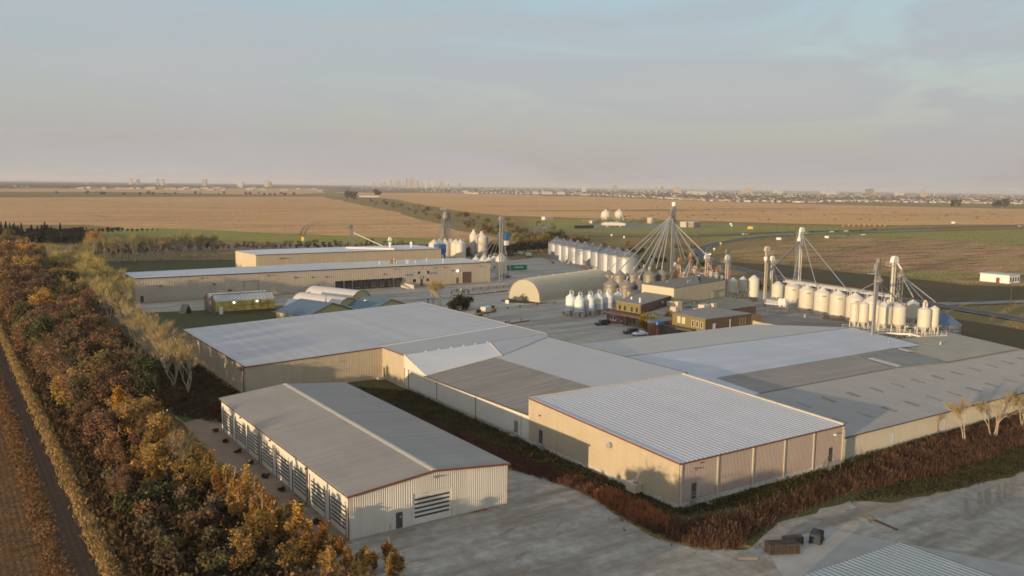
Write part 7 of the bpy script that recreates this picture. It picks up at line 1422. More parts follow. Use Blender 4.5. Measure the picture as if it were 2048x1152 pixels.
# green shipping container with a painted-over line of white lettering
a, b = at(1013, 541.5), at(1054, 540); t = thing('shipping_container', 'green shipping container with white lettering standing in the gravel yard', 'container', (a+b)/2); d_ = (b-a).normalized(); s_ = Vector((-d_.y, d_.x, 0))*2.5
part('shell', MB().ribs(a, b, b+Vector((0, 0, 2.7)), a+Vector((0, 0, 2.7)), .55, .08, (s_*-1).normalized()).quad(b, b+s_, b+s_+Vector((0, 0, 2.7)), b+Vector((0, 0, 2.7))).quad(a+s_, a, a+Vector((0, 0, 2.7)), a+s_+Vector((0, 0, 2.7))).quad(b+s_, a+s_, a+s_+Vector((0, 0, 2.7)), b+s_+Vector((0, 0, 2.7))), green_paint, t); part('roof', MB().slab([p_+Vector((0, 0, 2.78)) for p_ in (a, b, b+s_, a+s_)], .08), green_paint, t)
r_ = random.Random(4); lt_ = MB(); x = .36
while x < .80:
    w_ = r_.uniform(.02, .04); p0_, p1_ = a.lerp(b, x)-s_.normalized()*.09, a.lerp(b, x+w_)-s_.normalized()*.09; lt_.quad(p0_+Vector((0, 0, 1.25)), p1_+Vector((0, 0, 1.25)), p1_+Vector((0, 0, 2.05+r_.uniform(-.1, .1))), p0_+Vector((0, 0, 2.0))); x += w_+.012
o = part('lettering', lt_, yard_white, t); o['kind'] = 'stuff'
# augers
def auger(label, p, q, m_, h=3.4):
    t = thing('grain_auger', label, 'auger', p); u = Vector((p.x, p.y, .5)); v = Vector((q.x, q.y, h)); part('tube', MB().tube(u, v, .22, 8), m_, t); md = u.lerp(v, .5); d = (v-u).normalized(); s = Vector((-d.y, d.x, 0))
    part('axle', MB().tube(md+s*1.2-Vector((0, 0, md.z-.4)), md-s*1.2-Vector((0, 0, md.z-.4)), .06, 5), m_, t)
    for sg in (-1, 1): w0 = md+s*1.2*sg; part('wheel', MB().tube((w0.x, w0.y, .4), (w0.x+s.x*.2, w0.y+s.y*.2, .4), .4, 10), black, t); part('brace', MB().tube((w0.x, w0.y, .4), u.lerp(v, .75), .05, 4), m_, t)
    part('hopper', MB().lathe(u.x, u.y, [(.3, .1), (.9, .8), (.9, 1.0)], 8), m_, t); return t
auger('red auger lying by the far end of the grain bin row', at(1106, 527), at(1080, 510), red_paint, 3.0); auger('orange auger with pale tube beside the middle grain bins', at(1186, 549), at(1165, 535), mat('vivid_orange', (0.55, 0.13, 0.035), 0.5, 0.15, 1), 3.8)
v_ = at(1190, 550); t = thing('auger_hopper', 'orange hopper trailer at the foot of the auger', 'trailer', v_); part('frame', MB().obox((v_.x, v_.y, .6), (8, 1.2, .5), R_(-12)), MATS['vivid_orange'], t); part('hopper', MB().obox((v_.x+2.2, v_.y-.5, 1.1), (2.2, 1.8, .9), R_(-12)), MATS['vivid_orange'], t); part('wheel', MB().tube((v_.x, v_.y-1.0, .4), (v_.x, v_.y-.8, .4), .4, 10), black, t)
for px_, py_, lb in ((1020, 512, 'dark trailer with pale doors at the edge of the back yard'), (1040, 510, 'small white trailer in shade at the yard edge'), (1057, 512, 'low white implement at the yard edge'), (1058, 514, 'grey implement near the first grain bin')):
    v_ = at(px_, py_); t = thing('farm_trailer', lb, 'trailer', v_, R_(10)); dk_ = 'dark' in lb; part('box', MB().box(-2.4 if dk_ else -1.6, -1.2, .7, 2.4 if dk_ else 1.6, 1.2, 3.6 if dk_ else 2.0), door_dark if dk_ else tank_grey, t, world=False); part('chassis', MB().box(-2, -1, .45, 3, 1, .68), trim_dark, t, world=False); wheels(t, 3.2, 2.2, .4, (-.2, .2))
v_ = at(1012, 556); t = thing('baling_machine', 'blue farm machine at the foot of the grey elevator leg', 'machine', v_, R_(15)); part('frame', MB().box(-3, -.7, .4, 3, .7, 1.0), mat('machine_blue', (0.03, 0.12, 0.34), 0.5, 0.1, 1), t, world=False); part('hopper', MB().lathe(-1, 0, [(.3, 1.0), (1.0, 1.9), (1.0, 2.2)], 10), MATS['machine_blue'], t, world=False); part('mast', MB().box(1.2, -.3, 1.0, 1.8, .3, 2.8), yellow_paint, t, world=False); wheels(t, 4.5, 1.6, .4, (-.3, .3))
# pallet stacks, crates and tarpaulin on the front gravel
def pallet(mb, x, y, z, rz):
    for k in range(5): mb.obox(Vector((x, y, z+.12))+Matrix.Rotation(rz, 3, 'Z') @ Vector((0, -.48+k*.24, 0)), (1.2, .1, .024), rz)
    for k in range(3): mb.obox(Vector((x, y, z+.055))+Matrix.Rotation(rz, 3, 'Z') @ Vector((-.53+k*.53, 0, 0)), (.09, 1.05, .09), rz)
v_ = at(1563, 1104); t = thing('pallet_stack', 'wide brown stack of timber crates at the edge of the reeds', 'crate stack', v_, R_(-26))
for k in range(5):
    for j in range(2):
        for q in range(3): part('plank', MB().box(-1.9+k*.78, -.78+j*.80, .05+q*.42, -1.9+k*.78+.72, -.78+j*.80+.74, .05+q*.42+.38), mat('dark_crate_wood', (0.055, 0.04, 0.032), 0.85, 0.25, 2), t, world=False)
for k in range(6): part('lath', MB().box(-1.95+k*.78, -.86, .02, -1.88+k*.78, -.79, 1.32), trim_dark, t, world=False)
v_ = at(1585, 1088); t = thing('pallet_stack', 'weathered grey pallet stack behind the crates', 'pallet stack', v_, R_(-20))
for k in range(7):
    for j in range(2): b = MB(); pallet(b, -.65+j*1.3, 0, k*.15, 0); part('pallet', b, mat('grey_wood', (0.13, 0.11, 0.09), 0.85, 0.25, 2), t, world=False)
v_ = at(1633, 1082); t = thing('covered_stack', 'stack under a dark blue tarpaulin on the gravel', 'covered stack', v_, R_(25)); part('tarpaulin', MB().prism([(-1.15, -.65, 1.15), (1.15, -.65, 1.05), (1.2, .65, 1.25), (-1.15, .7, 1.2)], .12), mat('dark_tarp', (0.025, 0.035, 0.05), 0.4, 0.2, 2, bump=.3, bscale=3), t, world=False)
for k in range(4): part('strap', MB().box(-.95+k*.6, -.68, .12, -.88+k*.6, .72, 1.27), black, t, world=False)
part('base', MB().box(-1.3, -.75, 0, 1.3, .75, .115), wood, t, world=False)
v_ = at(1492, 1116); t = thing('panel_pile', 'low flat pile of grey panels on the gravel below the reeds', 'pile', v_, R_(-32))
for k in range(3): part('panel', MB().box(-1.2+k*.08, -.6, .04+k*.11, 1.2, .6-k*.05, .14+k*.11), steel_dull, t, world=False)
a, b = at(1738, 1036), at(1795, 1061); t = thing('timber_beam', 'long orange brown timber lying on the gravel beside the pale slab', 'timber', (a+b)/2); part('beam', beam(MB(), a+Vector((0, 0, .12)), b+Vector((0, 0, .12)), .3, .22), mat('fresh_timber', (0.21, 0.13, 0.08), 0.8, 0.15, 2), t)
# pale concrete pad and the ribbed roof in the bottom right corner
sheet('concrete_pad', [(83.0, 66.4), (94.6, 65.4), (98.5, 57.6), (108.0, 40), (92, 40), (77.5, 58)], .034, mat('pale_pad', (0.35, 0.345, 0.325), 0.85, 0.12, 0.3, streak=((.12, .3, 1), .5, (0.27, 0.255, 0.23))), .1, 2)
fr = thing('near_ribbed_building', 'grey ribbed roof cut off by the bottom right edge of the picture', 'shed', (94, 52, 0)); RZN = 3.4
a, b = at(1607, 1152, RZN), at(1800, 1086, RZN); d_ = (b-a).normalized(); p_ = Vector((d_.y, -d_.x, 0)); a2 = a-d_*10; ap, bp_ = a2+p_*26+Vector((0, 0, .8)), b+p_*26+Vector((0, 0, .8))
part('roof', MB().ribs(a2, b, bp_, ap, .70, .10, (0, 0, 1)), mat('blue_grey_roof', (0.30, 0.345, 0.365), 0.45, 0.06, 0.3, metal=0.2), fr)
g_ = lambda v, d=.04, z=0: Vector((v.x, v.y, z))
q4 = [v+Vector((0, 0, -.06)) for v in (a2+p_*.3-d_*0, b+p_*.3-d_*.3, bp_-d_*.3-p_*.3, ap-p_*.3)]; part('wall', MB().walls(q4, 0), pale_wall, fr); part('rake_trim', beam(MB(), b+Vector((0, 0, .02)), bp_+Vector((0, 0, .02)), .12, .2), trim_dark, fr)
# poles, signs, highway furniture
def pole(label, px_, pyb, pyt, arms=True, group='power poles'):
    v_ = at(px_, pyb); h = height_to(v_.x, v_.y, pyt); t = thing('utility_pole', label, 'pole', v_, R_(20), group); part('shaft', MB().lathe(0, 0, [(.20, 0), (.13, h)], 7), wood, t, world=False)
    if arms: part('crossarm', MB().box(-1.3, -.07, h-.9, 1.3, .07, h-.72), wood, t, world=False)
    return t
pole('leaning timber pole in front of the white block house', 2020, 616, 562)
pole('timber pole between spruces and roadside trees', 123, 493, 462); pole('tall thin pole far left of the white spheres', 1072, 435, 389, False, None); pole('pole by the grassy station road left of the spheres', 1205, 472, 445, False, None)
for px_, pyb, pyt in ((1440, 457, 440), (1485, 461, 443), (1517, 473, 452), (1555, 463, 447), (1575, 470, 450), (1591, 466, 449), (1673, 475, 455), (1772, 470, 455), (1488, 480, 465), (1395, 478, 460), (1320, 470, 452)): pole('thin roadside pole along the highway', px_, pyb, pyt, False, 'thin poles along the highway')
def sign(label, px_, pyb, pyt, w_, h_, m_, n=2, group=None):
    v_ = at(px_, pyb); h = height_to(v_.x, v_.y, pyt); t = thing('road_sign', label, 'sign', v_, R_(-60), group); part('panel', MB().box(-w_/2, -.06, h-h_, w_/2, .06, h), m_, t, world=False)
    for k in range(n): x = 0 if n == 1 else (-w_*.35+k*w_*.7); part('post', MB().tube((x, .1, 0), (x, .1, h), .08, 5), steel, t, world=False)
for px_, pyb, pyt, w_, h_, m_, lb in ((1500, 463, 453, 7, 3.4, yellow_paint, 'large yellow board beside the highway'), (1461, 455, 446, 3, 2.4, yard_white, 'white board on the green verge before the highway'), (1463, 461, 450, 2.5, 1.5, yard_white, 'pale board under the white board on the verge'), (1557, 484, 475, 5.2, 2.6, yard_white, 'wide white board at the edge of the half mown field'), (1653, 480, 472, 4.6, 2.4, yard_white, 'second white board along the field edge'), (1441, 494, 485, 1.8, 1.8, yellow_paint, 'yellow warning diamond on the ramp bend'), (1906, 449.5, 443.5, 6, 3, yard_white, 'small white board at the edge of the far tan field'), (1223, 474, 468, 1.6, 2.4, yard_white, 'left one of two white markers by the road behind the bins'), (1248, 478, 472, 1.6, 2.4, yard_white, 'right one of two white markers by the road behind the bins'), (1428, 504, 496, 1.4, 1.8, yard_white, 'small white marker on the inner bend of the ramp'), (605.5, 482, 474, 3, 3.8, yellow_paint, 'yellow board at the edge of the stubble field'), (1122, 669, 661, 1.1, .9, yard_white, 'small pale sign standing behind the annex roof edge')):
    sign(lb, px_, pyb, pyt, w_*.75, h_*.75, m_, 1 if w_ < 3 else 2)
v_ = at(1014, 617); sign('white notice on a pole near the quonset hut', 1014, 617, 600, 1.4, 1.3, yard_white, 1)
sb = at(1441, 487.5)
for k in range(9): sign('orange work zone marker beside the highway', 1686+k*10.5, 454.5-(k % 3)*.6, 449.5-(k % 2)*1.2, 1.2, 2.2, mat('cone_orange', (0, 0, 0)), 1, 'orange markers beside the highway')
hwy = [(1490, 469.3, carwhite, 6.5, 2.6, 'white van on the near lane of the highway'), (1623, 464.3, carblack, 4.8, 1.5, 'dark car passing behind the tallest elevator'), (1664, 464.8, carwhite, 4.8, 1.6, 'white car following a dark one on the highway'), (1673, 465, carblack, 4.8, 1.6, 'dark car leading a white one on the highway'), (1692, 463.2, carwhite, 4.8, 1.5, 'white car ahead of three dark cars on the highway'), (1703, 463, carblack, 5, 1.7, 'first of three dark cars in a row on the highway'), (1711, 463, mat('dark_red_paint', (0.12, 0.03, 0.02), 0.35, 0.05, 1), 5, 1.7, 'dark red car between dark cars on the highway'), (1722, 462.8, carblack, 5, 1.7, 'last of three dark cars in a row on the highway'), (1749, 459.8, carblack, 5, 1.8, 'dark pickup on the far carriageway'), (1695, 472, cargrey, 5.2, 1.9, 'grey van on the near carriageway, right of the elevator'), (1727, 470.8, carwhite, 4.8, 1.5, 'white car on the near carriageway beyond the field'), (2040, 453, carwhite, 6, 2.4, 'white van at the right edge of the highway'), (1862, 457, cargrey, 4.8, 1.5, 'grey car far along the highway'), (1442, 501, carwhite, 5, 1.7, 'white car on the ramp bend')]
for px_, py_, m_, L, H, lb in hwy:
    v_ = at(px_, py_, .34); ang = R_(-6) if px_ > 1600 else R_(2)
    if 'ramp bend' in lb: v_ = at(1415, 510, .36); ang = R_(120)
    car(lb, v_, ang, m_, L, 1.9, H, H > 1.6, 'cars on the highway')
# dark weeds and windrows on the half mown field
rw = random.Random(8)
for k in range(60):
    px_ = rw.uniform(1500, 2040); lo_, hi_ = (488, 536) if px_ < 1700 else (484, 556); py_ = rw.uniform(lo_, hi_); ln = rw.uniform(5, 22)
    if px_ < 1600 and py_ > 520: continue
    strip('weed_streak', [(px_, py_), (px_+ln*.5, py_-ln*.04), (px_+ln, py_-ln*.02+rw.uniform(-.6, .6))], rw.uniform(.8, 2.2), .17+k*.001, g_ditch)
# white block house on the right
wb = thing('block_house', 'small white flat roofed block house on the meadow at the right edge', 'house', at(2015, 566)); c_ = at(2018, 568)+Vector((6, 2, 0))
part('wall', MB().box(c_.x-6, c_.y-2, 0, c_.x+4, c_.y+12, 3.9), paint_white, wb); part('roof', MB().box(c_.x-6.4, c_.y-2.4, 3.92, c_.x+4.4, c_.y+12.4, 4.3), mat('pale_teal_roof', (0.42, 0.47, 0.46), 0.6, 0.06, 1), wb)
for k in range(4): part('window', MB().box(c_.x-5.2+k*2.4, c_.y-2.06, 1.0, c_.x-4.1+k*2.4, c_.y-2.003, 3.0), glass_dark, wb)
part('door', MB().box(c_.x-6.06, c_.y+2.5, 0, c_.x-6.003, c_.y+4.2, 2.6), trim_brown, wb)
# gas station with the two spheres
def sphere_tank(label, px_, pyt, r):
    v_ = at(px_, 441); z = height_to(v_.x, v_.y, pyt)-r; t = thing('gas_sphere', label, 'sphere tank', v_, 0, 'pair of white spheres'); smooth_angle(part('sphere', MB().sphere((v_.x, v_.y, z), r, 26, 16), tank_white, t))
    for k in range(8): a = k*math.pi/4+.2; part('leg', MB().tube((v_.x+r*.95*math.cos(a), v_.y+r*.95*math.sin(a), 0), (v_.x+r*.95*math.cos(a), v_.y+r*.95*math.sin(a), z), .35, 6), tank_white, t)
    part('top_platform', MB().lathe(v_.x, v_.y, [(1.4, z+r), (1.4, z+r+1.0), (.6, z+r+1.3)], 10), tank_grey, t)
sphere_tank('left white sphere tank beyond the highway', 1211.5, 420, 6.6); sphere_tank('right white sphere tank with its shaded left side', 1238, 420, 6.2)
for k in range(4):
    a = at(1211+k*10.5, 448.3, 3.2); c_ = Vector((a.x, a.y, 3.2)); d_ = Vector((-.55, .83, 0)) if k else Vector((.83, -.56, 0))
    L_ = 24; t = thing('bullet_tank', ['long white horizontal tank below the spheres', 'second white horizontal tank seen end on', 'third white horizontal tank seen end on', 'cream horizontal tank seen end on, right of the row'][k], 'tank', (c_.x, c_.y, 0), 0, 'horizontal white tanks')
    d_ = Vector((.74, -.67, 0)) if k == 0 else Vector((.42, .91, 0)); c0_ = c_ if k else c_-d_*3
    part('shell', MB().tube(c0_, c0_+d_*L_, 1.75, 16), tank_white, t); part('end_cap', MB().sphere(c0_+d_*L_, 1.74, 14, 8), tank_white, t); part('end_cap', MB().sphere(c0_, 1.74, 14, 8), tank_white, t)
    for s in (.2, .8): q = c0_+d_*L_*s; part('saddle', MB().obox((q.x, q.y, .9), (1.2, 2.4, 1.8), math.atan2(d_.y, d_.x)), concrete, t)
def cabin(label, px_, py_, w_, dpt, h, m_, m2=None, nm='station_building'):
    v_ = at(px_, py_); t = thing(nm, label, 'building', v_, R_(12)); part('wall', MB().box(-w_/2, 0, 0, w_/2, dpt, h), m_, t, world=False); part('roof', MB().box(-w_/2-.3, -.3, h+.003, w_/2+.3, dpt+.3, h+.35), m2 or tank_grey, t, world=False); part('door', MB().box(-.6, -.06, 0, .6, -.003, 2.2), trim_brown, t, world=False); part('window', MB().box(w_*.25, -.06, 1.1, w_*.25+1.2, -.003, 2.1), glass_dark, t, world=False)
cabin('cream station building right of the spout tower, with a grey wing', 1378, 455, 12, 8, 6, cream); cabin('grey wing of the station building with reddish doors', 1394, 455.3, 14, 8, 6.2, steel_dull); cabin('square cream hut behind the pipe racks of the gas station', 1308, 447, 9, 7, 6.5, cream); cabin('small white hut left of the spheres', 1187, 447, 6, 5, 4, tank_white); cabin('low cream shed at the left end of the gas station', 1098, 440, 16, 6, 4, tank_grey)
for k in range(7): v_ = at(1175+k*22, 448-(k % 3)*.9+(k > 5)*1); t = thing('pipe_rack', 'grey pipe rack of the gas station', 'pipe rack', v_, R_(10), 'pipe racks of the gas station'); b = MB(); lattice(b, 0, 0, 0, 5+k % 3, 4, 2.5, .2); part('frame', b, steel_dull, t, world=False); part('pipe', MB().tube((-8, 0, 4.2), (10, 0, 4.2), .4, 6), tank_grey, t, world=False)
for k in range(5): v_ = at(1158+k*5, 458.5-k*.1); t = thing('tank_car', 'black tank car on the siding left of the spheres', 'rail car', v_, R_(-6), 'black tank cars on the siding'); part('tank', MB().tube((-5, 0, 2.6), (5, 0, 2.6), 1.5, 10), black, t, world=False); part('bogie', MB().box(-4.4, -1, .2, -2.4, 1, 1.05), steel_dull, t, world=False); part('bogie', MB().box(2.4, -1, .2, 4.4, 1, 1.05), steel_dull, t, world=False)
sst = thing('substation', 'small substation of poles and frames behind the grain bins', 'substation', at(1084, 476))
for k in range(5): v_ = at(1072+k*7, 476-(k % 2)*2); part('frame', lattice(MB(), v_.x, v_.y, 0, 9+3*(k % 3 == 1), 2.2, 2.6, .07), steel, sst)
# dishes, picnic shelter etc. near the wood edge
v_ = at(371, 626); t = thing('frame_shelter', 'small dark pitched frame standing on the lawn edge', 'shelter', v_, R_(30)); part('panel', MB().add([(-1.6, -1.5, 0), (-1.6, 1.5, 0), (0, 1.5, 3), (0, -1.5, 3)], ((0, 1, 2, 3),)), steel_dull, t, world=False); part('panel', MB().add([(1.6, -1.5, 0), (0, -1.5, 3.01), (0, 1.5, 3.01), (1.6, 1.5, 0)], ((0, 1, 2, 3),)), steel_dull, t, world=False); part('cross_bar', MB().tube((-1.2, -1.55, .6), (1.2, -1.55, .6), .06, 4), steel_dull, t, world=False)
t = thing('chain_fence', 'sagging mesh fence along the foundation of the low annex', 'fence', (82, 140, 0))
for k in range(15): y_ = 118+k*3.1; part('post', MB().tube((81.9, y_, 0), (81.9, y_, 1.1), .05, 5), steel_dull, t)
part('top_rail', MB().tube((81.9, 118, 1.08), (81.9, 161.4, 1.08), .035, 4), trim_brown, t)

# ------------------------------------------------------------------ the town on the horizon
CR = random.Random(31)
def hz(px_): return 358.0+0.01309*px_
def ground_at(px_, d): return at(px_, hz(px_)+CAM_H*F/d)
front = [(-400, 376), (620, 377), (700, 381.5), (840, 383.8), (1040, 388), (1180, 390.6), (1320, 397.0), (1400, 401.5), (1500, 404.3), (1640, 406), (1660, 403), (2048, 408.5), (2400, 413)]
def fy(px_):
    for (a, ya), (b, yb) in zip(front, front[1:]):
        if px_ <= b: return ya+(yb-ya)*(px_-a)/(b-a)
    return front[-1][1]
town_walls = [mat('town_wall_%s' % n, c, 0.7, 0.05, .1) for n, c in (('white', (0.50, 0.48, 0.45)), ('cream', (0.42, 0.36, 0.28)), ('tan', (0.34, 0.27, 0.20)), ('grey', (0.30, 0.29, 0.285)), ('brown', (0.22, 0.16, 0.12)))]
town_roof = [mat('town_roof_%s' % n, c, 0.8, 0.1, .1) for n, c in (('dark', (0.085, 0.075, 0.072)), ('brown', (0.13, 0.095, 0.08)), ('grey', (0.18, 0.17, 0.165)))]
def house_mb(w_, d_, h, rh):
    a = MB(); a.box(-w_/2, -d_/2, 0, w_/2, d_/2, h); b = MB(); b.add([(-w_/2-.4, -d_/2-.4, h+.02), (w_/2+.4, -d_/2-.4, h+.02), (w_/2+.4, d_/2+.4, h+.02), (-w_/2-.4, d_/2+.4, h+.02), (-w_/2*.3, 0, h+rh), (w_/2*.3, 0, h+rh)], ((0, 1, 5, 4), (1, 2, 5), (2, 3, 4, 5), (3, 0, 4))); return a, b
HP = []
for k in range(6):
    a, b = house_mb(CR.uniform(11, 16), CR.uniform(9, 12), CR.uniform(4.5, 6.5), CR.uniform(2.2, 3.2)); t = thing('suburban_house', 'pale house in the front row of the far suburb', 'house', (0, 0, -500), 0, 'front row of the far suburb'); part('wall', a, town_walls[k % 3], t, world=False); part('roof', b, town_roof[k % 3], t, world=False)
    wd = MB(); wd.box(-3, -a.v[0].y*-1-.05 if False else a.v[0].y-.06, 1, -1, a.v[0].y-.003, 2.6); part('window', wd, glass_dark, t, world=False); HP.append(t)
n_h = 0; used = set()
px_ = 845
while px_ < 2060 and n_h < 285:
    for row_ in range(2):
        py_ = fy(px_)-row_*1.5-CR.uniform(0, .5)
        if CR.random() < .18 or n_h >= 285: continue
        v_ = at(px_+CR.uniform(-1, 1), py_); k = CR.randrange(6)
        if k not in used: HP[k].location = v_; HP[k].rotation_euler = (0, 0, CR.uniform(0, 3.1)); used.add(k)
        else: dup(HP[k], v_, CR.uniform(0, 3.1))
        n_h += 1
    px_ += 7.6 if px_ > 1300 else 8.6
def many(name, rows, n, mw, mr):
    A, B = MB(), MB()
    for _ in range(n):
        px_ = CR.uniform(*rows); lo = hz(px_)+4.5; hi = fy(px_)-3; py_ = lo+(hi-lo)*CR.random()**1.3
        if hi <= lo: continue
        v_ = at(px_, py_); s = CR.uniform(.8, 1.6); a, b = house_mb(14*s, 11*s, 5.5*CR.uniform(.8, 1.5), 2.6); m = Matrix.Translation(v_) @ Matrix.Rotation(CR.uniform(0, 3.1), 4, 'Z')
        A.add([m @ q for q in a.v], a.f); B.add([m @ q for q in b.v], b.f)
    struct(name, A, mw, 'stuff'); struct(name+'_roofs', B, mr, 'stuff')
many('town_houses', (900, 2200), 900, town_walls[0], town_roof[0]); many('town_blocks', (1200, 2200), 700, town_walls[1], town_roof[1]); many('far_sheds', (620, 1300), 260, town_walls[1], town_roof[2])
# dim mass of town trees
def town_trees(name, n, rng, m, lo_off, hi_off, smin, smax):
    b = MB(); ico = [(math.sin(t)*math.cos(a), math.sin(t)*math.sin(a), math.cos(t)) for t in (.35, 1.1, 1.75) for a in (0, 1.26, 2.5, 3.77, 5.0)]
    fs = [(0, 1, 2, 3, 4)]+[(r*5+k, (r+1)*5+k, (r+1)*5+(k+1) % 5, r*5+(k+1) % 5) for r in range(2) for k in range(5)]
    for _ in range(n):
        px_ = CR.uniform(*rng); lo = hz(px_)+lo_off; hi = fy(px_)+hi_off
        if hi <= lo: continue
        py_ = lo+(hi-lo)*CR.random(); v_ = at(px_, py_); s = CR.uniform(smin, smax); h = CR.uniform(.7, 1.1)*min(s, 8)
        b.add([(v_.x+q[0]*s*CR.uniform(.8, 1.2), v_.y+q[1]*s*CR.uniform(.8, 1.2), max(0, h*.55+q[2]*h*CR.uniform(.8, 1.2))) for q in ico], fs)
    struct(name, b, m, 'stuff')
town_trees('town_woods', 2600, (-300, 2300), mat('town_tree_brown', (0.10, 0.072, 0.048), 0.95, 0.35, .02), 4.2, -2, 6, 15)
town_trees('town_woods', 1500, (-300, 2300), mat('town_tree_green', (0.105, 0.09, 0.042), 0.95, 0.35, .02), 4.2, -2, 5, 12)
town_trees('left_woods', 2400, (-300, 700), mat('left_wood_brown', (0.085, 0.06, 0.042), 0.95, 0.3, .02), 4.5, -.6, 9, 20)
town_trees('left_woods', 320, (-300, 140), MATS['left_wood_brown'], 9, 1, 10, 20)
# towers and larger blocks of the skyline
def block(px_, w_px, pyt, d, m_, label, group='tall blocks of the skyline', cat='building', name='tower_block', wins=True):
    v_ = ground_at(px_, d); W_ = w_px*d/F; h = height_to(v_.x, v_.y, pyt); t = thing(name, label, cat, v_, R_(-34), group); part('wall', MB().box(-W_/2, 0, 0, W_/2, W_*.7, h), m_, t, world=False); part('roof_plant', MB().box(-W_*.2, W_*.2, h+.02, W_*.2, W_*.5, h+max(2, h*.05)), town_walls[3], t, world=False)
    if wins and h > 14:
        n = min(12, int(h/6)); b = MB()
        for k in range(n): b.box(-W_*.46, -.35, (k+.35)*h/n, W_*.46, -.02, (k+.62)*h/n)
        o = part('window_band', b, town_roof[2], t, world=False); o['kind'] = 'stuff'
D = 9000
sky_ = [(747, 4, 364, 3), (755, 3, 362, 1), (762, 5, 365, 2), (770, 3, 364, 3), (782, 4, 360, 3), (789, 3, 361, 1), (795, 4, 362, 3), (800, 3, 361, 3), (807, 4, 363, 1), (813, 4, 357.5, 3), (818, 5, 360, 1), (823, 4, 356.5, 3), (828, 5, 354.5, 1), (835, 5, 361, 3), (843, 4, 364, 1), (852, 5, 361.5, 0), (858, 4, 365, 1), (865, 4, 361.5, 0), (874, 5, 363, 1), (882, 5, 362, 3), (887, 4, 363, 1), (897, 4, 367, 3), (920, 4, 366, 3)]
for px_, w_, t_, m_ in sky_: block(px_, w_, t_, D, town_walls[m_], 'tallest pale tower in the middle of the skyline' if px_ == 828 else 'hazy tower in the city skyline', None if px_ == 828 else 'hazy towers of the city centre')
for px_, w_, t_, d, m_, lb in ((261, 5, 356, 8000, 1, 'pale tower block on the left horizon'), (275, 6, 358, 8000, 4, 'brownish block beside the pale tower on the left'), (315, 4, 357.5, 7000, 3, 'faint block far left, thinner of two'), (324, 6, 358, 7000, 1, 'faint block far left, wider of two'), (408, 9, 358.5, 7800, 2, 'tan pair of blocks on the left horizon'), (533, 8, 360, 7800, 1, 'cream block right of the blue roofed hall'), (541, 4, 363, 7800, 4, 'brown block touching the cream one'), (480, 10, 363, 6500, 0, 'pale hall with blue roof on the left horizon'), (1230, 8, 370, 7600, 3, 'grey block right of the city centre'), (1168, 9, 374, 7000, 0, 'white block above the suburb roofs'), (1396, 36, 382.5, 5000, 0, 'broad white apartment block in the suburb'), (1285, 10, 378, 6500, 2, 'low tan block in the middle distance'), (1313, 4, 373, 6500, 1, 'slim tower left of the white flats'), (1324, 5, 373.5, 6500, 3, 'slim tower beside its twin'), (1355, 14, 374.5, 6200, 1, 'wide hazy block beyond the flats'), (1496, 19, 376, 8000, 1, 'pale stepped block above the suburb'), (1558, 16, 380, 8000, 0, 'long pale block on the right'), (1660, 26, 382, 7000, 0, 'long white hall on the right horizon'), (1735, 7, 378, 7200, 4, 'dark tower, left one of a pair'), (1743, 8, 377, 7200, 4, 'dark tower, taller one of a pair'), (1800, 14, 384, 7200, 0, 'white arched hall on the right'), (1846, 7, 379, 6500, 1, 'tall thin cream tower on the right'), (1853, 5, 383, 6500, 1, 'stump beside the thin cream tower'), (1869, 2, 381, 6500, 0, 'white water tower on the right horizon'), (1070, 12, 383, 4500, 0, 'white apartment block at the edge of the tan field, left one'), (1095, 20, 383.5, 4500, 0, 'white apartment block at the edge of the tan field, long one'), (1122, 16, 384, 4500, 0, 'white apartment block at the edge of the tan field, right one'), (1056, 6, 383, 4480, 3, 'greyish apartment block left of the white ones')):
    block(px_, w_, t_, d, town_walls[m_], lb, None)
for k in range(60):
    px_ = CR.choice((CR.uniform(-50, 640), CR.uniform(900, 2100))); d = CR.uniform(4200, 6200); w_ = CR.uniform(7, 20); block(px_, w_, hz(px_)+CAM_H*F/d-CR.uniform(6, 9)*F/d, d, CR.choice(town_walls[:4]), 'long low pale hall on the horizon', 'long low halls on the horizon', 'building', 'hall', False)
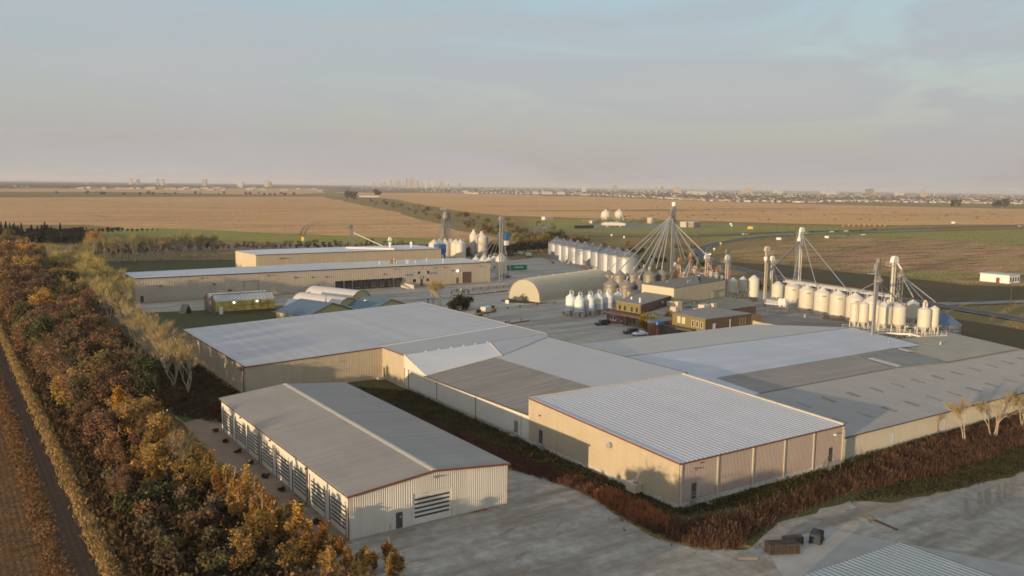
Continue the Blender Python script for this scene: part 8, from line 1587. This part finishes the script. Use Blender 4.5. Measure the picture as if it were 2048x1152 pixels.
for px_, w_ in ((20, 14), (45, 20), (235, 12), (248, 16), (262, 12), (300, 22), (345, 14), (362, 16), (390, 18), (420, 16), (446, 10), (640, 10)): block(px_, w_, hz(px_)+CAM_H*F/4400-CR.uniform(2.2, 3.6), 4400, town_walls[2], 'low white building at the far edge of the left fields', 'low white buildings beyond the left fields', 'building', 'hall', False)
v_ = at(738, 394.5); t = thing('low_barn', 'long low white roof alone on the far field', 'barn', v_, R_(-30)); part('wall', MB().box(-32, 0, 0, 32, 14, 3), town_walls[0], t, world=False); part('roof', MB().slab([(-33, -1, 3.1), (33, -1, 3.1), (33, 7, 5), (-33, 7, 5)], .3), paint_white, t, world=False)
v_ = at(1351, 384); t = thing('radio_mast', 'thin radio mast rising above the horizon', 'mast', v_); b = MB(); lattice(b, 0, 0, 0, 95, 3, 12, .5); part('mast', b, steel, t, world=False)
# dark clods and bales scattered over the tan field
r_ = random.Random(3); bale = None
for k in range(190):
    px_ = r_.uniform(1150, 2040); py_ = r_.uniform(404+(px_-1150)*.018, 436+(px_-1150)*.012); v_ = at(px_, py_, .1)
    if py_ > 440 or (px_ < 1240 and py_ > 425): continue
    if bale is None: bale = tag(mesh_obj('straw_pile', MB().lathe(0, 0, [(1.6, 0), (1.5, .6), (.9, 1.2), (.2, 1.4)], 8), mat('dark_straw', (0.13, 0.085, 0.05), 0.95, 0.3, 1)), 'dark straw heap lying on the tan field', 'straw heap', 'dark heaps on the tan field'); bale.location = v_
    else: c = bale.copy(); COL.objects.link(c); c.location = v_; s = r_.uniform(.5, 1.3); c.scale = (s*1.3, s, s); c.rotation_euler = (0, 0, r_.uniform(0, 3))

# ------------------------------------------------------------------ haze over the plain
hb = MB().box(-S-200, -S-200, -1.5, S+200, S+200, 130.0)
hm = bpy.data.materials.new('haze'); hm.use_nodes = True; t = hm.node_tree; t.nodes.clear(); o_ = t.nodes.new('ShaderNodeOutputMaterial'); pv = t.nodes.new('ShaderNodeVolumePrincipled'); pv.inputs['Color'].default_value = (0.82, 0.84, 0.92, 1); pv.inputs['Density'].default_value = HAZE; pv.inputs['Anisotropy'].default_value = 0.1
t.links.new(pv.outputs[0], o_.inputs['Volume']); hz_o = struct('haze', hb, hm, 'stuff')
